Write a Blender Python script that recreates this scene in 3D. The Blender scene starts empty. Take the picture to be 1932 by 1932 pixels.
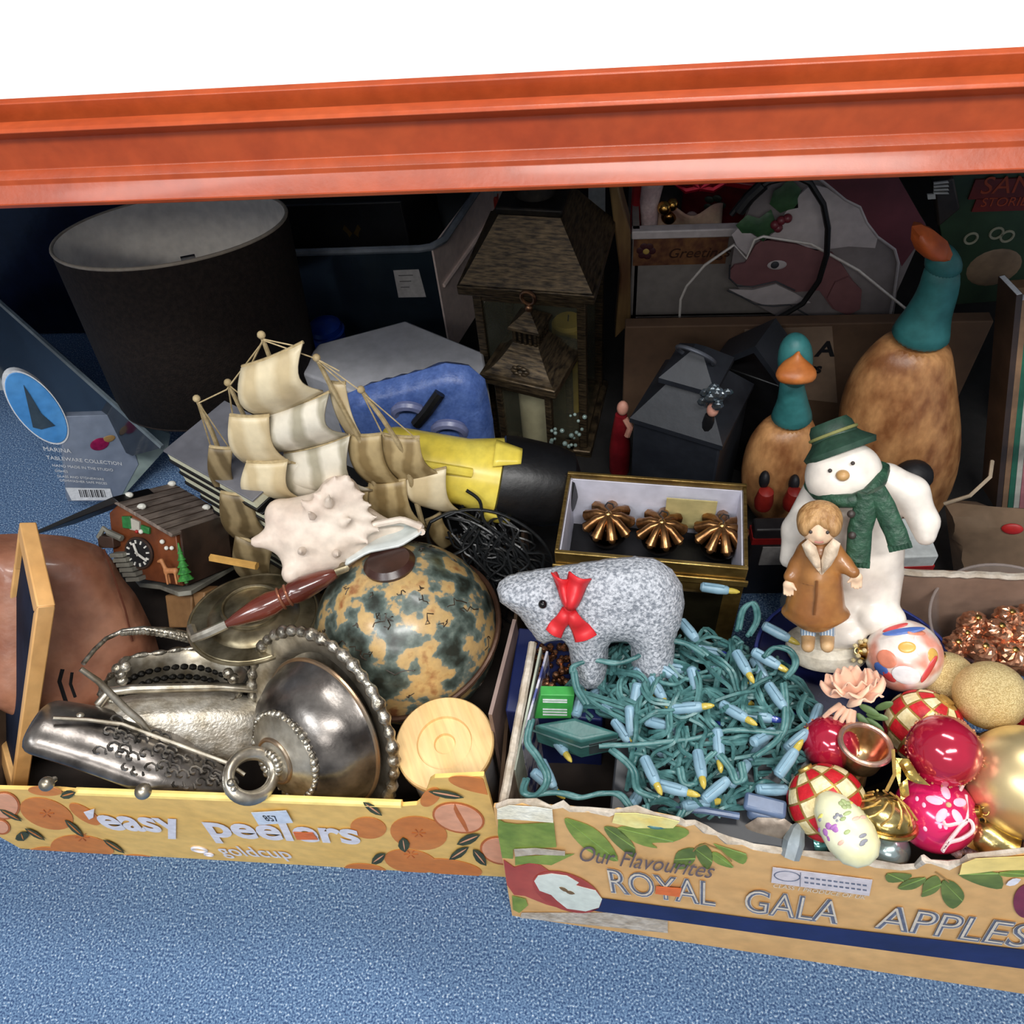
import bpy, bmesh, math, random
import numpy as np
from mathutils import Vector, Matrix, geometry
random.seed(7); rng = np.random.default_rng(7)
S = bpy.context.scene; COL = S.collection
V = Vector; PI = math.pi

# ------------------------------------------------------------------ camera, world, lamps, exposure
F = 1528.0; CAMZ = V((0, 0, 1.0))
_d = V((158, -1250, -F)).normalized(); _l = V((-14456, 183, -F)).normalized()
cZ = -_d; cX = -_l; cX = (cX - cZ * cX.dot(cZ)).normalized(); cY = cZ.cross(cX)
ROT = Matrix((cX, cY, cZ))                     # camera space -> world
cam = bpy.data.cameras.new('camera'); co = bpy.data.objects.new('camera', cam); COL.objects.link(co)
cam.sensor_fit = 'HORIZONTAL'; cam.sensor_width = 36; cam.lens = 36 * F / 1932; cam.clip_start = .01
co.matrix_world = Matrix.Translation(CAMZ) @ ROT.to_4x4(); S.camera = co
S.view_settings.view_transform = 'Standard'; S.view_settings.look = 'None'
S.view_settings.exposure = 0.0; S.view_settings.gamma = 1; S.view_settings.use_curve_mapping = False
w = bpy.data.worlds.new('world'); S.world = w; w.use_nodes = True
w.node_tree.nodes['Background'].inputs[0].default_value = (.98, .98, 1, 1)
w.node_tree.nodes['Background'].inputs[1].default_value = .37
def lamp(name, loc, size, sizey, power, target, col=(1, .98, .95)):
    l = bpy.data.lights.new(name, 'AREA'); l.shape = 'RECTANGLE'; l.size = size; l.size_y = sizey
    l.energy = power; l.color = col
    o = bpy.data.objects.new(name, l); COL.objects.link(o); o.location = loc
    o.rotation_euler = (V(target) - V(loc)).to_track_quat('-Z', 'Y').to_euler()
lamp('ceiling_and_fill_light', (.35, -.72, 2.5), 1.3, .25, 43, (.1, .5, 0))
lamp('ceiling_and_fill_light', (-1.3, -.9, 2.5), 1.3, .25, 24, (-.1, .5, 0), (.93, .97, 1))
lamp('ceiling_and_fill_light', (-.3, -2.3, 2.5), 1.3, .25, 18, (0, .4, .2))  # added front fill for the upright faces
lamp('ceiling_and_fill_light', (.3, 1.2, 2.6), 1.3, .25, 34, (0, .7, .7))  # added lamp that brightens the top of the shelf deck

def lin(c):
    return tuple((x / 255 / 12.92 if x / 255 <= .04045 else ((x / 255 + .055) / 1.055) ** 2.4) for x in c) + (1,)
VZ = V((cX.z, cY.z, cZ.z))                      # the camera's own backward axis
def depth(p): return -((V(p) - CAMZ).dot(VZ))
def ray(px, py): return ROT @ V((px - 966, -(py - 966), -F))
def at(px, py, x=None, y=None, z=None):
    r = ray(px, py)
    t = (z - 1.0) / r.z if z is not None else (y / r.y if y is not None else x / r.x)
    return CAMZ + r * t
def wdir(px, py, ix, iy, c):
    """unit vector: share c points at the viewer, the rest along picture direction (ix, iy down)"""
    r = ray(px, py).normalized(); i = ROT @ V((ix, -iy, 0)); i = (i - r * i.dot(r)).normalized()
    return (-r * c + i * math.sqrt(max(0, 1 - c * c))).normalized()

# ------------------------------------------------------------------ frames
class Fr:
    def __init__(s, O, ex=(1, 0, 0), ey=(0, 1, 0), ez=(0, 0, 1)):
        s.O = V(O); s.ex = V(ex); s.ey = V(ey); s.ez = V(ez)
        s.k = depth(s.O) / F                          # metres per picture pixel at the origin
    @staticmethod
    def axis(O, ez, away=None):
        O = V(O); ez = V(ez).normalized(); a = V(away) if away is not None else (O - CAMZ)
        ey = (a - ez * a.dot(ez)).normalized(); return Fr(O, ey.cross(ez), ey, ez)
    @staticmethod
    def yaw(O, deg):
        c, s_ = math.cos(math.radians(deg)), math.sin(math.radians(deg))
        return Fr(O, (c, s_, 0), (-s_, c, 0))
    def M(s):
        return Matrix(((s.ex.x, s.ey.x, s.ez.x, s.O.x), (s.ex.y, s.ey.y, s.ez.y, s.O.y),
                       (s.ex.z, s.ey.z, s.ez.z, s.O.z), (0, 0, 0, 1)))
    def loc(s, p): d = V(p) - s.O; return V((d.dot(s.ex), d.dot(s.ey), d.dot(s.ez)))
    def q(s, px, py, y=0.0):                          # picture point -> local point on the plane y
        r = ray(px, py); t = ((s.O + s.ey * y) - CAMZ).dot(s.ey) / r.dot(s.ey)
        return s.loc(CAMZ + r * t)
    def qz(s, px, py, z=0.0):
        r = ray(px, py); t = ((s.O + s.ez * z) - CAMZ).dot(s.ez) / r.dot(s.ez)
        return s.loc(CAMZ + r * t)
    def xz(s, pts, y=0.0): return [(lambda p: (p.x, p.z))(s.q(a, b, y)) for a, b in pts]
    def sub(s, o, ex=None, ey=None, ez=None): pass

# ------------------------------------------------------------------ mesh builder
def basis(d):
    d = V(d).normalized(); a = V((0, 0, 1)) if abs(d.z) < .9 else V((1, 0, 0))
    u = d.cross(a).normalized(); return u, d.cross(u).normalized(), d
class MB:
    def __init__(s): s.v = []; s.f = []
    def add(s, vs, fs):
        n = len(s.v); s.v += [tuple(v) for v in vs]; s.f += [tuple(i + n for i in f) for f in fs]; return s
    def box(s, lo, hi, T=None):
        x0, y0, z0 = lo; x1, y1, z1 = hi
        vs = [V(p) for p in ((x0, y0, z0), (x1, y0, z0), (x1, y1, z0), (x0, y1, z0), (x0, y0, z1), (x1, y0, z1), (x1, y1, z1), (x0, y1, z1))]
        if T: vs = [T(v) for v in vs]
        return s.add(vs, [(0, 3, 2, 1), (4, 5, 6, 7), (0, 1, 5, 4), (1, 2, 6, 5), (2, 3, 7, 6), (3, 0, 4, 7)])
    def hexa(s, bot, top):                            # two quads, counterclockwise from above
        return s.add(list(bot) + list(top), [(0, 3, 2, 1), (4, 5, 6, 7), (0, 1, 5, 4), (1, 2, 6, 5), (2, 3, 7, 6), (3, 0, 4, 7)])
    def prism(s, pts, a, b, T=lambda x, y, z: (x, y, z)):     # outline in xz, from y=a to y=b
        n = len(pts)
        vs = [T(x, a, z) for x, z in pts] + [T(x, b, z) for x, z in pts]
        return s.add(vs, [tuple(range(n)), tuple(range(2 * n - 1, n - 1, -1))] + [(i, i + n, (i + 1) % n + n, (i + 1) % n) for i in range(n)])
    def slab(s, pts, a, b): return s.prism(pts, a, b, lambda x, y, z: (x, z, y))      # outline in xy, z from a to b
    def rings(s, R, cap=True, closed=False):
        n = len(R[0]); vs = [p for r in R for p in r]; fs = []
        m = len(R)
        for i in range(m if closed else m - 1):
            for j in range(n):
                a, b = i * n, ((i + 1) % m) * n
                fs.append((a + j, a + (j + 1) % n, b + (j + 1) % n, b + j))
        if cap and not closed: fs += [tuple(range(n - 1, -1, -1)), tuple(range((m - 1) * n, m * n))]
        return s.add(vs, fs)
    def lathe(s, prof, n=32, O=(0, 0, 0), ax=(0, 0, 1), sx=1, sy=1, fn=None, cap=True, ux=None):
        O = V(O)
        if tuple(ax) == (0, 0, 1): u, v, d = V((1, 0, 0)), V((0, 1, 0)), V((0, 0, 1))
        else: u, v, d = basis(ax)
        if ux is not None: u = (V(ux) - d * V(ux).dot(d)).normalized(); v = d.cross(u)
        R = []
        for r, z in prof:
            ring = []
            for j in range(n):
                t = 2 * PI * j / n; rr = r * (fn(t, r, z) if fn else 1)
                ring.append(O + u * (rr * sx * math.cos(t)) + v * (rr * sy * math.sin(t)) + d * z)
            R.append(ring)
        return s.rings(R, cap)
    def tube(s, pts, r, n=6, closed=False, cap=True):
        pts = [V(p) for p in pts]; m = len(pts)
        if m < 2: return s
        R = []; u = None
        for i, p in enumerate(pts):
            t = (pts[(i + 1) % m] - pts[i - 1]) if closed else (pts[min(i + 1, m - 1)] - pts[max(i - 1, 0)])
            if t.length < 1e-9: t = V((0, 0, 1))
            t.normalize()
            if u is None: u = basis(t)[0]
            u = u - t * u.dot(t)
            u = u.normalized() if u.length > 1e-6 else basis(t)[0]
            v = t.cross(u); rr = r(i / max(1, m - 1)) if callable(r) else r
            R.append([p + u * (rr * math.cos(2 * PI * j / n)) + v * (rr * math.sin(2 * PI * j / n)) for j in range(n)])
        return s.rings(R, cap, closed)
    def ball(s, c, r, n=16, m=10, axes=None):
        c = V(c); rx, ry, rz = (r, r, r) if not isinstance(r, (tuple, list)) else r
        ex, ey, ez = axes if axes else (V((1, 0, 0)), V((0, 1, 0)), V((0, 0, 1)))
        R = []
        for i in range(m + 1):
            a = -PI / 2 + PI * i / m; cr = max(math.cos(a), .004)
            R.append([c + ex * (rx * cr * math.cos(2 * PI * j / n)) + ey * (ry * cr * math.sin(2 * PI * j / n)) + ez * (rz * math.sin(a)) for j in range(n)])
        return s.rings(R)
    def grid(s, fn, nu, nv):
        vs = [fn(i / nu, j / nv) for i in range(nu + 1) for j in range(nv + 1)]
        return s.add(vs, [(i * (nv + 1) + j, (i + 1) * (nv + 1) + j, (i + 1) * (nv + 1) + j + 1, i * (nv + 1) + j + 1) for i in range(nu) for j in range(nv)])
    def torus(s, c, R, r, ax=(0, 0, 1), n=32, m=8, sx=1, sy=1, ux=None, fn=None):
        u, v, d = basis(ax) if ux is None else (V(ux), V(ax).normalized().cross(V(ux)), V(ax).normalized()); c = V(c)
        RR = []
        for i in range(n):
            t = 2 * PI * i / n; o = u * (sx * math.cos(t)) + v * (sy * math.sin(t)); q = r * (fn(t) if fn else 1)
            on = o.normalized()
            RR.append([c + o * R + on * (q * math.cos(2 * PI * j / m)) + d * (q * math.sin(2 * PI * j / m)) for j in range(m)])
        return s.rings(RR, False, True)
    def inflate(s, pts, T, D, step, yoff=0, back=1.0):
        """closed xz outline puffed out to thickness T, rounded over distance D from its edge"""
        P = []
        for i, a in enumerate(pts):
            b = pts[(i + 1) % len(pts)]; L = math.hypot(b[0] - a[0], b[1] - a[1]); k = max(1, int(L / step))
            P += [(a[0] + (b[0] - a[0]) * t / k, a[1] + (b[1] - a[1]) * t / k) for t in range(k)]
        A = np.array(P); B = np.roll(A, -1, 0); n = len(P)
        def dist(p):
            e = B - A; t = np.clip(((p - A) * e).sum(1) / np.maximum((e * e).sum(1), 1e-12), 0, 1)
            return np.sqrt((((A + e * t[:, None]) - p) ** 2).sum(1)).min()
        def inside(p):
            c = (A[:, 1] > p[1]) != (B[:, 1] > p[1]); dy = B[:, 1] - A[:, 1]; dy = np.where(abs(dy) < 1e-12, 1e-12, dy)
            return (c & (p[0] < (B[:, 0] - A[:, 0]) * (p[1] - A[:, 1]) / dy + A[:, 0])).sum() % 2 == 1
        ins = []
        for x in np.arange(A[:, 0].min(), A[:, 0].max(), step):
            for z in np.arange(A[:, 1].min(), A[:, 1].max(), step * .9):
                p = np.array([x + rng.uniform(-.15, .15) * step, z])
                if inside(p):
                    d = dist(p)
                    if d > step * .45: ins.append((p[0], p[1], d))
        c2 = [V(p) for p in P] + [V(p[:2]) for p in ins]
        vo, _, fo, *_ = geometry.delaunay_2d_cdt(c2, [(i, (i + 1) % n) for i in range(n)], [], 1, 1e-7)
        hs = []
        for v in vo:
            d = dist(np.array(v)); t = min(d / D, 1); hs.append(T / 2 * math.sqrt(max(0, 1 - (1 - t) ** 2)))
        m = len(vo)
        vs = [(v.x, yoff - h, v.y) for v, h in zip(vo, hs)] + [(v.x, yoff + h * back, v.y) for v, h in zip(vo, hs)]
        return s.add(vs, [tuple(f) for f in fo] + [tuple(i + m for i in reversed(f)) for f in fo])

# ------------------------------------------------------------------ signed distance figures -> one skin (surface nets)
def nets(fn, lo, hi, h):
    ax = [np.arange(lo[i], hi[i] + h, h) for i in range(3)]
    X, Y, Z = np.meshgrid(*ax, indexing='ij'); f = fn(X, Y, Z); sh = f.shape
    cs = tuple(n - 1 for n in sh); acc = np.zeros(cs + (3,)); cnt = np.zeros(cs)
    cor = [(i, j, k) for i in (0, 1) for j in (0, 1) for k in (0, 1)]
    g = lambda o: f[o[0]:o[0] + cs[0], o[1]:o[1] + cs[1], o[2]:o[2] + cs[2]]
    for a in cor:
        for d in range(3):
            if a[d]: continue
            b = list(a); b[d] = 1; fa, fb = g(a), g(b); x = (fa < 0) != (fb < 0)
            t = np.where(x, fa / np.where(fa - fb == 0, 1, fa - fb), 0)
            for c in range(3): acc[..., c] += np.where(x, a[c] + (t if c == d else 0), 0)
            cnt += x
    m = cnt > 0; idx = -np.ones(cs, int); idx[m] = np.arange(m.sum()); I = np.argwhere(m)
    vs = (I + acc[m] / cnt[m][:, None]) * h + np.array(lo)
    fs = []; sg = f < 0
    for d in range(3):
        u, v = (d + 1) % 3, (d + 2) % 3
        a = [slice(None)] * 3; b = [slice(None)] * 3; a[d] = slice(0, -1); b[d] = slice(1, None)
        s0, s1 = sg[tuple(a)], sg[tuple(b)]
        for p in np.argwhere(s0 != s1):
            if p[u] < 1 or p[v] < 1 or p[u] >= cs[u] or p[v] >= cs[v]: continue
            e = lambda du, dv: idx[tuple(p[i] - (du if i == u else 0) - (dv if i == v else 0) for i in range(3))]
            qd = [e(1, 1), e(0, 1), e(0, 0), e(1, 0)]
            fs.append(tuple(qd) if s0[tuple(p)] else tuple(reversed(qd)))
    b = MB(); b.v = [tuple(v) for v in vs]; b.f = [tuple(int(i) for i in f_) for f_ in fs]; return b
def smin(a, b, k):
    h = np.clip(.5 + .5 * (b - a) / k, 0, 1); return b * (1 - h) + a * h - k * h * (1 - h)
def cap_(a, b, ra, rb=None):
    rb = ra if rb is None else rb; a = V(a); d = V(b) - a; L = max(d.length_squared, 1e-12)
    def f(X, Y, Z):
        t = np.clip(((X - a.x) * d.x + (Y - a.y) * d.y + (Z - a.z) * d.z) / L, 0, 1)
        return np.sqrt((X - a.x - d.x * t) ** 2 + (Y - a.y - d.y * t) ** 2 + (Z - a.z - d.z * t) ** 2) - (ra + (rb - ra) * t)
    return f
def ell_(c, r):
    c = V(c)
    def f(X, Y, Z):
        k0 = np.sqrt(((X - c.x) / r[0]) ** 2 + ((Y - c.y) / r[1]) ** 2 + ((Z - c.z) / r[2]) ** 2)
        return (k0 - 1) * min(r)
    return f
def blend(fs, k):
    def f(X, Y, Z):
        d = fs[0](X, Y, Z)
        for g in fs[1:]: d = smin(d, g(X, Y, Z), k)
        return d
    return f
def skin(fs, k, h, pad=.02, cut=None):
    """smooth union of capsules/ellipsoids given with their bounding points"""
    B = [p for _, bs in fs for p in bs]
    lo = [min(p[i] for p in B) - pad for i in range(3)]; hi = [max(p[i] for p in B) + pad for i in range(3)]
    return nets(blend([f for f, _ in fs], k), lo, hi, h)
def C_(a, b, ra, rb=None):
    m = max(ra, rb or ra); return cap_(a, b, ra, rb), [tuple(x - m for x in a), tuple(x + m for x in a), tuple(x - m for x in b), tuple(x + m for x in b)]
def E_(c, r): return ell_(c, r), [tuple(c[i] - r[i] for i in range(3)), tuple(c[i] + r[i] for i in range(3))]

def spline(P, n=5):
    o = []
    for i in range(len(P) - 1):
        p0, p1, p2, p3 = P[max(0, i - 1)], P[i], P[i + 1], P[min(len(P) - 1, i + 2)]
        for j in range(n): s_ = j / n; o.append(.5 * ((2 * p1) + (p2 - p0) * s_ + (2 * p0 - 5 * p1 + 4 * p2 - p3) * s_ ** 2 + (3 * p1 - p0 - 3 * p2 + p3) * s_ ** 3))
    return o + [P[-1]]

# ------------------------------------------------------------------ objects
def tag(o, label=None, cat=None, group=None, kind=None):
    if label: o['label'] = label
    if cat: o['category'] = cat
    if group: o['group'] = group
    if kind: o['kind'] = kind
    return o
def thing(name, label, cat, fr, group=None):
    o = bpy.data.objects.new(name, None); COL.objects.link(o); o.empty_display_size = .02
    o.matrix_world = fr.M() if isinstance(fr, Fr) else Matrix.Translation(V(fr))
    return tag(o, label, cat, group)
def obj(name, mb, m, parent=None, fr=None, smooth=35, bevel=0, solid=0, sub=0, label=None, seg=2):
    me = bpy.data.meshes.new(name); me.from_pydata(mb.v, [], mb.f); me.validate()
    bm = bmesh.new(); bm.from_mesh(me); bmesh.ops.recalc_face_normals(bm, faces=bm.faces); bm.to_mesh(me); bm.free()
    me.materials.append(m); o = bpy.data.objects.new(name, me); COL.objects.link(o)
    if smooth:
        me.polygons.foreach_set('use_smooth', [True] * len(me.polygons)); me.set_sharp_from_angle(angle=math.radians(smooth))
    if solid: k = o.modifiers.new('thick', 'SOLIDIFY'); k.thickness = solid; k.offset = 0
    if bevel: k = o.modifiers.new('bevel', 'BEVEL'); k.width = bevel; k.segments = seg; k.limit_method = 'ANGLE'; k.angle_limit = .6
    if sub: k = o.modifiers.new('sub', 'SUBSURF'); k.levels = sub; k.render_levels = sub
    if parent is not None: o.parent = parent
    elif fr is not None: o.matrix_world = fr.M()
    if label: o['label'] = label
    return o
def copy_tree(o, parent=None):
    c = o.copy(); COL.objects.link(c); c.parent = parent
    for ch in list(o.children): copy_tree(ch, c)
    return c
def text(s, size, ext=.0004, offset=0, shear=0, align='LEFT', space=1.0):
    cu = bpy.data.curves.new('t', 'FONT'); cu.body = s; cu.size = size; cu.extrude = ext; cu.offset = offset; cu.shear = shear
    cu.align_x = align; cu.space_character = space; cu.resolution_u = 4
    o = bpy.data.objects.new('t', cu); COL.objects.link(o); dg = bpy.context.evaluated_depsgraph_get(); dg.update()
    me = bpy.data.meshes.new_from_object(o.evaluated_get(dg)); b = MB()
    b.v = [tuple(v.co) for v in me.vertices]; b.f = [tuple(p.vertices) for p in me.polygons]
    bpy.data.objects.remove(o); bpy.data.curves.remove(cu); bpy.data.meshes.remove(me); return b
def put(b, O, ex, ez, ey, sx=1, sy=1):              # lettering (x right, y up) laid on a plane
    O, ex, ez, ey = V(O), V(ex), V(ez), V(ey)
    b.v = [tuple(O + ex * (x * sx) + ez * (y * sy) - ey * z) for x, y, z in b.v]; return b

# ------------------------------------------------------------------ materials
MATS = {}
def mat(name, c, c2=None, scale=25, rough=.5, metal=0, bump=.05, bscale=None, lo=.35, hi=.65, kind='noise', coat=0, alpha=1, trans=0, stretch=(1, 1, 1), detail=4, spec=.5, sheen=0, stops=None):
    if name in MATS: return MATS[name]
    m = bpy.data.materials.new(name); m.use_nodes = True; nt = m.node_tree; N = nt.nodes; L = nt.links
    p = N['Principled BSDF']; tc = N.new('ShaderNodeTexCoord'); mp = N.new('ShaderNodeMapping'); mp.inputs['Scale'].default_value = stretch
    L.new(tc.outputs['Object'], mp.inputs[0])
    c = lin(c); c2 = lin(c2) if c2 else tuple(x * .86 for x in c[:3]) + (1,)
    def noise(sc, det=detail):
        t = N.new('ShaderNodeTexNoise'); t.inputs['Scale'].default_value = sc; t.inputs['Detail'].default_value = det; L.new(mp.outputs[0], t.inputs['Vector']); return t.outputs[0]
    if kind == 'noise': fac = noise(scale)
    elif kind == 'wave':
        t = N.new('ShaderNodeTexWave'); t.inputs['Scale'].default_value = scale; t.inputs['Distortion'].default_value = 5; t.inputs['Detail'].default_value = 3
        t.inputs['Detail Scale'].default_value = 1.2; L.new(mp.outputs[0], t.inputs['Vector']); fac = t.outputs[1]
    elif kind == 'voronoi':
        t = N.new('ShaderNodeTexVoronoi'); t.inputs['Scale'].default_value = scale; L.new(mp.outputs[0], t.inputs['Vector'])
        sp = N.new('ShaderNodeSeparateColor'); L.new(t.outputs['Color'], sp.inputs[0]); fac = sp.outputs[0]
    elif kind == 'stripe':
        t = N.new('ShaderNodeTexWave'); t.inputs['Scale'].default_value = scale; t.inputs['Distortion'].default_value = 0; L.new(mp.outputs[0], t.inputs['Vector']); fac = t.outputs[1]
    r = N.new('ShaderNodeValToRGB'); r.color_ramp.elements[0].position = lo; r.color_ramp.elements[1].position = hi
    r.color_ramp.elements[0].color = c2; r.color_ramp.elements[1].color = c; L.new(fac, r.inputs[0])
    for ps, cc in stops or ():
        e = r.color_ramp.elements.new(ps); e.color = lin(cc)
    mo = N.new('ShaderNodeMix'); mo.data_type = 'RGBA'; mo.blend_type = 'MULTIPLY'; mo.inputs[0].default_value = 1       # fine mottle over the base colour
    mr = N.new('ShaderNodeMapRange'); mr.inputs[1].default_value = .3; mr.inputs[2].default_value = .7; mr.inputs[3].default_value = .86; mr.inputs[4].default_value = 1.06
    L.new(noise(scale * 3.7 + 20, 3), mr.inputs[0]); L.new(r.outputs[0], mo.inputs[6]); L.new(mr.outputs[0], mo.inputs[7]); L.new(mo.outputs[2], p.inputs['Base Color'])
    p.inputs['Roughness'].default_value = rough; p.inputs['Metallic'].default_value = metal; p.inputs['Coat Weight'].default_value = coat
    p.inputs['Alpha'].default_value = alpha; p.inputs['Transmission Weight'].default_value = trans; p.inputs['Specular IOR Level'].default_value = spec
    p.inputs['Coat Roughness'].default_value = .12
    if sheen: p.inputs['Sheen Weight'].default_value = sheen
    if bump:
        b = N.new('ShaderNodeBump'); b.inputs['Strength'].default_value = min(1, bump * 4); b.inputs['Distance'].default_value = .002
        L.new(noise(bscale or scale * 3) if kind != 'voronoi' or bscale else fac, b.inputs['Height']); L.new(b.outputs[0], p.inputs['Normal'])
    MATS[name] = m; return m

# ================================================================== SETTING
carpet = mat('carpet', (106, 138, 174), (38, 64, 106), 420, .95, 0, .006, 700, .36, .60, detail=3, stops=((.70, (196, 208, 220)),))
dark_wall = mat('wall_paint', (92, 94, 98), (80, 82, 86), 8, .9)
orange = mat('rack_orange', (180, 78, 36), (168, 68, 30), 12, .38, 0, .02, 200, coat=.12)
deck_m = mat('deck_laminate', (252, 252, 252), (246, 246, 247), 6, .45, 0, .01)
black = mat('black_plastic', (20, 20, 22), (13, 13, 15), 40, .4)
steel = mat('steel_grey', (120, 124, 128), (95, 98, 102), 30, .35, .8)
def struct(o): o['kind'] = 'structure'; return o
b = MB(); b.box((-3, -2.5, -.05), (3, 2.2, 0)); struct(obj('floor', b, carpet))
b = MB(); b.box((-3, 2.1, 0), (3, 2.2, 3)); struct(obj('wall_back', b, dark_wall))

BY = .60                                                   # front face of the rack beam
f = Fr((0, BY, 0))
zz = lambda py, px=966, y=BY: at(px, py, y=y).z
z_bot, z_lipT, z_rdg, z_face, z_top = zz(352), zz(340), zz(305), zz(222), zz(208)
t = thing('shelving_beam', 'long orange steel shelving beam across the top of the picture', 'beam', Fr((0, BY, z_bot)))
prof = [(.030, 0), (-.006, 0), (-.010, .002), (-.0115, .006), (-.010, z_lipT - z_bot), (.001, z_rdg - z_bot - .004), (.0015, z_rdg - z_bot), (.0085, z_rdg - z_bot + .005), (.010, z_face - z_bot - .004), (.002, z_face - z_bot + .003),
        (.0, z_top - z_bot), (.003, z_top - z_bot + .002), (.018, z_top - z_bot + .001), (.018, .02), (.030, .02)]
b = MB(); R = [[V((x, y, z)) for y, z in prof] for x in (-1.95, -1, 0, 1, 1.95)]; b.rings(R); obj('beam_channel', b, orange, t, smooth=50, bevel=.0012)
b = MB(); b.box((-1.95, .018, .012), (1.95, .030, z_top - z_bot - .006)); obj('slot_shade', b, black, t)  # black strip stands for the shade inside the slot
b = MB(); b.box((-1.95, .030, .012), (1.95, .040, z_top - z_bot + .010)); obj('rear_angle', b, orange, t, bevel=.001)
for s in (-1, 1):
    u = thing('rack_upright', 'orange rack upright post at the %s end of the beam' % ('left' if s < 0 else 'right'), 'post', Fr((s * 1.98, BY + .03, 0)))
    b = MB(); b.box((-.03, -.03, 0), (.03, .03, 1.6)); obj('post', b, orange, u, bevel=.003)
    b = MB(); b.box((-.045, -.045, 0), (.045, .045, .006)); obj('foot_plate', b, steel, u)
b = MB(); zd = z_top - .004; b.box((-1.95, BY + .041, zd - .03), (1.95, 2.09, zd)); tag(obj('shelf_deck', b, deck_m), 'white laminate shelf board resting on the orange beam', 'shelf')
b = MB(); b.box((-1.95, 2.05, 0), (1.95, 2.088, zd - .03)); tag(obj('rear_dark_panel', b, black), 'added black panel keeping the back of the shelf dark', 'panel')  # black panel added so the depth of the rack stays dark

# ================================================================== BACK ROW, left to right
b = MB(); b.box((-.52, .70, 0), (1.8, 2.0, .003)); tag(obj('floor_shade_mat', b, mat('floor_shade_black', (26, 24, 24), (18, 17, 17), 60, .8)), 'added black mat standing in for deep shade on the carpet under the shelf', 'mat')  # added black sheet, deep shade on the floor put into its colour
# dark glass sheet leaning at the far left
glassd = mat('dark_glass', (40, 56, 70), (14, 22, 30), 9, .12, 0, 0, lo=.4, hi=.85, alpha=.9)
edge_m = mat('pane_edge', (120, 132, 138), (84, 96, 104), 20, .3, .4)
A, B_ = at(-60, 520, z=.36), at(305, 845, z=.10)
fr = Fr.axis((A + B_) / 2 * 1, V((0, .15, 1)), V((.55, .83, 0)))
t = thing('glass_picture', 'dark glass sheet with a pale edge leaning at the far left beside the lampshade', 'glass', fr)
P = [fr.loc(A), fr.loc(B_)]
a2 = fr.xz([(-60, 520), (305, 845), (250, 860), (-100, 700)], 0)
b = MB(); b.prism(a2, 0, .004); obj('pane', b, glassd, t)
b = MB(); b.tube([V((a2[0][0], .002, a2[0][1])), V((a2[1][0], .002, a2[1][1]))], .0045, 6); obj('edge_strip', b, edge_m, t)
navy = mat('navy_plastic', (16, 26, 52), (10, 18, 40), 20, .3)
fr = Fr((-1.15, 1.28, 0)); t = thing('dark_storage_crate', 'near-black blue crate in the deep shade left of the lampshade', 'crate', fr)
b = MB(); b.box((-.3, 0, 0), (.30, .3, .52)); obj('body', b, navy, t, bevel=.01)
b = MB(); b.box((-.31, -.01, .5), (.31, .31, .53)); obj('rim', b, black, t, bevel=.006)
b = MB(); b.prism(fr.xz([(-20, 690), (0, 690), (20, 745), (-20, 765)], -.16), -.17, -.12); tag(obj('white_carton', b, mat('offwhite_card', (205, 210, 208), (190, 195, 195), 30, .7), fr=fr), 'small pale carton cut by the left edge of the picture', 'carton')

# grey gift carton with an oval blue tab
card_grey = mat('carton_grey', (136, 146, 164), (104, 116, 136), 9, .5)
card_blue = mat('carton_blue', (88, 158, 222), (62, 132, 200), 16, .45)
ink_w = mat('ink_white', (228, 230, 233), (215, 218, 222), 60, .6)
ink_k = mat('ink_black', (22, 22, 26), (16, 16, 20), 60, .6)
p0 = at(130, 948, z=.055); ez = wdir(150, 850, -.40, -1, .50)
fr = Fr.axis(p0, ez)
t = thing('gift_carton', 'grey carton with an oval blue picture tab standing on the carpet left of the clock', 'carton', fr)
b = MB(); b.prism(fr.xz([(112, 786), (232, 782), (262, 876), (224, 946), (128, 946)]), 0, .016); obj('front_panel', b, card_grey, t, bevel=.001)
b = MB(); b.prism(fr.xz([(232, 782), (322, 820), (318, 842), (224, 946), (262, 876)]), .001, .012); obj('side_panel', b, mat('pale_green_card', (150, 165, 160), (112, 128, 124), 10, .35), t)
el = []
c0 = fr.q(70, 771); ea = fr.q(118, 832) - c0; eb = fr.q(100, 752) - c0
for i in range(40):
    a = 2 * PI * i / 40; v = c0 + ea * math.cos(a) + eb * math.sin(a) * 1.05; el.append((v.x, v.z))
b = MB(); b.prism(el, -.002, .012); obj('oval_tab', b, card_blue, t, bevel=.001)
b = MB(); b.prism([((x - c0.x) * 1.05 + c0.x, (z - c0.z) * 1.05 + c0.z) for x, z in el], -.001, .011); obj('tab_border', b, ink_w, t)
b = MB(); b.prism(fr.xz([(44, 726), (57, 745), (78, 780), (104, 803), (92, 806), (78, 810), (62, 806)], -.0025), -.0032, -.0024); obj('printed_peak', b, mat('slate_print', (60, 78, 92), (44, 62, 78), 30, .6), t)
c1 = fr.q(188, 838, -.001); b = MB(); b.ball(c1, (.014, .001, .011)); obj('printed_fruit', b, mat('magenta', (150, 26, 80), (110, 16, 60), 60, .4), t)
b = MB(); b.ball(fr.q(205, 828, -.001), (.010, .001, .006)); obj('printed_leaf', b, mat('tan_leaf', (150, 118, 70), None, 60, .6), t)
b = MB()
ex_ = (fr.q(200, 875) - fr.q(95, 866)).normalized(); ez_ = V((0, 0, 1)); ez_ = (fr.q(90, 830) - fr.q(110, 895)).normalized()
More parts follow.
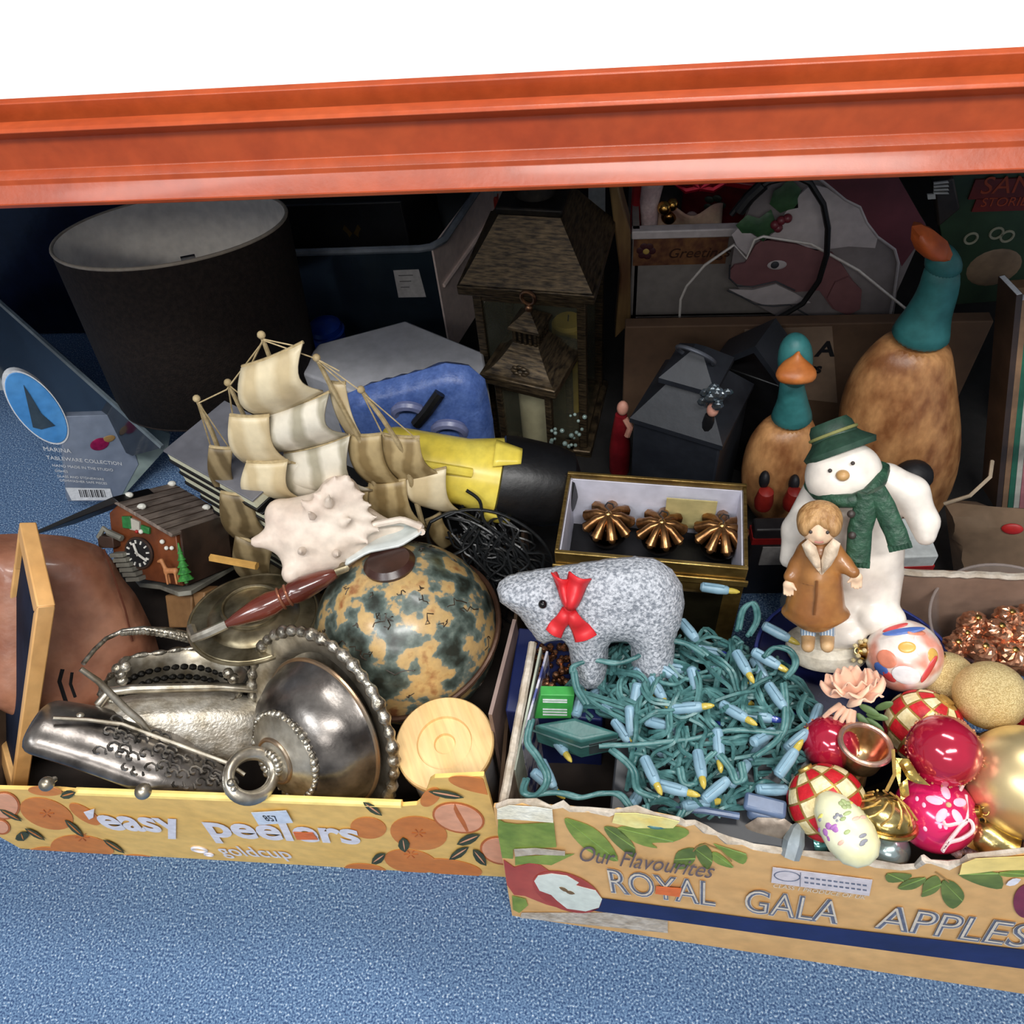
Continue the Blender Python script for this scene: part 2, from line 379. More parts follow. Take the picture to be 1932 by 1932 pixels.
for (x, y), s, h in (((82, 850), 'MARINA', .0105), ((88, 866), 'TABLEWARE COLLECTION', .0092), ((99, 880), 'HAND MADE IN THE STUDIO', .0068), ((104, 890), 'DISHES', .006), ((108, 900), 'GLASS AND STONEWARE', .006), ((113, 908), 'DISHWASHER SAFE PIECES', .006)):
    q = put(text(s, h, .0002), fr.q(x, y, -.0007), ex_, ez_, V((0, 1, 0))); b.add(q.v, q.f)
obj('lettering', b, ink_w, t, smooth=0)
b = MB(); b.prism(fr.xz([(123, 920), (208, 922), (214, 943), (135, 944)], -.0008), -.0012, -.0006); obj('barcode_label', b, ink_w, t)
b = MB()
for i in range(14):
    x = 148 + i * 3.6; wd = random.choice((1, 1.6, 2.2)); b.prism(fr.xz([(x, 924), (x + wd, 924), (x + wd + 4, 938), (x + 4, 938)], -.0013), -.0017, -.0012)
obj('barcode', b, ink_k, t, smooth=0)

# drum lampshade
shade_out = mat('shade_brown', (42, 34, 30), (30, 24, 22), 160, .85, 0, .1, 500, spec=.2)
shade_in = mat('shade_cream', (250, 240, 226), (244, 234, 220), 10, .8)
top_c = at(325, 428, y=1.0); kS = depth(top_c) / F; axS = wdir(325, 428, -.30, -.95, .27); Hs = 322 * kS; bot_c = top_c - axS * Hs
fr = Fr.axis(bot_c, axS); Rt = 214 * kS; Rb = 206 * kS
t = thing('lamp_shade', 'large dark brown drum lampshade with a cream lining', 'lampshade', fr)
b = MB(); b.lathe([(Rb, 0), (Rt, Hs), (Rt - .001, Hs)], 64, cap=False); obj('outer_fabric', b, shade_out, t, solid=.002)
b = MB(); b.lathe([(Rb - .003, 0), (Rt - .003, Hs)], 64, cap=False); obj('inner_lining', b, shade_in, t, solid=.001)
b = MB(); b.torus((0, 0, Hs), Rt - .001, .0025, n=64); obj('top_ring', b, mat('cream_trim', (165, 152, 135), None, 30, .7), t)
b = MB(); b.torus((0, 0, 0), Rb - .001, .0025, n=64); obj('bottom_ring', b, shade_out, t)
b = MB(); b.tube([V((.70 * Rt, .69 * Rt, Hs)), V((.70 * Rb, .69 * Rb, .02))], .0009, 4); obj('seam', b, mat('seam_brown', (110, 98, 84)), t)
b = MB(); a = fr.qz(356, 490, Hs); b.box((-.009, -.003, -.002), (.009, .003, .003), lambda v: V((a.x, a.y + .006, Hs)) + v); obj('ring_clip', b, mat('bright_metal', (240, 240, 240), None, 30, .15, 1), t)

# clear storage bin with a black box inside
clear = mat('clear_plastic', (150, 160, 168), (130, 140, 150), 10, .15, 0, 0, alpha=.30)
rim_m = mat('clear_rim', (150, 158, 168), (120, 128, 138), 20, .3, alpha=.75)
pink = mat('pink_clear_lit', (250, 228, 218), (240, 216, 206), 14, .3, alpha=.95)  # pink wall tone raised toward white for light on that side
fl, frr, bk = at(562, 470, z=.24), at(812, 462, z=.24), at(908, 345, z=.24)
fr = Fr((fl.x, fl.y, 0), (frr - fl).normalized(), V((0, 0, 1)).cross((frr - fl).normalized())); W = (frr - fl).length
t = thing('clear_storage_bin', 'clear plastic storage bin with a white label behind the lampshade', 'bin', fr)
D = .36; W0 = -.16
b = MB(); b.box((W0, 0, 0), (W, .003, .235)); obj('front_wall', b, mat('smoke_plastic', (44, 56, 66), (34, 44, 54), 12, .15, alpha=.8), t)
b = MB(); b.hexa([(W, 0, 0), (W + .003, 0, 0), (W + .115, D, 0), (W + .112, D, 0)], [(W, 0, .235), (W + .003, 0, .235), (W + .115, D, .235), (W + .112, D, .235)]); obj('side_wall', b, pink, t)
b = MB(); b.box((W0, D, 0), (W + .112, D + .003, .235)); obj('rear_wall', b, clear, t)
b = MB(); b.box((W0, 0, 0), (W + .05, D, .003)); obj('base', b, clear, t)
b = MB(); b.tube([(W0, -.004, .236), (W - .02, -.004, .236), (W, 0, .236), (W + .02, .02, .236), (W + .112, D, .236)], .0065, 8); obj('rim', b, rim_m, t)
b = MB(); b.tube([(W + .008, .012, .15), (W + .10, D * .85, .15)], .004, 6); obj('side_rib', b, pink, t)
b = MB(); b.prism(fr.xz([(742, 510), (790, 508), (804, 560), (752, 561)], -.001), -.0016, -.0008); obj('paper_label', b, mat('label_grey', (196, 192, 190), None, 40, .7), t)
b = MB()
for k in range(3):
    p = fr.q(752 + k * 2, 521 + k * 11, -.0018); b.box((0, 0, 0), (.026 - k * .005, .0004, .002), lambda v: v + p)
obj('label_text', b, mat('ink_grey', (120, 118, 118)), t)
bx = fr; f2 = Fr(fr.O + fr.ex * -.14 + fr.ey * .02, fr.ex, fr.ey)
t = thing('black_gift_box', 'black box with a small gold butterfly inside the clear bin', 'box', f2)
b = MB(); b.box((0, 0, .005), (W + .10, .28, .31)); obj('box_body', b, black, t, bevel=.003)
b = MB(); p = f2.q(665, 436, -.001)
for s in (-1, 1):
    b.prism([(p.x + s * x, p.z + z) for x, z in ((.001, -.004), (.012, .012), (.016, .004), (.010, -.004), (.008, -.012))], -.0016, -.0004)
obj('butterfly_print', b, mat('gold_print', (120, 96, 52), None, 60, .3, .8), t)
# white and red carton behind
fr = Fr(at(905, 480, y=1.45)); fr.O.z = 0
t = thing('red_white_carton', 'small white carton with a red band behind the clear bin', 'carton', fr)
a = fr.q(905, 405); c = fr.q(938, 372); d = fr.q(940, 330)
b = MB(); b.box((a.x, 0, 0), (c.x, .05, a.z)); obj('lower_part', b, mat('brown_dark', (52, 34, 28)), t, bevel=.002)
b = MB(); b.box((a.x, -.004, a.z), (c.x, .054, c.z)); obj('red_band', b, mat('brick_red', (190, 52, 34), None, 30, .5), t, bevel=.004)
b = MB(); b.box((a.x, 0, c.z), (c.x, .05, d.z)); obj('white_top', b, mat('offwhite_card', (205, 210, 208)), t, bevel=.002)

# blue ball-lid peeping beside the shade
t = thing('blue_knob_lid', 'small round blue lid peeping out right of the lampshade', 'lid', at(615, 624, y=1.10) - V((0, 0, 0)))
b = MB(); k = t.matrix_world.translation.z; b.lathe([(.03, -k), (.03, -.004), (.028, .012), (.016, .02), (0.001, .022)], 28); obj('lid', b, mat('bright_blue', (22, 66, 168), (14, 50, 140), 20, .3), t)
b = MB(); b.torus((0, 0, 0), .030, .003); obj('lid_rim', b, mat('bright_blue', (22, 66, 168)), t)

# pale grey foam box
top_z = .20; pts = [at(*p, z=top_z) for p in ((560, 700), (600, 648), (765, 604), (912, 664), (918, 705), (800, 790))]
O = pts[0].copy(); O.z = 0; fr = Fr(O)
t = thing('white_foam_box', 'pale grey angular box with a plain flat top behind the ship', 'box', fr)
loc = [fr.loc(p) for p in pts]
b = MB(); b.slab([(p.x, p.y) for p in loc], 0, top_z); obj('body', b, mat('foam_white', (186, 186, 190), (176, 176, 182), 10, .55), t, bevel=.004)
# blue plastic tub leaning in front of it
tub_m = mat('tub_blue', (88, 114, 176), (66, 92, 154), 60, .4, 0, .06, 300)
p0 = at(790, 790, z=.215); fr = Fr.axis(p0, wdir(790, 760, .1, -1, .55))
t = thing('blue_plastic_tub', 'rounded blue plastic tub behind the yellow torch', 'tub', fr)
out = fr.xz([(640, 800), (655, 742), (700, 724), (780, 703), (840, 685), (885, 690), (915, 715), (930, 790), (935, 850), (660, 850)])
b = MB(); b.inflate(out, .05, .02, .010, back=1); obj('shell', b, tub_m, t, smooth=60)
for (x, y, r) in ((772, 778, 34), (848, 812, 36)):
    b = MB(); q = fr.q(x, y, -.02); k = fr.k * r; b.torus((q.x, -.022, q.z), k * .74, k * .28, ax=(0, 1, .5), n=28); obj('cup_ring', b, mat('cup_grey', (128, 134, 172), (108, 116, 156), 30, .35), t)
b = MB(); A_, B2 = fr.q(830, 742, -.03), fr.q(785, 800, -.03); b.tube([A_, (A_ + B2) / 2 + V((0, -.004, 0)), B2], .008, 8); obj('black_strap', b, black, t)

# yellow torch with black head
yel = mat('torch_yellow', (236, 216, 96), (228, 204, 78), 20, .3, 0, .02)
a0, a1 = at(740, 868, z=.29), at(985, 908, z=.25)
fr = Fr.axis(a0, a1 - a0); L_ = (a1 - a0).length; r0 = fr.k * 64; r1 = fr.k * 78
t = thing('yellow_torch', 'big yellow torch with a black rubber head lying behind the ship', 'torch', fr)
b = MB(); b.lathe([(r0 * .4, -.02), (r0 * .9, -.015), (r0, 0), (r0, L_ * .55), (r1 * .98, L_ * .82)], 40); obj('body_tube', b, yel, t, bevel=.002)
b = MB(); b.lathe([(r1 * .9, L_ * .80), (r1 * 1.04, L_ * .82), (r1 * 1.08, L_ * .9), (r1 * 1.02, L_ * 1.22), (r1 * .9, L_ * 1.36), (r1 * .55, L_ * 1.42), (.002, L_ * 1.42)], 40); obj('rubber_head', b, black, t)
for ang in (-.55, 1.15):
    b = MB(); R_ = []
    for i in range(7):
        z = L_ * (.74 + .20 * i / 6); wd = .34 * (1 - .45 * i / 6)
        R_.append([V((r1 * 1.10 * math.cos(ang + u_ * wd - PI / 2), r1 * 1.10 * math.sin(ang + u_ * wd - PI / 2), z)) for u_ in (-1, -.5, 0, .5, 1)])
    b.grid(lambda u_, v_: R_[int(round(u_ * 6))][int(round(v_ * 4))], 6, 4); obj('yellow_tab', b, yel, t, solid=.003)
b = MB(); b.tube([V((0, -r0 * 1.02, L_ * .08)), V((0, -r0 * 1.12, L_ * .25)), V((0, -r0 * 1.12, L_ * .45)), V((0, -r0 * 1.02, L_ * .6))], .006, 8); obj('switch_ridge', b, yel, t)

# ------------------------------------------------------------------ lanterns
bronze = mat('dark_bronze', (100, 84, 62), (42, 35, 28), 60, .45, .6, .12, 40, stretch=(1, 1, 7))
bronze_d = mat('lantern_black', (44, 39, 33), (26, 23, 20), 60, .45, .6, .05)
paneg = mat('lantern_glass', (120, 120, 100), (100, 100, 84), 6, .1, 0, 0, alpha=.16)
ivory = mat('candle_ivory', (214, 206, 168), (200, 192, 154), 14, .6)
def lantern(name, label, fr, w, h, eave, roof_h, top_w, roof_curve, posts):
    """square lantern; origin at the centre of its foot"""
    t = thing(name, label, 'lantern', fr)
    b = MB(); b.box((-w / 2 - .008, -w / 2 - .008, 0), (w / 2 + .008, w / 2 + .008, .016)); obj('base', b, bronze, t, bevel=.003)
    b = MB()
    for sx in (-1, 1):
        for sy in (-1, 1):
            b = MB(); x, y = sx * (w / 2 - posts / 2), sy * (w / 2 - posts / 2)
            b.box((x - posts / 2, y - posts / 2, .016), (x + posts / 2, y + posts / 2, h)); obj('corner_post', b, bronze, t, bevel=.0015)
    for i in range(4):
        a = i * PI / 2; c, s_ = math.cos(a), math.sin(a); T = lambda v: V((v.x * c - v.y * s_, v.x * s_ + v.y * c, v.z))
        b = MB(); e = w / 2 - posts / 2
        b.box((-e, -e - .0012, .016), (e, -e + .0012, h), T); obj('glass_pane', b, paneg, t)
        b = MB(); b.box((-e, -e - .004, h - .022), (e, -e + .004, h), T); b.box((-e, -e - .004, .016), (e, -e + .004, .030), T); obj('pane_frame', b, bronze, t)
    b = MB(); R = []
    for i in range(9):
        u = i / 8; hw = eave / 2 + (top_w / 2 - eave / 2) * (u ** roof_curve); z = h + .012 + roof_h * u
        R.append([V((-hw, -hw, z)), V((hw, -hw, z)), V((hw, hw, z)), V((-hw, hw, z))])
    b.rings(R); obj('roof', b, bronze, t, smooth=20)
    b = MB(); e = eave / 2; b.box((-e - .002, -e - .002, h - .002), (e + .002, e + .002, h + .014)); obj('eave_band', b, bronze, t, bevel=.002)
    return t
c0 = at(1035, 845, y=.93); c0.z = 0
zf, zr = at(870, 540, z=.335), at(1130, 548, z=.335); ee = (zr - zf).length
yw = math.degrees(math.atan2(zr.y - zf.y, zr.x - zf.x)); mid = (zf + zr) / 2
ey = V((-math.sin(math.radians(yw)), math.cos(math.radians(yw)), 0)); O = mid + ey * ee / 2; O.z = 0
fr = Fr.yaw(O, yw - 4); h = .318
big = lantern('floor_lantern', 'tall dark bronze lantern with a grained tapering roof, largest lantern', fr, ee * .86, h, ee, .082, ee * .44, .95, .013)
tw = ee * .22; zt = h + .012 + .082
b = MB(); b.box((-tw - .004, -tw - .004, zt), (tw + .004, tw + .004, zt + .012)); obj('roof_cap', b, bronze_d, big, bevel=.003)
b = MB(); b.lathe([(tw * .7, 0), (tw * .62, .018), (tw * .3, .030), (.003, .034)], 20, O=(0, 0, zt + .012)); obj('vent_cap', b, bronze_d, big)
b = MB(); b.torus((0, 0, zt + .055), .022, .003, ax=(0, 1, 0)); obj('hanging_ring', b, bronze_d, big)
bc = Fr(fr.O + fr.ex * .035 + fr.ey * .02 + V((0, 0, .016)), fr.ex, fr.ey); t = thing('yellow_candle', 'short yellow candle standing inside the tall bronze lantern', 'candle', bc)
b = MB(); b.lathe([(.026, 0), (.026, .175), (.022, .18), (.002, .178)], 24); obj('wax', b, mat('candle_yellow', (206, 176, 60), (190, 160, 50), 14, .6), t)
b = MB(); b.tube([(0, 0, .178), (.001, 0, .190)], .001, 5); obj('wick', b, ink_k, t)

# small lantern in front
hs = .205; eL, eR = at(908, 712, z=hs + .006), at(1046, 745, z=hs + .006); es = (eR - eL).length; yw = math.degrees(math.atan2(eR.y - eL.y, eR.x - eL.x))
fr2 = Fr.yaw((eL + eR) / 2, yw); s0 = fr2.O + fr2.ey * es / 2; s0.z = .0
g2 = Fr(s0, fr2.ex, fr2.ey)
sm = lantern('table_lantern', 'small bronze lantern with a ring finial and a candle in front of the tall lantern', g2, es * .78, hs, es, .040, es * .34, .62, .010)
cz = hs + .012 + .040; q_ = es * .17
b = MB(); b.box((-q_ * .9, -q_ * .9, cz), (q_ * .9, q_ * .9, cz + .024)); obj('chimney', b, bronze_d, sm, bevel=.001)
for i in range(4):
    a = i * PI / 2; c, s_ = math.cos(a), math.sin(a); T = lambda v: V((v.x * c - v.y * s_, v.x * s_ + v.y * c, v.z))
    for k in range(5):
        b = MB(); x = (-.8 + .4 * k) * q_; b.box((x - .0018, -q_ - .001, cz), (x + .0018, -q_ * .88, cz + .024), T); obj('chimney_bar', b, bronze, sm)
b = MB(); R = [[V((a * hw, c * hw, z)) for a, c in ((-1, -1), (1, -1), (1, 1), (-1, 1))] for hw, z in ((q_ * 1.25, cz + .024), (q_ * 1.2, cz + .028), (q_ * .5, cz + .040), (.003, cz + .046))]
b.rings(R); obj('chimney_roof', b, bronze, sm, smooth=20)
b = MB(); b.ball((0, 0, cz + .050), .006); b.torus((0, 0, cz + .066), .010, .0028, ax=(0, 1, 0), n=24); obj('finial_ring', b, mat('copper_bronze', (150, 112, 84), (110, 80, 60), 40, .3, .9), sm)
b = MB()
for k in range(8):
    a = k * PI / 4; b.ball((.009 * math.cos(a), -es * .40, hs + .024 + .007 * math.sin(a)), (.0055, .003, .0035), 8, 6)
obj('roof_rosette', b, bronze, sm)
cf = Fr(V((s0.x, s0.y, .016)), fr2.ex, fr2.ey); t = thing('pillar_candle', 'cream pillar candle inside the small bronze lantern', 'candle', cf)
b = MB(); b.lathe([(.026, 0), (.026, .165), (.023, .17), (.004, .164)], 24); obj('wax', b, ivory, t)
b = MB(); b.tube([(0, 0, .164), (.001, 0, .178)], .001, 5); obj('wick', b, ink_k, t)

# tiny clear spheres standing in for glints beside the lantern
bead_m = mat('glint_bead', (150, 170, 164), (110, 130, 124), 50, .08, 0, 0, spec=.8, alpha=.8)
b = MB()
for i in range(26):
    p = at(random.uniform(1036, 1106), random.uniform(770, 882), y=.86); b.ball((p.x, p.y + random.uniform(-.02, .0), p.z), random.uniform(.002, .0042), 8, 6)
tag(obj('glint_beads', b, bead_m), 'tiny clear beads standing in for glints in front of the tall lantern', 'beads', kind='stuff')

# slim red figure candle right of the lantern
p0 = at(1168, 900, y=.90); fr = Fr((p0.x, p0.y, 0)); k = fr.k
t = thing('red_figure', 'slim dark red figure with a pink head right of the tall lantern', 'figurine', fr)
top = fr.q(1176, 752); bz = fr.q(1162, 880)
b = MB(); b.lathe([(.016, 0), (.017, top.z * .35), (.013, top.z * .62), (.009, top.z * .80)], 20, sx=1, sy=.9); obj('robe', b, mat('deep_red', (122, 22, 30), (96, 14, 22), 30, .4), t)
b = MB(); b.ball((.002, 0, top.z * .88), (.009, .009, .013)); obj('head', b, mat('skin_pink', (206, 150, 130), (190, 130, 112), 30, .6), t)
b = MB(); b.tube([(.006, -.006, top.z * .78), (.014, -.012, top.z * .70), (.010, -.014, top.z * .6)], .005, 8); obj('arm', b, mat('skin_pink', (206, 150, 130)), t)

# white crate of decorations behind, upper right
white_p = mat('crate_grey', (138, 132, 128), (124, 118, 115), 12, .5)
YC = 1.12
fr = Fr(at(1190, 600, y=YC)); fr.O.z = 0
zt_, zb_ = fr.q(1190, 432).z, fr.q(1190, 600).z
xr = fr.q(1690, 520).x
t = thing('white_crate', 'pale plastic crate of decorations behind the ducks, with a brown floral card strip', 'crate', fr)
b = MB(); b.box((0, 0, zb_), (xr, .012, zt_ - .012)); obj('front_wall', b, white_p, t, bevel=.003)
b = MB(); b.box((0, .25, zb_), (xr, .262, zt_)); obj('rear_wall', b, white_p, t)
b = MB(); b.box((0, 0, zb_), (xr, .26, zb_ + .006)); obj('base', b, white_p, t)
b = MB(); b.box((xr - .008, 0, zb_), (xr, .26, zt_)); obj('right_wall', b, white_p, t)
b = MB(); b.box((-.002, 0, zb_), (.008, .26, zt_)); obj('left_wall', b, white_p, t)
b = MB(); b.box((-.004, -.008, zt_ - .014), (.19, .010, zt_)); obj('rim', b, mat('crate_rim', (205, 196, 196), (190, 182, 182), 20, .4), t, bevel=.002)
a, c = fr.q(1196, 450, -.004), fr.q(1368, 496, -.004)
b = MB(); b.box((a.x, -.006, c.z), (c.x, -.001, a.z)); obj('floral_card', b, mat('card_brown', (124, 84, 50), (84, 46, 34), 60, .6), t)
b = MB(); p = fr.q(1219, 474, -.007)
for i in range(6): b.ball((p.x + .009 * math.cos(i), -.007, p.z + .009 * math.sin(i)), (.006, .001, .006), 10, 6)
obj('printed_flower', b, mat('plum', (66, 26, 32), None, 30, .6), t)
b = MB(); b.ball((p.x, -.008, p.z), (.005, .001, .005), 10, 6); obj('flower_eye', b, mat('gold_print2', (190, 160, 84), None, 30, .5), t)
b = put(text('Greetings', .024, .0003, shear=.3), fr.q(1258, 487, -.0068), V((1, 0, 0)), V((0, 0, 1)), V((0, 1, 0))); obj('card_lettering', b, mat('card_ink', (62, 36, 26)), t, smooth=0)
def in_crate(px, py, dy): return fr.q(px, py, dy)
red_gl = mat('gloss_red', (196, 22, 46), (150, 12, 32), 20, .22, coat=.4)
g = Fr(fr.O + in_crate(1345, 412, .10), (.93, -.36, 0), (.36, .93, 0))
t = thing('red_present', 'dark red present with a white button standing in the pale crate', 'present', g)
b = MB(); b.box((-.055, 0, -.12), (.075, .10, .062)); obj('wrap', b, mat('wine_red', (104, 22, 30), (80, 14, 22), 30, .4), t, bevel=.003)
b = MB(); b.box((-.058, -.003, .058), (.078, .103, .070)); obj('lid', b, red_gl, t, bevel=.003)
b = MB(); b.lathe([(.011, 0), (.011, .003), (.007, .0045), (.001, .004)], 20, O=(-.034, -.001, -.004), ax=(0, -1, 0)); obj('button', b, mat('button_pink', (196, 168, 170), None, 30, .4), t)
b = MB()
for i in range(5): b.ball((.0 + .011 * math.cos(i * 1.26), -.002, .026 + .011 * math.sin(i * 1.26)), (.008, .002, .006), 10, 6)
obj('printed_holly', b, mat('holly_dark', (50, 62, 52)), t)
g = fr.O + in_crate(1228, 380, .06)
t = thing('red_white_stocking', 'white and red felt stocking standing at the left of the pale crate', 'stocking', g)
b = MB(); b.tube([(0, 0, -.06), (-.002, 0, 0), (.004, 0, .05)], lambda u: .012 + .006 * u, 12); obj('white_leg', b, mat('felt_white', (238, 214, 212), (222, 190, 190), 50, .9), t)
b = MB(); b.tube([(-.022, .012, -.06), (-.02, .012, .05)], .009, 10); obj('red_leg', b, mat('felt_red', (160, 24, 34), None, 50, .9), t)
gold_g = mat('gold_gloss', (224, 176, 96), (200, 150, 70), 30, .18, 1, 0)
for i, (x, y, r, nm) in enumerate(((1253, 392, 13, 'lower'), (1268, 386, 12, 'upper'), (1262, 408, 15, 'darkest, front'))):
    p = fr.O + in_crate(x, y, .05 + .01 * i); t = tag(obj('gold_bead_ball', MB().ball((0, 0, 0), r * depth(p) / F, 20, 14), mat('gold_dark', (150, 110, 60), (120, 84, 44), 30, .2, 1) if i == 2 else gold_g, fr=Fr(p)), 'tiny gold bauble in the pale crate, %s of three' % nm, 'bauble', 'gold beads in the pale crate')
p = fr.O + in_crate(1300, 415, .06); b = MB()
b.grid(lambda u, v: V((-.05 + .10 * u, .012 * math.sin(5 * u + 2 * v), -.03 + .05 * v + .006 * math.sin(9 * u))), 14, 8); tag(obj('tissue_paper', b, mat('tissue_cream', (206, 176, 150), (184, 140, 128), 30, .8), fr=Fr(p), solid=.002), 'crumpled cream tissue paper in the pale crate', 'paper')
p = fr.O + in_crate(1320, 352, .03)
t = thing('red_bow_ribbon', 'shiny red foil bow on top of the dark red present', 'bow', p)
for s in (-1, 0, 1):
    b = MB(); b.tube([(0, 0, 0), (s * .02 + .005, 0, .012), (s * .035, 0, .006), (s * .02, 0, -.004), (0, 0, 0)], .006, 8); obj('loop', b, mat('foil_red', (222, 40, 70), (170, 16, 40), 30, .15, .5), t)

# flat painted wooden face sign: white beard and brows, red hat, holly
YS = 1.07; fr = Fr((at(1500, 500, y=YS).x, YS, 0)); 
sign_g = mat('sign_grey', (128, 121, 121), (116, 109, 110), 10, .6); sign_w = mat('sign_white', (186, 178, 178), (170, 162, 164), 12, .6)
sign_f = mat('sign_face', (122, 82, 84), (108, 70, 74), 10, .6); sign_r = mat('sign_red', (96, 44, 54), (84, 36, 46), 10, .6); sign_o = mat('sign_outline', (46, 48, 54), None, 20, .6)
holly = mat('holly_green', (56, 92, 58), (38, 70, 44), 40, .5)
t = thing('face_sign', 'flat bearded face sign with a red hat and a holly sprig hanging over the crate', 'sign', fr)
def flat(name, pts, y, m, th=.004): b = MB(); b.prism(fr.xz(pts, y), y - th, y); return obj(name, b, m, t, smooth=0)
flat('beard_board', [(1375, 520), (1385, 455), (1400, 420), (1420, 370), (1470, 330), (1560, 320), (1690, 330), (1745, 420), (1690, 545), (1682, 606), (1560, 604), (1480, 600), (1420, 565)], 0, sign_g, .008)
flat('hat', [(1530, 322), (1690, 325), (1750, 430), (1700, 500), (1690, 470), (1650, 440), (1635, 415), (1622, 390), (1595, 375), (1560, 350)], -.009, sign_r)
flat('brow_fur', [(1380, 440), (1395, 425), (1420, 440), (1440, 452), (1470, 428), (1480, 400), (1500, 372), (1530, 345), (1560, 352), (1595, 378), (1622, 392), (1632, 420), (1655, 445), (1650, 465), (1600, 462), (1540, 470), (1500, 455), (1460, 448), (1424, 446), (1408, 478), (1390, 462)], -.009, sign_w)
flat('face', [(1405, 494), (1425, 460), (1440, 450), (1500, 458), (1570, 475), (1590, 500), (1610, 530), (1620, 560), (1600, 585), (1570, 580), (1545, 545), (1500, 548), (1465, 530), (1420, 540), (1380, 530), (1375, 510), (1385, 498)], -.009, sign_f)
flat('cheek', [(1600, 520), (1625, 545), (1622, 580), (1600, 592), (1575, 582), (1560, 560), (1575, 530)], -.013, sign_f)
b = MB(); b.ball(fr.q(1466, 500, -.014), (.014, .002, .008), 14, 8); obj('eye_white', b, sign_w, t); b = MB(); b.ball(fr.q(1462, 500, -.016), (.006, .002, .006), 12, 8); obj('pupil', b, sign_o, t)
b = MB(); b.tube([fr.q(x, y, -.014) for x, y in ((1377, 500), (1376, 525), (1392, 540), (1420, 541), (1464, 531), (1500, 548))], .0013, 5); b.tube([fr.q(x, y, -.014) for x, y in ((1372, 548), (1400, 560), (1425, 574), (1460, 578), (1490, 575), (1530, 598))], .0012, 5); obj('painted_lines', b, sign_o, t)
flat('moustache', [(1376, 545), (1420, 546), (1464, 535), (1500, 552), (1530, 570), (1490, 572), (1440, 574), (1405, 560)], -.011, sign_w, .002)
for i, P in enumerate(([(1388, 425), (1410, 405), (1432, 412), (1455, 395), (1462, 415), (1478, 432), (1455, 440), (1440, 456), (1420, 440), (1400, 440)], [(1452, 385), (1460, 360), (1475, 352), (1488, 335), (1500, 345), (1512, 358), (1505, 375), (1506, 392), (1488, 396), (1472, 402)])):
    b = MB(); b.inflate(fr.xz(P, -.014), .006, .01, .006, yoff=-.014); obj('holly_leaf', b, holly, t)
for x, y in ((1462, 424), (1474, 416), (1486, 412), (1468, 430)): obj('holly_berry', MB().ball(fr.q(x, y, -.018), .0065, 12, 8), mat('berry', (110, 40, 50), None, 30, .4), t)
b = MB(); b.tube([fr.q(x, y, -.012) for x, y in ((1530, 325), (1560, 348), (1595, 377), (1622, 390), (1635, 420), (1655, 446), (1688, 470), (1695, 495), (1686, 560), (1677, 606))], .0022, 6); obj('white_border', b, mat('border_white', (176, 170, 172)), t)
# wire hanger and black cable in front of the sign
fw = Fr((fr.O.x, YS - .035, 0)); b = MB()
b.tube([fw.q(*p) for p in ((1282, 600), (1284, 565), (1295, 540), (1330, 500), (1385, 462), (1408, 488), (1424, 452), (1440, 446), (1530, 460), (1620, 510), (1712, 585), (1700, 600))], .0020, 6)
tag(obj('wire_hanger', b, mat('hanger_white', (208, 202, 196), None, 30, .35), fr=fw), 'thin pale wire hanger crossing the bearded face sign', 'hanger')
b = MB(); b.tube([fw.q(*p, -.012) for p in ((1380, 405), (1398, 382), (1420, 362), (1450, 343), (1500, 332), (1528, 345), (1553, 385), (1562, 430), (1560, 480), (1545, 530), (1515, 572), (1465, 602))], .0042, 8)
tag(obj('black_cable_loop', b, black, fr=fw), 'black cable looping over the bearded face sign', 'cable')
b = MB(); b.tube([fw.q(*p, -.012) for p in ((1394, 398), (1414, 372), (1440, 348))], .0085, 10); tag(obj('black_grip', b, black, fr=fw), 'short black rubber grip at the end of the looping cable', 'grip')
# tall glass-fronted frame edge beside the lantern
fe = Fr((at(1125, 380, y=1.25).x, 1.25, 0)); b = MB(); b.prism(fe.xz([(1110, 320), (1142, 320), (1142, 420), (1110, 420)]), 0, .02); tag(obj('white_board', b, mat('offwhite_card', (205, 210, 208)), fr=fe), 'small white board peeping out right of the tall lantern roof', 'board')
b = MB(); fe = Fr((at(1180, 500, y=1.10).x, 1.10, 0)); b.prism(fe.xz([(1148, 345), (1165, 345), (1190, 440), (1190, 610), (1160, 640), (1170, 520)]), 0, .05); tag(obj('wrapped_roll', b, mat('roll_tan', (138, 112, 70), (90, 60, 40), 30, .5, stretch=(1, 1, .2)), fr=fe, bevel=.003), 'narrow tan and brown paper roll standing right of the tall lantern', 'roll')

# brown cardboard carton with black letters, behind the ducks
card_d = mat('card_old', (96, 72, 52), (80, 58, 42), 10, .8); card_l = mat('card_panel', (136, 114, 94), (122, 100, 82), 10, .8)
YB = .99; fr = Fr((at(1190, 760, y=YB).x, YB, 0))
t = thing('lettered_carton', 'large brown carton with black letters behind the small duck', 'carton', fr)
xa, xb, zt_ = fr.q(1180, 610).x, fr.q(1860, 640).x, fr.q(1500, 612).z
b = MB(); b.box((xa, 0, 0), (xb, .022, zt_)); obj('carton_body', b, card_d, t, bevel=.002)
b = MB(); b.prism(fr.xz([(1405, 622), (1570, 616), (1580, 760), (1395, 740)], -.001), -.0012, 0); obj('pale_print_panel', b, card_l, t)
q = MB()
for s, (x, y), h in (('A', (1538, 672), .040), ('LAMPS', (1482, 704), .018), ('200', (1490, 726), .012), ('2', (1648, 668), .030)):
    p = put(text(s, h, .0002, offset=.0012 if h > .015 else 0), fr.q(x, y, -.0016), V((1, 0, 0)), V((0, 0, 1)), V((0, 1, 0))); q.add(p.v, p.f)
obj('lettering', q, ink_k, t, smooth=0)
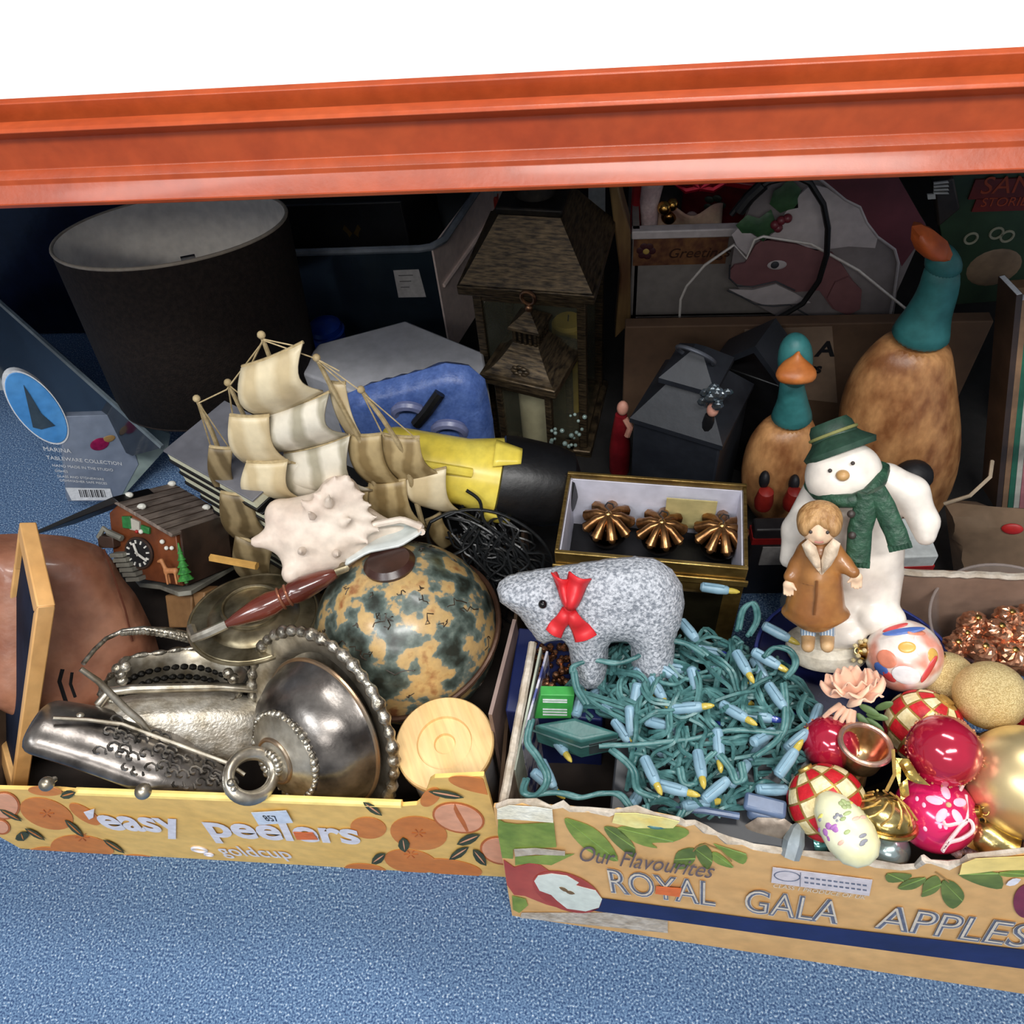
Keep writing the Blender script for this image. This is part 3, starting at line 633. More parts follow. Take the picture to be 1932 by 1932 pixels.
b = MB(); b.prism(fr.xz([(1438, 655), (1452, 648), (1456, 636), (1462, 632), (1466, 645), (1472, 652), (1466, 660), (1455, 657)], -.0014), -.0018, -.001); obj('printed_emblem', b, ink_k, t, smooth=0)

# black house-shaped lanterns in the shade
blk_l = mat('lantern_slate', (34, 37, 44), (26, 29, 36), 20, .5)
p0 = at(1290, 890, y=.84); fr = Fr.yaw((p0.x, .84, 0), -24); hz = .205
t = thing('black_lantern', 'matt black square lantern with a hipped roof and a ring handle in the shade', 'lantern', fr); wd = .062
b = MB(); b.box((-wd, -wd, 0), (wd, wd, hz)); obj('body', b, blk_l, t, bevel=.003)
b = MB(); R = [[V((a * r, c * r, z)) for a, c in ((-1, -1), (1, -1), (1, 1), (-1, 1))] for r, z in ((wd * 1.06, hz), (wd * 1.06, hz + .008), (wd * .46, hz + .055), (wd * .44, hz + .06))]; b.rings(R); obj('roof', b, blk_l, t, smooth=20)
b = MB(); R = [[V((a * r, c * r, z)) for a, c in ((-1, -1), (1, -1), (1, 1), (-1, 1))] for r, z in ((wd * .62, hz + .06), (wd * .62, hz + .068), (wd * .12, hz + .10))]; b.rings(R); obj('upper_roof', b, blk_l, t, smooth=20)
b = MB(); b.torus((0, -.012, hz + .098), .026, .0028, ax=(.1, .8, .6), n=30); obj('ring_handle', b, mat('ring_grey', (104, 108, 118), None, 30, .4, .6), t)
b = MB()
for k in range(6):
    a = k * PI / 3; b.ball((.02 * math.cos(a), -wd - .002, hz * .42 + .012 * math.sin(a)), (.009, .002, .004), 10, 6)
obj('snowflake_cutout', b, mat('flake_grey', (110, 112, 112), None, 30, .5), t)
b = MB(); b.box((-wd * .8, -wd - .03, 0), (wd * .7, -wd - .003, .018)); obj('front_step', b, mat('step_grey', (70, 80, 92)), t, bevel=.002)
fr = Fr.yaw((at(1395, 880, y=.93).x, .93, 0), -30)
t = thing('black_bird_box', 'black pitched-roof box behind the black square lantern', 'box', fr); wd = .05; hz = .20
b = MB(); b.box((-wd, -wd * .6, 0), (wd, wd * .6, hz)); obj('body', b, black, t, bevel=.002)
b = MB(); b.prism([(-wd * 1.25, hz - .01), (0, hz + .05), (wd * 1.25, hz - .01), (wd * 1.25, hz), (0, hz + .062), (-wd * 1.25, hz)], -wd * .8, wd * .6); obj('pitched_roof', b, blk_l, t, smooth=20)
p0 = at(1340, 775, y=.78); fr = Fr(p0); k = fr.k
t = thing('foil_angel', 'small figure with a crumpled silver foil top before the black box', 'figurine', fr)
b = MB(); b.lathe([(.018, -p0.z), (.010, -.03), (.006, -.008)], 12); obj('stick_body', b, black, t)
b = MB(); b.ball((.003, 0, .002), (.008, .008, .011), 12, 8); obj('face', b, mat('skin_pink', (206, 150, 130)), t)
b = MB()
for i in range(14): b.ball((random.uniform(-.014, .02), random.uniform(-.01, .01), random.uniform(.012, .034)), (.008, .005, .007), 6, 4)
obj('foil_crown', b, mat('foil_silver', (170, 182, 188), (110, 120, 128), 60, .2, .9), t, smooth=0)

# ------------------------------------------------------------------ ducks
wood = mat('duck_wood', (200, 146, 94), (136, 86, 50), 38, .42, 0, .1, 120, .36, .66, stretch=(1, 1, .5))
teal = mat('duck_teal', (54, 122, 122), (36, 94, 94), 24, .5, 0, .05); bill = mat('duck_bill', (208, 128, 66), (176, 96, 40), 26, .45)
def loft_px(fr, rows, ratio=.9, y=0, n=28):
    b = MB(); R = []
    for xl, yl, xr_, yr in rows:
        a, c = fr.q(xl, yl, y), fr.q(xr_, yr, y); m = (a + c) / 2; u = (c - a) / 2; r = u.length
        R.append([m + u * math.cos(2 * PI * j / n) + V((0, r * ratio * math.sin(2 * PI * j / n), 0)) for j in range(n)])
    return b.rings(R)
# small duck
fr = Fr((at(1470, 940, y=.80).x, .80, 0), (1, 0, 0), (0, 1, 0)); base = fr.q(1470, 965).z
fr = Fr((fr.O.x, .80, max(0, base)))
t = thing('small_duck', 'small brown wooden duck with a teal head and orange bill', 'duck ornament', fr)
rows = [(1425, 975, 1515, 975), (1404, 940, 1535, 940), (1396, 905, 1545, 905), (1400, 870, 1545, 868), (1412, 835, 1544, 832), (1432, 810, 1540, 806), (1450, 795, 1535, 792)]
obj('body', loft_px(fr, rows, .85), wood, t, smooth=60, sub=1)
rows = [(1448, 797, 1537, 793), (1458, 780, 1532, 777), (1468, 755, 1524, 753), (1470, 728, 1518, 727), (1472, 715, 1516, 714)]
obj('neck', loft_px(fr, rows, .9), teal, t, smooth=60, sub=1)
rows = [(1474, 722, 1520, 722), (1468, 705, 1530, 704), (1466, 680, 1535, 678), (1470, 655, 1533, 652), (1482, 640, 1522, 637), (1494, 633, 1510, 632)]
obj('head', loft_px(fr, rows, 1.05), teal, t, smooth=60, sub=1)
hc = fr.q(1502, 700, -.035); b = skin([E_(hc, (.019, .020, .010)), C_(hc + V((-.014, -.004, -.004)), hc + V((.014, -.004, -.004)), .007), C_(hc + V((0, .004, .0)), hc + V((0, .010, .020)), .011, .003)], .012, .0035); obj('bill', b, bill, t, smooth=60)
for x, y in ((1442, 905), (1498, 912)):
    b = MB(); c = fr.q(x, y, -.052); b.ball(c, (.007, .010, .015)); obj('hollow_shade', b, ink_k, t)  # black ellipsoid stands for the shade in a leg hollow
for x in (1443, 1497):
    b = MB(); c = fr.q(x, 938, -.065); b.lathe([(.011, 0), (.013, .012), (.010, .032), (.003, .036)], 14, O=(c.x, c.y, c.z - .02)); obj('red_boot', b, mat('boot_red', (150, 40, 32), (120, 26, 22), 30, .4), t)
# large duck, its head thrown back
fr = Fr((at(1700, 930, y=.85).x, .85, 0)); zb = fr.q(1690, 950).z; fr = Fr((fr.O.x, .85, max(.0, zb)))
t = thing('large_duck', 'large brown wooden duck with a teal neck stretching its bill upward', 'duck ornament', fr)
rows = [(1640, 985, 1745, 985), (1610, 940, 1775, 945), (1592, 890, 1800, 900), (1580, 830, 1812, 845), (1582, 780, 1813, 795), (1595, 735, 1808, 750), (1618, 695, 1803, 708), (1650, 660, 1798, 668), (1672, 640, 1794, 645)]
obj('body', loft_px(fr, rows, .82), wood, t, smooth=60, sub=1)
rows = [(1670, 642, 1795, 647), (1690, 615, 1792, 622), (1712, 585, 1795, 592), (1730, 555, 1805, 562), (1740, 525, 1813, 530), (1744, 500, 1812, 500)]
obj('neck', loft_px(fr, rows, .85), teal, t, smooth=60, sub=1)
rows = [(1742, 515, 1814, 515), (1744, 492, 1818, 495), (1752, 470, 1810, 478), (1765, 458, 1795, 462)]
obj('head', loft_px(fr, rows, .9), teal, t, smooth=60, sub=1)
P = fr.xz([(1720, 455), (1722, 432), (1740, 428), (1765, 440), (1790, 460), (1800, 485), (1780, 492), (1745, 490), (1728, 475)], -.03)
b = MB(); b.inflate(P, .045, .02, .006, yoff=-.025); obj('bill', b, mat('bill_deep', (190, 92, 40), (160, 70, 30), 26, .45), t, smooth=60)
c = fr.q(1722, 900, -.085); b = MB(); b.ball(c, (.026, .022, .026)); obj('hollow_shade', b, ink_k, t)  # shade of the hollow as a black ellipsoid, next one too
c = fr.q(1640, 905, -.08); b = MB(); b.ball(c, (.018, .020, .022)); obj('hollow_shade', b, ink_k, t)

# ------------------------------------------------------------------ far right: cards, magazines, brown bag
YG = 1.16; fr = Fr((at(1870, 430, y=YG).x, YG, 0))
t = thing('green_storybook', 'dark green picture board with red lettering at the top right', 'book', fr)
P = fr.xz([(1755, 330), (1990, 320), (2000, 560), (1800, 575)]); b = MB(); b.prism(P, 0, .02); obj('cover', b, mat('book_green', (42, 66, 42), (28, 48, 30), 12, .5), t, bevel=.001)
for (x, y), s_, h in (((1846, 366), 'SANTA', .038), ((1848, 390), 'STORIES', .020)):
    b = MB(); a, c = fr.q(x - 6, y - 28 if h > .03 else y - 16, -.001), fr.q(1990, y + 4, -.001); b.box((a.x, -.003, c.z), (c.x, 0, a.z)); obj('title_band', b, mat('band_red', (110, 30, 24), (90, 22, 18), 20, .5), t)
    b = put(text(s_, h, .0002), fr.q(x, y, -.0035), V((1, 0, 0)), V((0, 0, 1)), V((0, 1, 0))); obj('title', b, mat('title_orange', (160, 64, 30), None, 30, .6), t, smooth=0)
b = MB(); b.ball(fr.q(1875, 505, 0), (.04, .003, .034)); obj('painted_face', b, mat('painted_tan', (134, 112, 88), (110, 90, 70), 20, .6), t)
b = MB()
for x, y in ((1832, 450), (1880, 440), (1900, 446)): b.torus(fr.q(x, y, -.001), .009, .002, ax=(0, 1, 0), n=16, m=6)
obj('painted_curls', b, mat('curl_pale', (150, 150, 130)), t)
fr = Fr((at(1790, 380, y=1.13).x, 1.13, 0)); t = thing('silver_cracker', 'small dark cracker with pale stripes hanging right of the face sign', 'cracker', fr)
P = fr.xz([(1762, 350), (1800, 335), (1812, 395), (1770, 430)]); b = MB(); b.prism(P, 0, .02); obj('barrel', b, mat('cracker_dark', (52, 44, 38), (34, 28, 26), 20, .5), t, bevel=.003)
b = MB()
for i in range(4): b.prism(fr.xz([(1761, 344 + i * 6), (1788, 341 + i * 7), (1790, 344 + i * 7), (1761, 347 + i * 6)], -.002), -.004, -.001)
b.prism(fr.xz([(1749, 366), (1764, 365), (1765, 374), (1750, 375)], -.002), -.004, -.001); obj('silver_stripe', b, mat('stripe_silver', (196, 196, 190), None, 30, .4), t, smooth=0)

cols = [((66, 50, 40), 'dark brown'), ((150, 116, 84), 'tan'), ((46, 110, 84), 'green'), ((206, 204, 190), 'off white'), ((190, 120, 124), 'pink'), ((44, 104, 150), 'blue')]
for i, (c, nm) in enumerate(cols):
    x0 = 1884 + i * 11; p = at(x0, 960, z=.06); tp = at(x0 + 40 - i, 556 + 10 * i, y=p.y + .05); fr = Fr.axis(p, tp - p, V((1, .06, 0))); mh = (tp - p).length
    t = thing('magazine', '%s magazine standing on edge beside the brown paper bag' % nm, 'magazine', fr, 'magazines at the right border')
    b = MB(); b.box((-.05, -.0035, 0), (.0, .0035, mh)); obj('cover', b, mat('mag_%d' % i, c, tuple(int(v * .6) for v in c), 14, .4), t)
    b = MB(); b.box((-.0485, -.0028, .002), (-.0006, .0028, mh + .0004)); obj('pages', b, ink_w, t)
fr = Fr((at(1905, 520, y=.99).x, .99, 0)); b = MB(); p = [(1908, 545), (1985, 540), (1990, 960), (1872, 965)]
b.prism(fr.xz(p), 0, .02); tag(obj('tan_folder', b, mat('folder_tan', (130, 100, 68), (104, 78, 52), 16, .7), fr=fr, bevel=.001), 'tan folder standing behind the magazines at the right border', 'folder')
paper = mat('bag_paper', (124, 100, 78), (104, 84, 64), 14, .8, 0, .1, 20)
p0 = at(1850, 1075, z=.06); fr = Fr.axis(p0, wdir(1850, 1000, .05, -1, .55)); t = thing('brown_paper_bag', 'crumpled brown paper bag with a red mark standing behind the right carton', 'bag', fr)
P = fr.xz([(1782, 950), (1800, 948), (1865, 955), (1932, 960), (1990, 965), (1990, 1085), (1800, 1085)]); b = MB(); b.inflate(P, .05, .02, .012); obj('bag', b, paper, t, smooth=40)
b = MB(); b.tube([fr.q(1782, 950, -.012), fr.q(1830, 935, -.02), fr.q(1868, 900, -.005), fr.q(1872, 870, .02)], .0025, 6); obj('torn_edge', b, mat('paper_pale', (176, 158, 134)), t)
b = MB(); b.ball(fr.q(1910, 998, -.026), (.012, .003, .008)); obj('red_mark', b, mat('mark_red', (170, 30, 28)), t)
# white and red carton behind the snowman
fr = Fr.yaw(at(1690, 1070, z=.16), 4); t = thing('white_red_packet', 'white packet with a red stripe lying behind the snowman', 'packet', fr)
b = MB(); b.box((-.10, 0, -.16), (.045, .06, .02)); obj('packet', b, mat('offwhite_card', (205, 210, 208)), t, bevel=.002)
b = MB(); b.box((-.101, -.001, -.01), (.046, .061, .0)); obj('red_stripe', b, mat('mark_red', (170, 30, 28)), t)
fr = Fr.yaw(at(1470, 1000, z=.15), 2); t = thing('red_tin', 'dark tin with a red band between the gold box and the snowman', 'tin', fr)
b = MB(); b.box((-.03, 0, -.15), (.05, .022, .0)); obj('tin_body', b, mat('tin_dark', (48, 44, 46), (34, 30, 32), 20, .4), t, bevel=.003)
b = MB(); b.box((-.031, -.001, -.03), (.051, .023, -.018)); obj('red_band', b, mat('mark_red', (170, 30, 28)), t)
b = MB(); b.box((-.015, -.002, -.075), (.035, .0, -.036)); obj('grey_label', b, mat('label_grey', (196, 192, 190)), t)

# ================================================================== LEFT CARTON
box_y = mat('carton_yellow', (248, 204, 118), (242, 196, 108), 9, .6); box_in = mat('carton_inside_shaded', (96, 74, 54), (80, 60, 44), 14, .85)  # inside darkened below kraft brown for the shaded gaps
edge_y = mat('fold_cream', (252, 226, 140), (246, 216, 124), 14, .55)
o_org = mat('print_orange', (222, 138, 66), (214, 126, 54), 12, .6); o_pink = mat('print_peach', (244, 178, 140), (236, 164, 124), 12, .6)
o_rind = mat('print_rind', (204, 112, 48), None, 12, .6); o_leaf = mat('print_leaf', (70, 78, 44), (50, 58, 34), 60, .6); o_txt = mat('print_lilac', (240, 238, 244), (232, 230, 240), 30, .6)
LY = .262; fr = Fr((-.72, LY, 0)); LX = .62; LH = .215; LD = .41
t = thing('citrus_carton', 'yellow open cardboard tray printed with oranges and the words easy peelers', 'cardboard box', fr)
top = [(-60, 1490), (60, 1490), (110, 1491), (142, 1494), (300, 1501), (450, 1507), (600, 1513), (700, 1516), (757, 1518), (760, 1521), (786, 1519), (799, 1508), (806, 1490), (811, 1474), (820, 1468), (960, 1466)]
P = [(0, .0)] + [(LX, 0)] + [tuple(p) for p in reversed(fr.xz(top))]
P = [(max(0, min(LX, x)), max(0, z)) for x, z in P]
P[2] = (LX, P[2][1]); P[-1] = (0, P[-1][1])
b = MB(); b.prism(P, 0, .004); obj('front_panel', b, box_y, t)
a, c = fr.q(142, 1494), fr.q(757, 1518)
b = MB(); b.tube([V((a.x, .0015, a.z - .002)), V((c.x, .0015, c.z - .002))], .0042, 8); obj('rolled_edge', b, edge_y, t)
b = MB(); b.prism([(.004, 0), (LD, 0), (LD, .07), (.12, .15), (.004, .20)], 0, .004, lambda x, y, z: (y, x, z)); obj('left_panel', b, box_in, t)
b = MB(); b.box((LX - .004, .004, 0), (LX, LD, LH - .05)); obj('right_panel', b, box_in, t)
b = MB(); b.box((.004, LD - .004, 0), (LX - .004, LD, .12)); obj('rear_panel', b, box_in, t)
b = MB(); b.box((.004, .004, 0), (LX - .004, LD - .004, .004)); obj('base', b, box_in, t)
def pl(pts, lay): return [(max(.001, min(LX - .001, x)), max(.001, z)) for x, z in fr.xz(pts, -lay)]
def ellp(cx, cy, rx, ry, rot=0, n=28, a0=0, a1=2 * PI):
    c, s_ = math.cos(math.radians(rot)), math.sin(math.radians(rot)); out = []
    for i in range(n): a = a0 + (a1 - a0) * i / n; x, y = rx * math.cos(a), ry * math.sin(a); out.append((cx + x * c - y * s_, cy + x * s_ + y * c))
    return out
def decal(name, pts, lay, m): NL[0] += .00001; lay += NL[0]; b = MB(); b.prism(pl(pts, lay), -lay - .0003, -lay + .0001); return obj(name, b, m, t, smooth=0)
NL = [0]
for e in ((88, 1535, 52, 27, 18), (160, 1536, 34, 12, 32), (155, 1602, 60, 26, 6), (85, 1608, 30, 10, 0), (262, 1622, 36, 9, 5), (790, 1572, 54, 31, 8), (695, 1562, 34, 20, 5), (775, 1625, 50, 22, 8), (850, 1638, 60, 16, 8), (690, 1642, 40, 12, 6), (812, 1504, 22, 14, -40), (85, 1492, 32, 9, 4), (905, 1482, 60, 14, 12)):
    decal('printed_orange', ellp(*e), .0006, o_org)
for e in ((865, 1543, 50, 28, 12), (945, 1605, 40, 26, 12), (8, 1520, 30, 26, 12), (2, 1560, 18, 14, 20)): decal('printed_rind', ellp(*e), .0006, o_rind); decal('printed_segment', ellp(e[0], e[1], e[2] - 4, e[3] - 3, e[4]), .001, o_pink)
decal('segment_split', [(858, 1516), (864, 1528), (870, 1538), (878, 1552), (884, 1568), (880, 1569), (872, 1556), (862, 1540), (856, 1526)], .0014, o_rind)
def leafp(x, y, L, wd, rot): return [(x + math.cos(math.radians(rot)) * u * L - math.sin(math.radians(rot)) * v * wd, y + math.sin(math.radians(rot)) * u * L + math.cos(math.radians(rot)) * v * wd) for u, v in ((-1, 0), (-.6, .7), (0, 1), (.5, .75), (1, 0), (.5, -.75), (0, -1), (-.6, -.7))]
for L in ((20, 1538, 24, 5, 28), (42, 1578, 9, 14, 70), (66, 1574, 22, 5, 30), (140, 1563, 24, 6, 42), (215, 1597, 24, 5, 32), (128, 1499, 15, 8, -15), (842, 1499, 34, 7, 10), (703, 1526, 22, 7, 35), (884, 1584, 24, 9, -22), (866, 1610, 22, 8, -32), (905, 1618, 20, 9, 50), (762, 1594, 14, 11, 80), (714, 1620, 16, 9, -35)):
    decal('printed_leaf', leafp(*L), .0016, o_leaf); decal('leaf_vein', leafp(L[0], L[1], L[2] * .75, 1.1, L[4]), .002, o_pink if L[0] > 600 else o_org)
for (x, y) in ((790, 1572), (88, 1535), (155, 1580), (775, 1612)):
    b = MB()
    for k in range(6):
        a = k * PI / 3; b.prism(pl([(x + 2 * math.cos(a), y + 1.4 * math.sin(a)), (x + 13 * math.cos(a) - math.sin(a), y + 8 * math.sin(a) + math.cos(a)), (x + 13 * math.cos(a) + math.sin(a), y + 8 * math.sin(a) - math.cos(a))], .0014), -.0017, -.0013)
    obj('orange_star', b, o_rind, t, smooth=0)
XR, ZU, YB_ = V((1, 0, 0)), V((0, 0, 1)), V((0, 1, 0))
def write(name, s, px, py, px2, hpx, m, lay=.0018, off=0, shear=0):
    p, e = fr.q(px, py, -lay), fr.q(px2, py + (px2 - px) * .052, -lay); h = (fr.q(px, py - hpx, -lay) - p).length
    b = text(s, 1, .0, offset=off, shear=shear); wd = max(v[0] for v in b.v) - min(v[0] for v in b.v); x0 = min(v[0] for v in b.v)
    b = text(s, 1, .0, offset=off, shear=shear); ex = (e - p); k = ex.length / wd; b.v = [((x - x0) * k, y * h / .72, z) for x, y, z in b.v]
    return obj(name, put(b, p, ex.normalized(), ZU, YB_), m, t, smooth=0)
write('lettering', 'easy', 204, 1564, 364, 34, o_txt, lay=.0019, off=.03, shear=.3)
write('lettering', 'peelers', 392, 1577, 690, 36, o_txt, lay=.0019, off=.03, shear=.25)
decal('tick_mark', [(158, 1532), (178, 1526), (176, 1542), (168, 1546)], .0018, o_txt)
write('small_lettering', 'goldcup', 420, 1613, 554, 17, o_txt, lay=.0019, off=.01)
b = MB(); b.torus(fr.q(376, 1603, -.0014), .0085, .0016, ax=(0, 1, 0), n=20, m=6); b.torus(fr.q(394, 1612, -.0014), .0048, .0014, ax=(0, 1, 0), n=16, m=6); obj('printed_emblem', b, o_txt, t)
decal('lot_sticker', [(474, 1533), (540, 1529), (553, 1552), (488, 1556)], .0022, mat('sticker_white', (226, 236, 250), (216, 228, 244), 30, .5))
write('lot_number', '857', 503, 1549, 528, 10, ink_k, .0034)
decal('orange_sticker', [(553, 1570), (590, 1571), (600, 1584), (560, 1584)], .0022, mat('sticker_orange', (240, 120, 50), None, 30, .5))
LB = t
dkp = mat('gap_dark', (58, 48, 42), (36, 30, 27), 14, .9, 0, .2, 30)  # dark colour of the added sheets, shade between the packed things
b = MB(); b.grid(lambda u, v: V((-.715 + .61 * u, .27 + .398 * v, .055 + .018 * math.sin(17 * u + 5 * v) * math.sin(13 * v + 3 * u))), 40, 26); tag(obj('gap_sheet', b, dkp, solid=.002), 'added crumpled dark sheet filling the shaded gaps at the bottom of the citrus carton', 'paper')

def silver(name, c=(206, 200, 188), c2=(160, 152, 136), **k): return mat(name, c, c2, k.pop('scale', 14), k.pop('rough', .34), k.pop('metal', .88), k.pop('bump', .03), k.pop('bscale', 120), **k)
sil = silver('silver_plate', (214, 208, 194), (134, 124, 106), scale=34, detail=8); sil_d = silver('tarnished_silver', (150, 144, 138), (72, 68, 66), rough=.28, scale=26, detail=8); sil_h = silver('hammered_silver', (232, 227, 216), (184, 174, 156), rough=.42, metal=.65, bump=.14, bscale=320, scale=60)
brass_s = silver('brassy_silver', (176, 164, 136), (104, 94, 72), rough=.36, scale=30); sil_o = silver('ornate_silver', (210, 205, 192), (120, 112, 98), scale=90, rough=.28, bump=.2, bscale=180)
darkm = mat('oxide_dark', (52, 50, 46), (34, 32, 30), 40, .4, .7)

# ---- wooden framed mirror seen edge-on
pine = mat('pine_frame', (226, 178, 116), (208, 156, 94), 14, .45, 0, .03, 60, stretch=(1, 1, .2))
pm = at(55, 1250, z=.30); n_ = wdir(55, 1250, -1, .12, .16)
fr = Fr.axis(pm, wdir(55, 1250, -.05, -1, 0) - n_ * wdir(55, 1250, -.05, -1, 0).dot(n_), away=-n_)
t = thing('angular_mirror', 'pale wooden angular mirror frame standing on edge at the left end of the citrus carton', 'mirror', fr)
outr = fr.xz([(42, 980), (80, 1060), (72, 1145), (66, 1150), (45, 1320), (22, 1508), (0, 1480), (-14, 1390), (0, 1290), (14, 1170), (28, 1080)])
outr = fr.xz([(36, 985), (70, 1145), (20, 1508), (-8, 1400), (14, 1152), (27, 1056)])
cx = sum(p[0] for p in outr) / 6; cz_ = sum(p[1] for p in outr) / 6
inn = [(cx + (x - cx) * .86, cz_ + (z - cz_) * .88) for x, z in outr]
TH = fr.k * 30
for i in range(6):
    j = (i + 1) % 6; b = MB(); b.prism([outr[i], outr[j], inn[j], inn[i]], 0, TH); obj('frame_bar', b, pine, t, bevel=.0015)
b = MB(); b.prism([(cx + (x - cx) * .9, cz_ + (z - cz_) * .9) for x, z in outr], TH * .35, TH * .5); obj('mirror_glass', b, mat('mirror_dark', (34, 42, 62), (18, 24, 38), 10, .7, spec=.1), t, smooth=0)

# ---- brown leather pouch
leath = mat('leather_brown', (186, 134, 106), (134, 80, 58), 15, .40, 0, .25, 30, lo=.3, hi=.75, coat=.2)
pm = at(170, 1200, z=.17); fr = Fr.axis(pm, wdir(170, 1200, -.1, -1, .25))
t = thing('leather_pouch', 'worn brown leather pouch behind the silver baskets and the wooden frame', 'bag', fr)
P = fr.xz([(-50, 1020), (-10, 1008), (60, 1006), (130, 1012), (190, 1030), (212, 1055), (230, 1090), (256, 1120), (290, 1190), (304, 1240), (302, 1290), (280, 1330), (170, 1356), (100, 1362), (20, 1350), (-50, 1310)])
b = MB(); b.inflate(P, .11, .045, .011); obj('pouch_body', b, leath, t, smooth=60, sub=1)
b = MB(); b.tube([fr.q(x, y, -.054) for x, y in ((118, 1262), (112, 1285), (120, 1310), (128, 1335))], .0025, 6); b.tube([fr.q(x, y, -.054) for x, y in ((136, 1268), (133, 1290), (142, 1315))], .002, 6); obj('dark_lacing', b, ink_k, t)
b = MB(); b.tube([fr.q(x, y, -.052) for x, y in ((196, 1036), (216, 1090), (236, 1150), (250, 1210))], .0012, 5); obj('stitched_seam', b, mat('seam_dark', (104, 58, 42)), t)

# ---- books in a leaning stack
bk_c = mat('book_cover', (112, 112, 118), (100, 100, 106), 14, .4); bk_b = mat('book_black', (16, 16, 18), (10, 10, 12), 14, .4); bk_p = mat('book_pages', (226, 226, 200), (206, 206, 180), 300, .8, stretch=(1, 1, 8))
ztop = .335; c0, ca, cb = at(307, 850, z=ztop), at(440, 925, z=ztop), at(356, 792, z=ztop)
ex = (ca - c0).normalized(); ey = V((0, 0, 1)).cross(ex); Lw = (ca - c0).length * 1.25; Ld = max(.10, (cb - c0).dot(ey) * 1.5)
zc = ztop
for i in range(8):
    th = (.022, .020, .024, .020, .026, .022, .024, .022)[i]; off = (0, .004, -.003, .012, .02, .018, .024, .026)[i]
    fb = Fr(c0 + ex * off + ey * (.002 * i) + V((0, 0, zc - th - ztop)), ex, ey); zc -= th + .0008
    t = thing('book', ('black book with a plain grey cover on top of the stack by the ship' if i == 0 else 'black bound book with cream pages in the stack behind the clock, %s from the top' % ['', 'second', 'third', 'fourth', 'fifth', 'sixth', 'seventh', 'eighth'][i]), 'book', fb, 'stack of black books')
    b = MB(); b.box((0, 0, th - .003), (Lw, Ld, th)); obj('upper_cover', b, bk_c if i == 0 else bk_b, t, bevel=.0008)
    b = MB(); b.box((0, 0, 0), (Lw, Ld, .006)); obj('lower_cover', b, bk_b, t, bevel=.0008)
    b = MB(); b.box((.002, .002, .006), (Lw - .002, Ld - .006, th - .003)); obj('page_block', b, bk_p, t)

# ---- cuckoo clock
roofm = mat('clock_roof', (132, 118, 108), (92, 80, 72), 30, .75, 0, .15, 60, stretch=(6, 1, 1)); clk = mat('clock_wood', (124, 66, 34), (86, 44, 24), 24, .4); clk_d = mat('clock_dark', (70, 50, 40), (48, 34, 28), 24, .5)
deckm = mat('clock_deck', (140, 138, 126), (104, 102, 94), 30, .7, 0, .1, 80)
p0 = at(300, 1100, z=.205); ey = wdir(300, 1040, .94, -.33, -.74); up = wdir(300, 1040, -.04, -1, .0); ez = (up - ey * up.dot(ey)).normalized(); fr = Fr(p0, ey.cross(ez), ey, ez); k = fr.k
t = thing('cuckoo_clock', 'small chalet cuckoo clock with a weathered roof and a black dial behind the leather pouch', 'clock', fr)
D = 150 * k; G = lambda *a: fr.xz(a)
b = MB(); b.prism(G((206, 968), (226, 948), (262, 972), (332, 1010), (345, 1106), (262, 1092), (214, 1050)), 0, D); obj('chalet_body', b, clk, t, bevel=.001)
w0, w1 = fr.q(334, 1002), fr.q(346, 1106); b = MB(); b.prism([(w0.x, w0.z), (w0.x + .003, w0.z), (w1.x + .003, w1.z), (w1.x, w1.z)], .004, D - .004); obj('side_wall', b, clk_d, t)
rp = G((222, 936), (338, 1004), (336, 1010), (220, 942)); b = MB(); b.prism(rp, -.012, D * 1.02); obj('right_roof', b, roofm, t, bevel=.001)
lp = G((238, 944), (84, 1004), (86, 996), (226, 934)); b = MB(); b.prism(lp, -.012, .05); obj('left_roof', b, bk_b, t, bevel=.001)
r0, r1 = V((rp[0][0], 0, rp[0][1])), V((rp[1][0], 0, rp[1][1])); rn = V((-(r1.z - r0.z), 0, r1.x - r0.x)).normalized() * (1 if r1.x > r0.x else -1)
for j_ in range(1, 8):
    c = r0 + (r1 - r0) * (j_ / 8) + rn * .0002; b = MB(); b.tube([c + V((0, -.012, 0)), c + V((0, D * 1.02, 0))], .0006, 4); obj('plank_line', b, clk_d, t)
for u, y in ((.06, .012), (.04, D * .95), (.72, D * .86), (.35, .004)):
    c = r0 + (r1 - r0) * u + rn * .002 + V((0, y, 0)); b = MB(); b.ball(c, (.006, .005, .004), 8, 6); obj('roof_stone', b, mat('stone_white', (226, 224, 214), None, 30, .7), t)
dz = fr.q(330, 1110).z; dk = [fr.qz(x, y, dz) for x, y in ((252, 1088), (262, 1100), (300, 1104), (335, 1117), (360, 1114), (443, 1066), (400, 1050), (300, 1050))]
b = MB(); b.slab([(p.x, p.y) for p in dk], dz - .006, dz); obj('deck', b, deckm, t, bevel=.001)
for a_, c_ in (((300, 1128), (352, 1190)), ((352, 1122), (376, 1170))):
    P_ = G(a_, (c_[0], a_[1]), c_, (a_[0] + 8, c_[1])); b = MB(); b.prism(P_, .01, .04); obj('under_block', b, mat('block_wood', (150, 112, 72), (116, 82, 50), 20, .6), t, bevel=.002)
fx = fr.q(266, 1042); rd = 29 * k; b = MB(); b.lathe([(rd, 0), (rd, .004), (rd * .95, .005), (.001, .005)], 32, O=(fx.x, 0, fx.z), ax=(0, -1, 0)); dial = obj('dial', b, ink_k, t)
b = MB(); b.torus((fx.x, -.004, fx.z), rd, .0016, ax=(0, 1, 0), n=30, m=6); obj('dial_ring', b, clk_d, dial)
dw = mat('dial_white', (236, 234, 226), None, 30, .5)
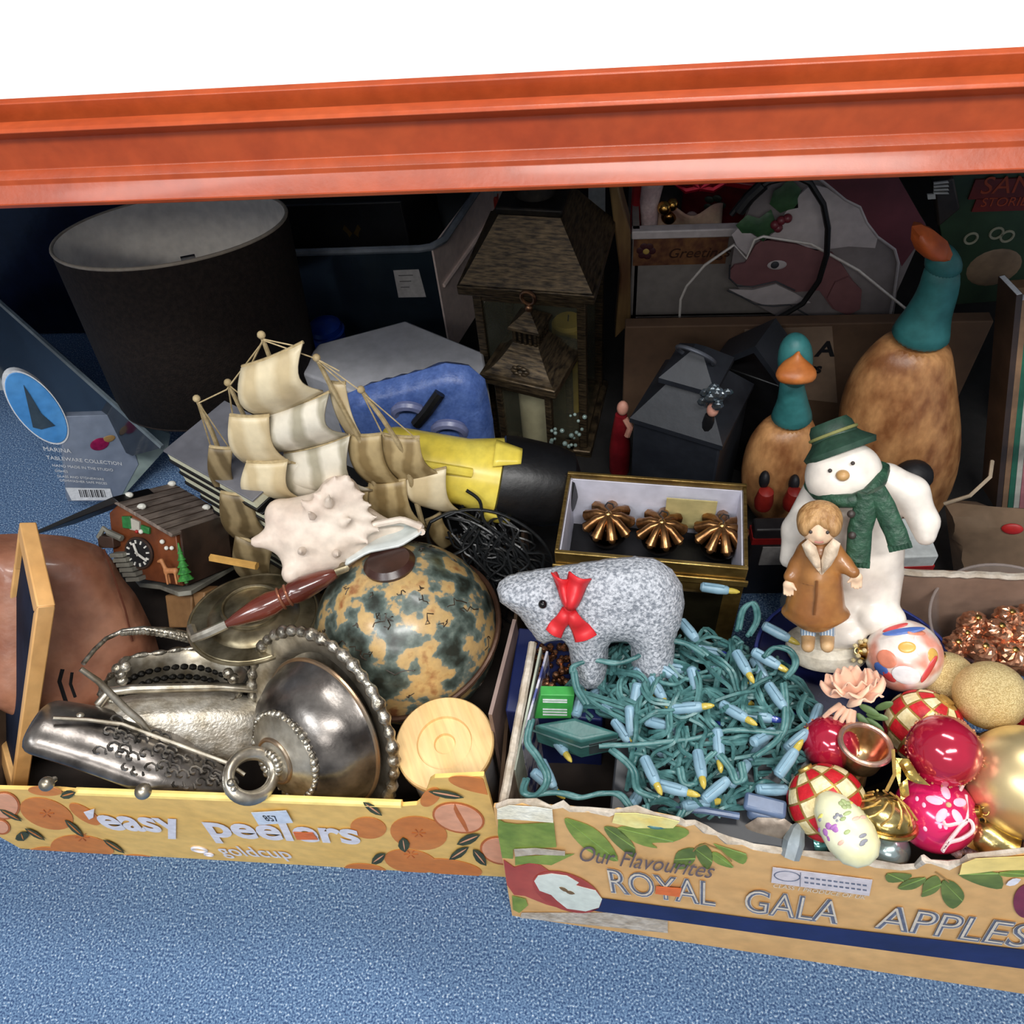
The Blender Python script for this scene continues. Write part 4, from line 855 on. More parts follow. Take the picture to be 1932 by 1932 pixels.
for i in range(12):
    a = i * PI / 6; b = MB(); c, s_ = math.cos(a), math.sin(a); T = lambda v: V((fx.x + v.x * c + v.z * s_, v.y, fx.z - v.x * s_ + v.z * c)); b.box((-.0009, -.0062, rd * .66), (.0009, -.005, rd * .88), T); obj('hour_mark', b, dw, dial)
for a, L in ((-12, rd * .72), (128, rd * .82)):
    a = math.radians(a); c, s_ = math.cos(a), math.sin(a); T = lambda v: V((fx.x + v.x * c + v.z * s_, v.y, fx.z - v.x * s_ + v.z * c)); b = MB(); b.box((-.0014, -.0075, -.003), (.0014, -.0064, L), T); obj('clock_hand', b, dw, dial)
grn = mat('paint_green', (40, 120, 60), (26, 90, 42), 60, .5)
for P_ in (((230, 974), (246, 974), (248, 998), (232, 996)), ((266, 990), (282, 996), (282, 1008), (266, 1004))): b = MB(); b.prism(fr.xz(P_, -.003), -.004, 0); obj('shutter', b, grn, t, bevel=.0008)
b = MB(); b.prism(G((248, 976), (266, 984), (266, 1002), (248, 998)), -.003, 0); obj('bird_door', b, mat('door_grey', (176, 172, 160), None, 30, .6), t)
for x, y, r in ((266, 1003, 4.5), (306, 1022, 4.5), (314, 1034, 4), (324, 1034, 4)): b = MB(); b.ball(fr.q(x, y, -.004), r * k, 10, 8); obj('white_blossom', b, mat('stone_white', (226, 224, 214)), t)
b = MB(); b.ball(fr.q(258, 1003, -.004), 3.4 * k, 10, 8); obj('red_berry', b, mat('mark_red', (170, 30, 28)), t)
tx = fr.q(352, 1100, -.014); th = (fr.q(336, 1024, -.014) - tx).length; b = MB(); ta = (fr.q(336, 1024, -.014) - tx).normalized(); b.tube([tx, tx + ta * th * .4], .0025, 6)
for i in range(5): b.lathe([((15 - 2.4 * i) * k, 0), ((12 - 2.2 * i) * k, th * .05), (.0008, th * .26)], 9, O=tx + ta * (th * (.08 + .165 * i)), ax=ta, fn=lambda a, r, z_: 1 + .2 * math.sin(9 * a / 2) ** 2)
obj('fir_tree', b, mat('fir_green', (66, 150, 62), (34, 104, 40), 200, .6), t)
dr = mat('deer_tan', (184, 122, 76), None, 60, .6); d0 = fr.q(327, 1100, -.014); s_ = 1.1
pd_ = lambda x, z, y=0: d0 + V((x * s_, y, z * s_))
b = skin([C_(pd_(-.006, .014), pd_(.006, .014), .0035), C_(pd_(-.006, .014), pd_(-.010, .026), .0024), C_(pd_(-.010, .026), pd_(-.014, .025), .002)] + [C_(pd_(x, .012, y), pd_(x, 0, y), .0015) for x in (-.006, .006) for y in (-.002, .002)], .002, .0012, .004); obj('deer', b, dr, t, smooth=60)
for i in range(6):
    c = fr.q(226 + 6 * i, 1046 + 9 * i, -.006); b = MB(); b.box((-.010, -.006, -.0025), (.010, .006, .0025), lambda v: v + c); obj('stair_step', b, deckm, t)
b = MB(); b.prism(G((196, 1006), (226, 1010), (228, 1030), (200, 1030)), -.012, .02); obj('hut', b, clk_d, t, bevel=.001)
b = MB(); b.tube([fr.q(186, 1014, -.01), fr.q(196, 996, -.01), fr.q(204, 1004, -.01)], .003, 6); b.tube([fr.q(204, 1004, -.01), fr.q(230, 1016, -.01)], .004, 6); obj('hut_roof', b, deckm, t)

# ---- wooden ruler and block
a, c = at(398, 1052, z=.24), at(452, 1062, z=.24); b = MB(); b.tube([a, c, c + (c - a) * .6], .005, 6); tag(obj('wooden_ruler', b, mat('ruler_wood', (206, 158, 84), None, 30, .5)), 'yellowish wooden stick poking out between the books and the clock deck', 'stick')

# ---- horn ship
horn = [mat('horn_cream', (228, 212, 176), (204, 184, 144), 9, .4, 0, .03, 80, lo=.2, hi=.8, kind='wave'), mat('horn_white', (224, 216, 198), (170, 162, 140), 10, .4, 0, .03, 80, lo=.1, hi=.6, kind='wave'), mat('horn_tan', (184, 162, 118), (142, 120, 80), 14, .45, 0, .03, 80, lo=.2, hi=.8, kind='wave'), mat('horn_dark', (146, 128, 94), (98, 82, 54), 14, .5, 0, .03, 80, lo=.2, hi=.8, kind='wave')]
rope = mat('rope_tan', (190, 170, 130), (160, 140, 100), 80, .8)
fr = Fr(at(640, 1080, y=.60)); fr.O.z = .02
t = thing('horn_ship', 'model sailing ship with curved horn sails standing between the shell and the lampshade', 'model ship', fr)
def grow(P_): cx_, cy_ = sum(p[0] for p in P_) / 4, sum(p[1] for p in P_) / 4; return [(cx_ + (x - cx_) * 1.10, cy_ + (y - cy_) * 1.10) for x, y in P_]
SA = [(0, 0, (463, 696), (568, 654), (603, 736), (506, 779)), (1, 0, (511, 781), (617, 747), (650, 817), (531, 847)), (0, .012, (622, 727), (652, 729), (684, 825), (656, 817)), (0, -.012, (438, 789), (506, 790), (544, 869), (464, 869)),
      (1, 0, (544, 859), (657, 828), (696, 921), (607, 920)), (2, .008, (660, 826), (718, 825), (754, 908), (696, 906)), (2, .012, (724, 824), (790, 830), (828, 892), (758, 904)), (3, -.01, (397, 848), (438, 851), (448, 920), (410, 918)),
      (0, -.02, (469, 876), (540, 874), (562, 937), (477, 932)), (1, -.01, (534, 876), (590, 877), (618, 932), (552, 940)), (2, 0, (648, 926), (694, 926), (708, 980), (660, 975)), (2, .006, (700, 916), (764, 910), (804, 992), (724, 986)),
      (0, .012, (770, 898), (840, 888), (868, 964), (802, 952)), (3, -.03, (420, 934), (480, 939), (510, 1004), (446, 1012)), (3, -.034, (448, 1014), (512, 1038), (524, 1092), (464, 1090)), (2, .02, (806, 985), (832, 972), (866, 1014), (838, 1034))]
for m, y, TL, TR, BR, BL in SA:
    a, c, d, e = [fr.q(*p, y) for p in grow((TL, TR, BR, BL))]; wv = (c - a).length
    def sf(u, v, a=a, c=c, d=d, e=e, wv=wv):
        p = (a * (1 - v) + c * v) * (1 - u) + (e * (1 - v) + d * v) * u
        return p + V((-.13 * wv * math.sin(PI * u), -.20 * wv * math.sin(PI * u) - .05 * wv * math.sin(PI * v), 0))
    b = MB(); b.grid(sf, 10, 10); obj('sail', b, horn[m], t, solid=.0022, smooth=60)
    b = MB(); b.tube([sf(.0, i / 8) + V((0, .002, 0)) for i in range(9)], .0018, 6); obj('yard', b, rope, t)
for pts in (((493, 632), (515, 690), (560, 790), (610, 900), (660, 1060)), ((430, 722), (468, 800), (500, 900), (545, 1060)), ((371, 752), (400, 815), (425, 880), (470, 1040)), ((597, 675), (625, 730), (690, 850), (740, 1040)), ((681, 735), (722, 790), (760, 850), (800, 1000))):
    b = MB(); b.tube([fr.q(*p, .006) for p in pts], lambda u: .0022 + .0014 * u, 8); b.ball(fr.q(*pts[0], .006), .0042, 10, 8); obj('mast', b, rope, t)
for pts in (((376, 760), (428, 735), (496, 645)), ((497, 642), (597, 677), (640, 700)), ((497, 640), (468, 700)), ((497, 640), (568, 655)), ((430, 725), (440, 790)), ((430, 725), (505, 788)), ((371, 755), (400, 850)), ((371, 755), (436, 850)), ((597, 680), (622, 728)), ((597, 680), (652, 728)), ((681, 738), (725, 826)), ((681, 738), (788, 830)), ((597, 677), (681, 738))):
    b = MB(); b.tube([fr.q(*p, .004) for p in pts], .0009, 4); obj('rigging_line', b, rope, t)
b = MB(); R = []
for i in range(13):
    u = i / 12; x = -.13 + .26 * u; wv = .034 * math.sin(PI * (.12 + .82 * u)) ** .6; R.append([V((x, wv * math.cos(a), .075 + .028 * (2 * u - 1) ** 2 + (.045 * math.sin(a) if math.sin(a) < 0 else .004 * math.sin(a)))) for a in [2 * PI * j / 16 for j in range(16)]])
b.rings(R); obj('hull', b, horn[3], t, smooth=60)
b = MB(); b.box((-.05, -.02, 0), (.05, .02, .034)); obj('stand', b, clk_d, t, bevel=.003)

# ---- conch shell
pc = at(610, 1005, z=.29); fr = Fr.axis(pc, wdir(610, 1005, 0, -1, .2)); k = fr.k
t = thing('conch_shell', 'large spiky white conch shell lying before the horn ship', 'seashell', fr)
Q = lambda x, y, d=0: fr.q(x, y, d)
pcs = [E_(Q(612, 1000, 0), (104 * k, 62 * k, 70 * k)), E_(Q(600, 1045, 0), (66 * k, 50 * k, 44 * k)), C_(Q(636, 950, -.012), Q(640, 940, -.012), 44 * k, 40 * k), C_(Q(641, 932, -.014), Q(642, 928, -.014), 30 * k, 27 * k), C_(Q(630, 970), Q(640, 930, -.01), 50 * k, 22 * k), C_(Q(640, 935, -.01), Q(648, 912, -.015), 20 * k, 6 * k), C_(Q(560, 1010), Q(484, 1022, -.012), 34 * k, 11 * k), C_(Q(570, 985), Q(528, 968, 0), 40 * k, 26 * k), C_(Q(580, 1050), Q(552, 1082, -.02), 36 * k, 20 * k)] + [C_(Q(x0, y0, -.03), Q(x1, y1, -.036), 11 * k, 3.5 * k) for x0, y0, x1, y1 in ((610, 945, 592, 930), (622, 932, 612, 914), (650, 925, 668, 912), (662, 938, 688, 930), (672, 955, 702, 952), (682, 975, 712, 976), (690, 998, 716, 1000), (590, 960, 566, 944), (632, 918, 630, 900), (648, 912, 656, 896))] + [
       C_(Q(620, 950, -.045), Q(620, 935, -.062), 9 * k, 3 * k), C_(Q(590, 975, -.05), Q(582, 965, -.064), 8 * k, 3 * k), C_(Q(570, 1040, -.045), Q(566, 1040, -.060), 9 * k, 3 * k), C_(Q(635, 1045, -.045), Q(637, 1046, -.060), 9 * k, 3 * k), C_(Q(665, 1010, -.03), Q(692, 1022, -.04), 16 * k, 4 * k), C_(Q(650, 985, -.04), Q(664, 978, -.052), 8 * k, 3 * k), C_(Q(660, 960, -.02), Q(690, 975, -.02), 16 * k, 4 * k), C_(Q(655, 945, -.02), Q(676, 948, -.02), 12 * k, 3 * k), C_(Q(690, 990), Q(770, 1005, .0), 26 * k, 12 * k)]
b = skin(pcs, .010, .0032); obj('shell_body', b, mat('shell_white', (236, 222, 206), (220, 200, 184), 18, .5, 0, .12, 50), t, smooth=70)
a_, b_ = Q(690, 1030, -.02), Q(795, 1000, -.02)
def lip(u, v):
    L4 = lambda A_, u: A_[min(2, int(u * 3))] + (A_[min(2, int(u * 3)) + 1] - A_[min(2, int(u * 3))]) * (u * 3 - min(2, int(u * 3))); top = Q(L4((676, 706, 758, 794), u), L4((1012, 990, 980, 994), u), -.03); bot = Q(L4((652, 694, 756, 796), u), L4((1066, 1042, 1030, 1004), u), -.036); p = top * (1 - v) + bot * v; return p + V((0, .030 * math.sin(PI * v) , 0))
b = MB(); b.grid(lip, 14, 8); obj('flared_lip', b, mat('shell_lip', (222, 226, 222), (206, 212, 210), 12, .2, coat=.4), t, solid=.003, smooth=60)
b = MB(); b.tube([lip(i / 14, 0) for i in range(15)] + [lip(1, j / 6) for j in range(7)], .004, 8); obj('lip_rim', b, mat('shell_white', (236, 222, 206)), t)

# ---- black cable bundle
cab = mat('cable_black', (34, 36, 38), (20, 22, 24), 60, .35)
pc = at(950, 1060, z=.17); fr = Fr.axis(pc, wdir(950, 1060, 0, -1, .45)); b = MB()
t = thing('cable_coil', 'tangled coil of thin black cable between the globe and the gold box', 'cable', fr)
for i in range(80):
    y0 = random.uniform(-.03, .02); x0, z0 = 880 + random.uniform(-20, 60), 960 + random.uniform(-10, 60); x1, z1 = 950 + random.uniform(-40, 90), 1120 + random.uniform(-60, 60)
    pts = [fr.q(x0 + (x1 - x0) * u + random.uniform(-16, 16) + 26 * math.sin(PI * u + i), z0 + (z1 - z0) * u + random.uniform(-10, 10), y0 - .01 * math.sin(PI * u)) for u in [j / 7 for j in range(8)]]
    b.tube(spline(pts, 3), .0016, 5)
obj('cable_strands', b, cab, t, smooth=60); t.children[0]['kind'] = 'stuff'
for pts in (((812, 985), (806, 1010), (820, 1040), (850, 1048), (885, 1030), (905, 1000)), ((840, 975), (880, 962), (940, 968), (1000, 1000), (1036, 1040), (1045, 1080), (1030, 1105)), ((880, 925), (905, 945), (915, 985), (960, 1020), (1010, 1075)), ((812, 985), (860, 965), (905, 985))):
    b = MB(); b.tube(spline([fr.q(*p, -.035) for p in pts]), .0022, 6); obj('cable_loop', b, cab, t, smooth=60)

# ---- antique globe
gp = at(768, 1192, z=.175); Rg = 171 * depth(gp) / F; pole = wdir(768, 1192, -.25, -.97, .69)
fr = Fr.axis(gp - V((0, 0, 0)), pole)
t = thing('antique_globe', 'antique style brown and green globe with a dark wooden cap', 'globe', fr)
gm = mat('globe_map', (150, 96, 60), (44, 48, 42), 34, .32, 0, .04, 60, lo=.34, hi=.70, detail=14, coat=.2, stops=((.43, (74, 86, 80)), (.50, (112, 124, 116)), (.525, (188, 158, 110)), (.60, (198, 164, 108))))
b = MB(); b.ball((0, 0, 0), Rg, 56, 36); obj('sphere', b, gm, t, smooth=70)
b = MB(); b.lathe([(Rg * .26, 0), (Rg * .27, .004), (Rg * .22, .010), (.002, .011)], 28, O=(0, 0, Rg * .965)); obj('pole_cap', b, mat('cap_wood', (74, 44, 36), (52, 30, 26), 24, .3), t)
b = MB(); zq = wdir(768, 1192, .28, .8, -.35)
lc = fr.loc(fr.O + V((0, 0, 1))); b.torus((0, 0, 0), Rg * 1.035, .0035, ax=fr.loc(fr.O + wdir(768, 1192, -.5, -.85, .80)), n=60); obj('meridian_ring', b, mat('ring_brown', (92, 66, 52), None, 30, .35, .4), t)
b = MB(); down = fr.loc(fr.O + V((0, 0, -1))); b.lathe([(.05, Rg + .055), (.05, Rg + .045), (.018, Rg + .03), (.022, Rg - .006)], 28, ax=down); obj('stand', b, mat('cap_wood', (74, 44, 36)), t)
b = MB()
for i in range(70):
    a, e = random.uniform(0, 6.28), random.uniform(-.6, 1.2); pts = []
    for j in range(7): a += random.uniform(-.06, .09); e += random.uniform(-.06, .06); pts.append(V((math.cos(e) * math.cos(a), math.cos(e) * math.sin(a), math.sin(e))) * (Rg * 1.0006))
    b.tube(pts, .0007, 4)
obj('map_outlines', b, mat('map_ink', (58, 46, 34), None, 30, .5), t)['kind'] = 'stuff'

# ---- lidded dish with turned wooden handle
pd = at(480, 1165, z=.215); up = wdir(480, 1165, -.25, -1, .68); fr = Fr.axis(pd, up); k = fr.k
t = thing('brass_dish', 'shallow brassy silver dish with a turned wooden handle across it', 'dish', fr); Rd = 118 * k
b = MB(); b.lathe([(Rd * .6, -.03), (Rd * .95, -.006), (Rd, 0), (Rd * .96, .003), (Rd * .72, .004), (Rd * .66, .010), (Rd * .46, .014), (Rd * .44, .019), (Rd * .30, .021), (.001, .023)], 48); obj('dish_lid', b, brass_s, t, smooth=40)
b = MB(); b.torus((0, 0, .020), Rd * .45, .0022, n=40); b.torus((0, 0, .001), Rd * 1.0, .0022, n=48); obj('ring_mouldings', b, brass_s, t)
a, c = fr.q(418, 1182, -.045), fr.q(640, 1078, -.045); dv = (c - a); L = dv.length
b = MB(); b.lathe([(.003, 0), (.005, .01 * 1), (.0072, L * .12), (.0125, L * .30), (.0135, L * .42), (.0105, L * .52), (.0115, L * .54), (.0105, L * .56), (.0128, L * .60), (.0135, L * .70), (.010, L * .86), (.0065, L * .95), (.002, L)], 24, O=a, ax=dv); obj('wooden_handle', b, mat('mahogany', (112, 52, 38), (78, 34, 26), 30, .2, 0, .02, stretch=(.4, 1, 1), coat=.6), t, smooth=60)
b = MB()
for u in (.50, .56): b.torus(a + dv * u, .0118, .0016, ax=dv, n=24)
obj('handle_rings', b, mat('ring_copper', (170, 110, 84), None, 30, .3, .6), t)
b = MB(); b.tube([a + dv * .04, a - dv * .10, a - dv * .22 + V((0, .006, -.004)), a - dv * .24 + V((0, .03, -.01))], .0055, 8); obj('handle_socket', b, sil, t)
b = MB(); b.tube([c - dv * .03, c + dv * .05, c + V((.006, .03, -.01))], .005, 8); obj('handle_socket', b, brass_s, t)

# ---- entree dish: big rimmed platter on edge with domed lid
pe = at(612, 1364, z=.190); n_ = wdir(632, 1362, -.82, .50, .56); kk = depth(pe) / F
fr = Fr.axis(pe, n_); Re = 190 * kk
t = thing('silver_platter', 'round silver platter with a gadrooned rim leaning on edge against the globe', 'platter', fr)
b = MB(); b.lathe([(Re * .5, -.016), (Re * .74, -.012), (Re * .82, 0), (Re, .006), (Re, .009), (Re * .80, .004), (Re * .72, -.008), (.002, -.010)], 64); obj('plate', b, sil, t, smooth=50)
b = MB(); b.torus((0, 0, .008), Re, .0058, n=256, fn=lambda a: 1 + .22 * math.sin(a * 44) + .14 * math.sin(a * 13))
obj('gadroon_rim', b, sil_o, t, smooth=60); 
f2 = Fr(at(624, 1371, z=.195) + fr.ez * .010, fr.ex, fr.ey, fr.ez); Rl = Re * .75
t = thing('dome_lid', 'tarnished silver domed dish lid with a ring handle in front of the platter', 'lid', f2)
b = MB(); b.lathe([(Rl, 0), (Rl * 1.01, .004), (Rl * .97, .008), (Rl * .92, .022), (Rl * .80, .038), (Rl * .62, .050), (Rl * .56, .052)], 56); obj('dome', b, sil_d, t, smooth=50)
b = MB(); b.lathe([(Rl * .57, .051), (Rl * .54, .056), (Rl * .40, .060), (Rl * .30, .064), (Rl * .26, .067), (Rl * .12, .070), (.002, .071)], 48); obj('crown_plate', b, sil, t, smooth=40)
b = MB(); b.torus((0, 0, 0.003), Rl * 1.0, .0028, n=56); b.torus((0, 0, .0655), Rl * .28, .0024, n=40); obj('ring_mouldings', b, silver('copper_worn', (190, 150, 110), (150, 140, 126)), t)
b = MB()
for i in range(40):
    a = 2 * PI * i / 40; b.ball((Rl * .56 * math.cos(a), Rl * .56 * math.sin(a), .0535), .0036 + .001 * math.sin(8 * a), 8, 6)
obj('beaded_border', b, sil_o, t, smooth=60)
ic = V((0, 0, .068)); vw = f2.loc(CAMZ); nrm = V((vw.x, vw.y, 0)).normalized();  b = MB(); b.torus(ic + V((0, 0, .026)), .021, .0066, ax=nrm, ux=V((0, 0, 1)), n=36, sx=1.15, sy=1, fn=lambda a: 1 + .12 * math.sin(a * 2)); obj('ring_handle', b, sil, t, smooth=60)
b = MB()
for i in range(16):
    a = i * PI / 8; b.ball(ic + V((.012 * math.cos(a), .012 * math.sin(a), .003)), .0045, 8, 6)
for i in range(10): b.ball(ic + V((.004 * math.cos(i * 2.1), .006 * math.sin(i * 1.7), .050)), .0042, 8, 6)
obj('leaf_mount', b, sil_o, t, smooth=60)['kind'] = 'stuff'
b = MB()
for i in range(3): b.torus(ic + V((0, 0, .026)), .017 + .004 * i, .0018, ax=nrm, ux=V((0, 0, 1)), n=36, sx=1.15)
obj('handle_reeds', b, sil_o, t, smooth=60)

# ---- pierced basket behind
pb = at(335, 1292, z=.185); fr = Fr.axis(pb, wdir(335, 1290, .03, -1, .62)); k = fr.k
t = thing('pierced_basket', 'oval silver cake basket with pierced sides and a beaded swing handle', 'basket', fr); rx, ry = 118 * k, 92 * k
def wav(a, r, z): return 1 + (.05 * math.sin(6 * a) if z > -.004 else 0)
b = MB(); b.lathe([(.6, -.06), (.78, -.045), (.88, -.02), (.97, 0), (1.06, .005), (1.04, .007), (.94, .002), (.84, -.02), (.74, -.043), (.003, -.052)], 64, sx=rx, sy=ry, fn=lambda a, r, z: wav(a, r, z)); obj('basket_body', b, sil, t, smooth=50)
b = MB()
for i in range(40):
    a = 2 * PI * i / 40
    for z, r in ((-.012, .892), (-.024, .832), (-.034, .79)): b.ball((rx * r * math.cos(a + z * 9), ry * r * math.sin(a + z * 9), z), (.0052, .0052, .0038), 7, 5)
obj('pierced_pattern', b, darkm, t)
b = MB(); b.tube([(rx * 1.06 * (1 + .05 * math.sin(6 * a)) * math.cos(a), ry * 1.06 * (1 + .05 * math.sin(6 * a)) * math.sin(a), .006) for a in [2 * PI * i / 72 for i in range(72)]], lambda u: .0032 + .0014 * math.sin(u * 2 * PI * 24), 8, closed=True); obj('cast_rim', b, sil_o, t, smooth=60)
hp = [fr.q(*p, y) for p, y in (((157, 1252), -.02), ((178, 1226), 0.0), ((200, 1205), .02), ((232, 1190), .03), ((270, 1187), .03), ((320, 1194), .03), ((370, 1206), .03), ((420, 1222), .02))]
b = MB(); b.tube(hp, lambda u: .0026 + (.0042 if .45 < u < .95 else 0) * abs(math.sin(u * 6)), 8); obj('swing_handle', b, sil_o, t, smooth=60)
b = MB()
for i in range(24): u = i / 23; j = 3 + u * 3.9; i0 = int(j); p = hp[i0] * (1 - j + i0) + hp[min(7, i0 + 1)] * (j - i0); b.ball(p + V((0, -.005, 0)), .0034, 7, 5)
obj('handle_beads', b, sil_o, t)
for x, y in ((228, 1272), (222, 1262), (236, 1258), (230, 1284), (430, 1270), (440, 1280)): b = MB(); b.ball(fr.q(x, y, -.04), .0062, 10, 8); obj('cast_mount', b, sil_o, t)
# ---- oblong engraved dish with thin swing handle
pb = at(335, 1358, z=.172); fr = Fr.axis(pb, wdir(335, 1365, .04, -1, .40)); k = fr.k
t = thing('oblong_silver_dish', 'oblong engraved silver dish lying on its side with a thin swing handle', 'dish', fr)
b = MB(); R = []
def sup(rx, rz, y, z0, n=44, e=3.2):
    o = []
    for j in range(n):
        a = 2 * PI * j / n; c, s_ = math.cos(a), math.sin(a); o.append(V((rx * math.copysign(abs(c) ** (2 / e), c), y, z0 + rz * math.copysign(abs(s_) ** (2 / e), s_))))
    return o
for y, sx_, sz_ in ((-.052, .80, .70), (-.046, .93, .88), (-.030, 1.0, 1.0), (-.005, 1.0, 1.0), (.02, .97, .96)): R.append(sup(155 * k * sx_, 62 * k * sz_, y, -.004))
b.rings(R); obj('dish_body', b, sil_h, t, smooth=60, sub=1)
b = MB(); b.tube([fr.q(x, y, -.012) for x, y in ((186, 1330), (205, 1305), (250, 1300), (330, 1298), (420, 1296), (488, 1300), (494, 1312))], .0052, 10); obj('rolled_rim', b, sil, t, smooth=60)
b = MB(); b.tube([fr.q(x, y, -.060) for x, y in ((152, 1262), (185, 1285), (215, 1315), (240, 1340), (262, 1358), (285, 1385), (305, 1400))], lambda u: .0028 + .0012 * math.sin(u * PI), 8); obj('thin_handle', b, sil, t, smooth=60)
# ---- footed boat dish lying in front
pb = at(262, 1424, z=.212); ax_ = wdir(262, 1440, .955, .285, .08); n_ = wdir(262, 1440, -.25, -.75, .70)
fr = Fr(pb, ax_, -(n_ - ax_ * n_.dot(ax_)).normalized(), ax_.cross(-(n_ - ax_ * n_.dot(ax_)).normalized())); k = fr.k
t = thing('footed_silver_bowl', 'dark tarnished embossed silver bowl on ball feet lying along the front of the carton', 'bowl', fr)
b = MB(); R = []; L = 195 * k
for i in range(25):
    u = i / 24; x = -L + 2 * L * u; w_ = (58 + 14 * math.sin(PI * u) - 34 * max(0, u - .62) ** 1 / .38) * k * (1 if .04 < u < .96 else .72); zs = (8 * math.sin(u * 5) - 4) * k
    R.append([V((x, w_ * .62 * math.sin(a) * (1.0 if math.sin(a) < 0 else .6), zs + w_ * math.cos(a))) for a in [2 * PI * j / 28 for j in range(28)]])
b.rings(R); obj('bowl_body', b, sil_d, t, smooth=60, sub=1)
b = MB()
for s_ in (0, 1, 2):
    for i in range(12):
        u = .34 + .048 * i; x = -L + 2 * L * u; a = -PI / 2 + (-.75 + .4 * s_ + .25 * math.sin(i * 1.3 + s_)); w_ = (58 + 14 * math.sin(PI * u) - 34 * max(0, u - .62) / .38) * k; zs = (8 * math.sin(u * 5) - 4) * k
        c = V((x, w_ * .64 * math.sin(a), zs - w_ * math.cos(a) * -1)); pts = [c + V((math.cos(q_) * .008 * (1 - q_ / 7), -.001, math.sin(q_) * .008 * (1 - q_ / 7))) for q_ in [j * .8 for j in range(8)]]
        b.tube(pts, .0014, 5)
obj('embossed_scrolls', b, silver('emboss', (168, 164, 160), (70, 68, 66), scale=80), t, smooth=60)
b = MB(); b.tube([fr.q(x, y, -.03) for x, y in ((100, 1355), (165, 1358), (230, 1366), (300, 1392), (370, 1418), (430, 1440), (462, 1462))], .0022, 6); obj('wire_edge', b, sil, t)
for x, y, r in ((88, 1479, 12), (270, 1493, 14), (151, 1352, 8)):
    c = fr.q(x, y, -.045 if y > 1400 else -.02); b = MB(); b.ball(c, r * k, 18, 12); b.tube([c, c + V((.0, .02, .02 if y > 1400 else -.01))], r * k * .45, 8); obj('ball_foot', b, sil, t, smooth=60)
# ---- lidded jar
pj = at(838, 1400, z=.205); fr = Fr.axis(V((pj.x, pj.y, .205)), V((0, 0, 1))); r = 94 * depth(pj) / F * 1.0
fr = Fr.axis(V((pj.x, pj.y, .0045)), V((0, 0, 1)))
pw = mat('lid_pine', (244, 208, 150), (232, 192, 128), 7, .45, 0, .02, 60, stretch=(6, .6, 1))
t = thing('lidded_jar', 'white jar with a round pale wooden lid at the right end of the citrus carton', 'jar', fr); zt_ = .2
b = MB(); b.lathe([(r * .84, 0), (r * .88, .01), (r * .88, zt_ - .014)], 40); obj('jar_body', b, mat('jar_white', (226, 230, 238), (214, 218, 228), 14, .3), t)
b = MB(); b.lathe([(r * .96, zt_ - .014), (r, zt_ - .010), (r, zt_ - .002), (r * .97, zt_), (r * .56, zt_), (r * .54, zt_ - .0035), (r * .22, zt_ - .0035), (r * .20, zt_ - .007), (.001, zt_ - .007)], 56); obj('wooden_lid', b, pw, t, smooth=30)

# ================================================================== RIGHT CARTON
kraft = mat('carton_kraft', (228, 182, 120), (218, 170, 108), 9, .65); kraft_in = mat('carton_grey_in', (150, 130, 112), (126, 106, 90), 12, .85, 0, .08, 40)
torn = mat('torn_paper', (206, 196, 182), (172, 158, 140), 60, .9, 0, .3, 120); leafg = mat('print_leaf_green', (146, 166, 72), (112, 138, 52), 30, .55); leafd = mat('print_leaf_dark', (116, 134, 62), (88, 108, 46), 30, .55)
c_, s_ = math.cos(math.radians(-4.6)), math.sin(math.radians(-4.6)); ex = V((c_, s_, 0)); ez = V((0, .11, 1)); ez = (ez - ex * ez.dot(ex)).normalized(); ey = ez.cross(ex)
fr = Fr((-.097, .221, 0), ex, ey, ez); RX = .60
t = thing('apple_carton', 'open cardboard apple carton with torn front edge, printed leaves and ROYAL GALA APPLES', 'cardboard box', fr)
edge = [(938, 1524), (960, 1519), (985, 1518), (1010, 1521), (1040, 1526), (1062, 1524), (1075, 1528), (1110, 1532), (1150, 1537), (1165, 1532), (1200, 1534), (1240, 1541), (1280, 1549), (1292, 1556), (1310, 1556), (1330, 1570), (1352, 1577), (1372, 1588), (1400, 1596), (1420, 1604), (1460, 1608), (1500, 1613), (1560, 1621), (1610, 1628), (1650, 1634), (1700, 1641), (1730, 1640), (1745, 1626), (1756, 1630), (1790, 1637), (1815, 1630), (1830, 1622), (1870, 1618), (1932, 1612), (2060, 1615)]
ed = fr.xz(edge); Z0 = .0
P = [(0, 0), (RX, 0)] + [(min(RX, x), z) for x, z in reversed(ed)]; P[2] = (RX, P[2][1]); P[-1] = (0, P[-1][1])
b = MB(); b.prism(P, 0, .004); obj('front_panel', b, kraft, t, smooth=0)
b = MB(); b.tube([V((max(0, min(RX, x)), .002 + random.uniform(-.0015, .0015), z + random.uniform(-.0008, .0012))) for x, z in ed], lambda u: .0030 + .0012 * math.sin(u * 90), 6); obj('torn_edge', b, torn, t, smooth=0)
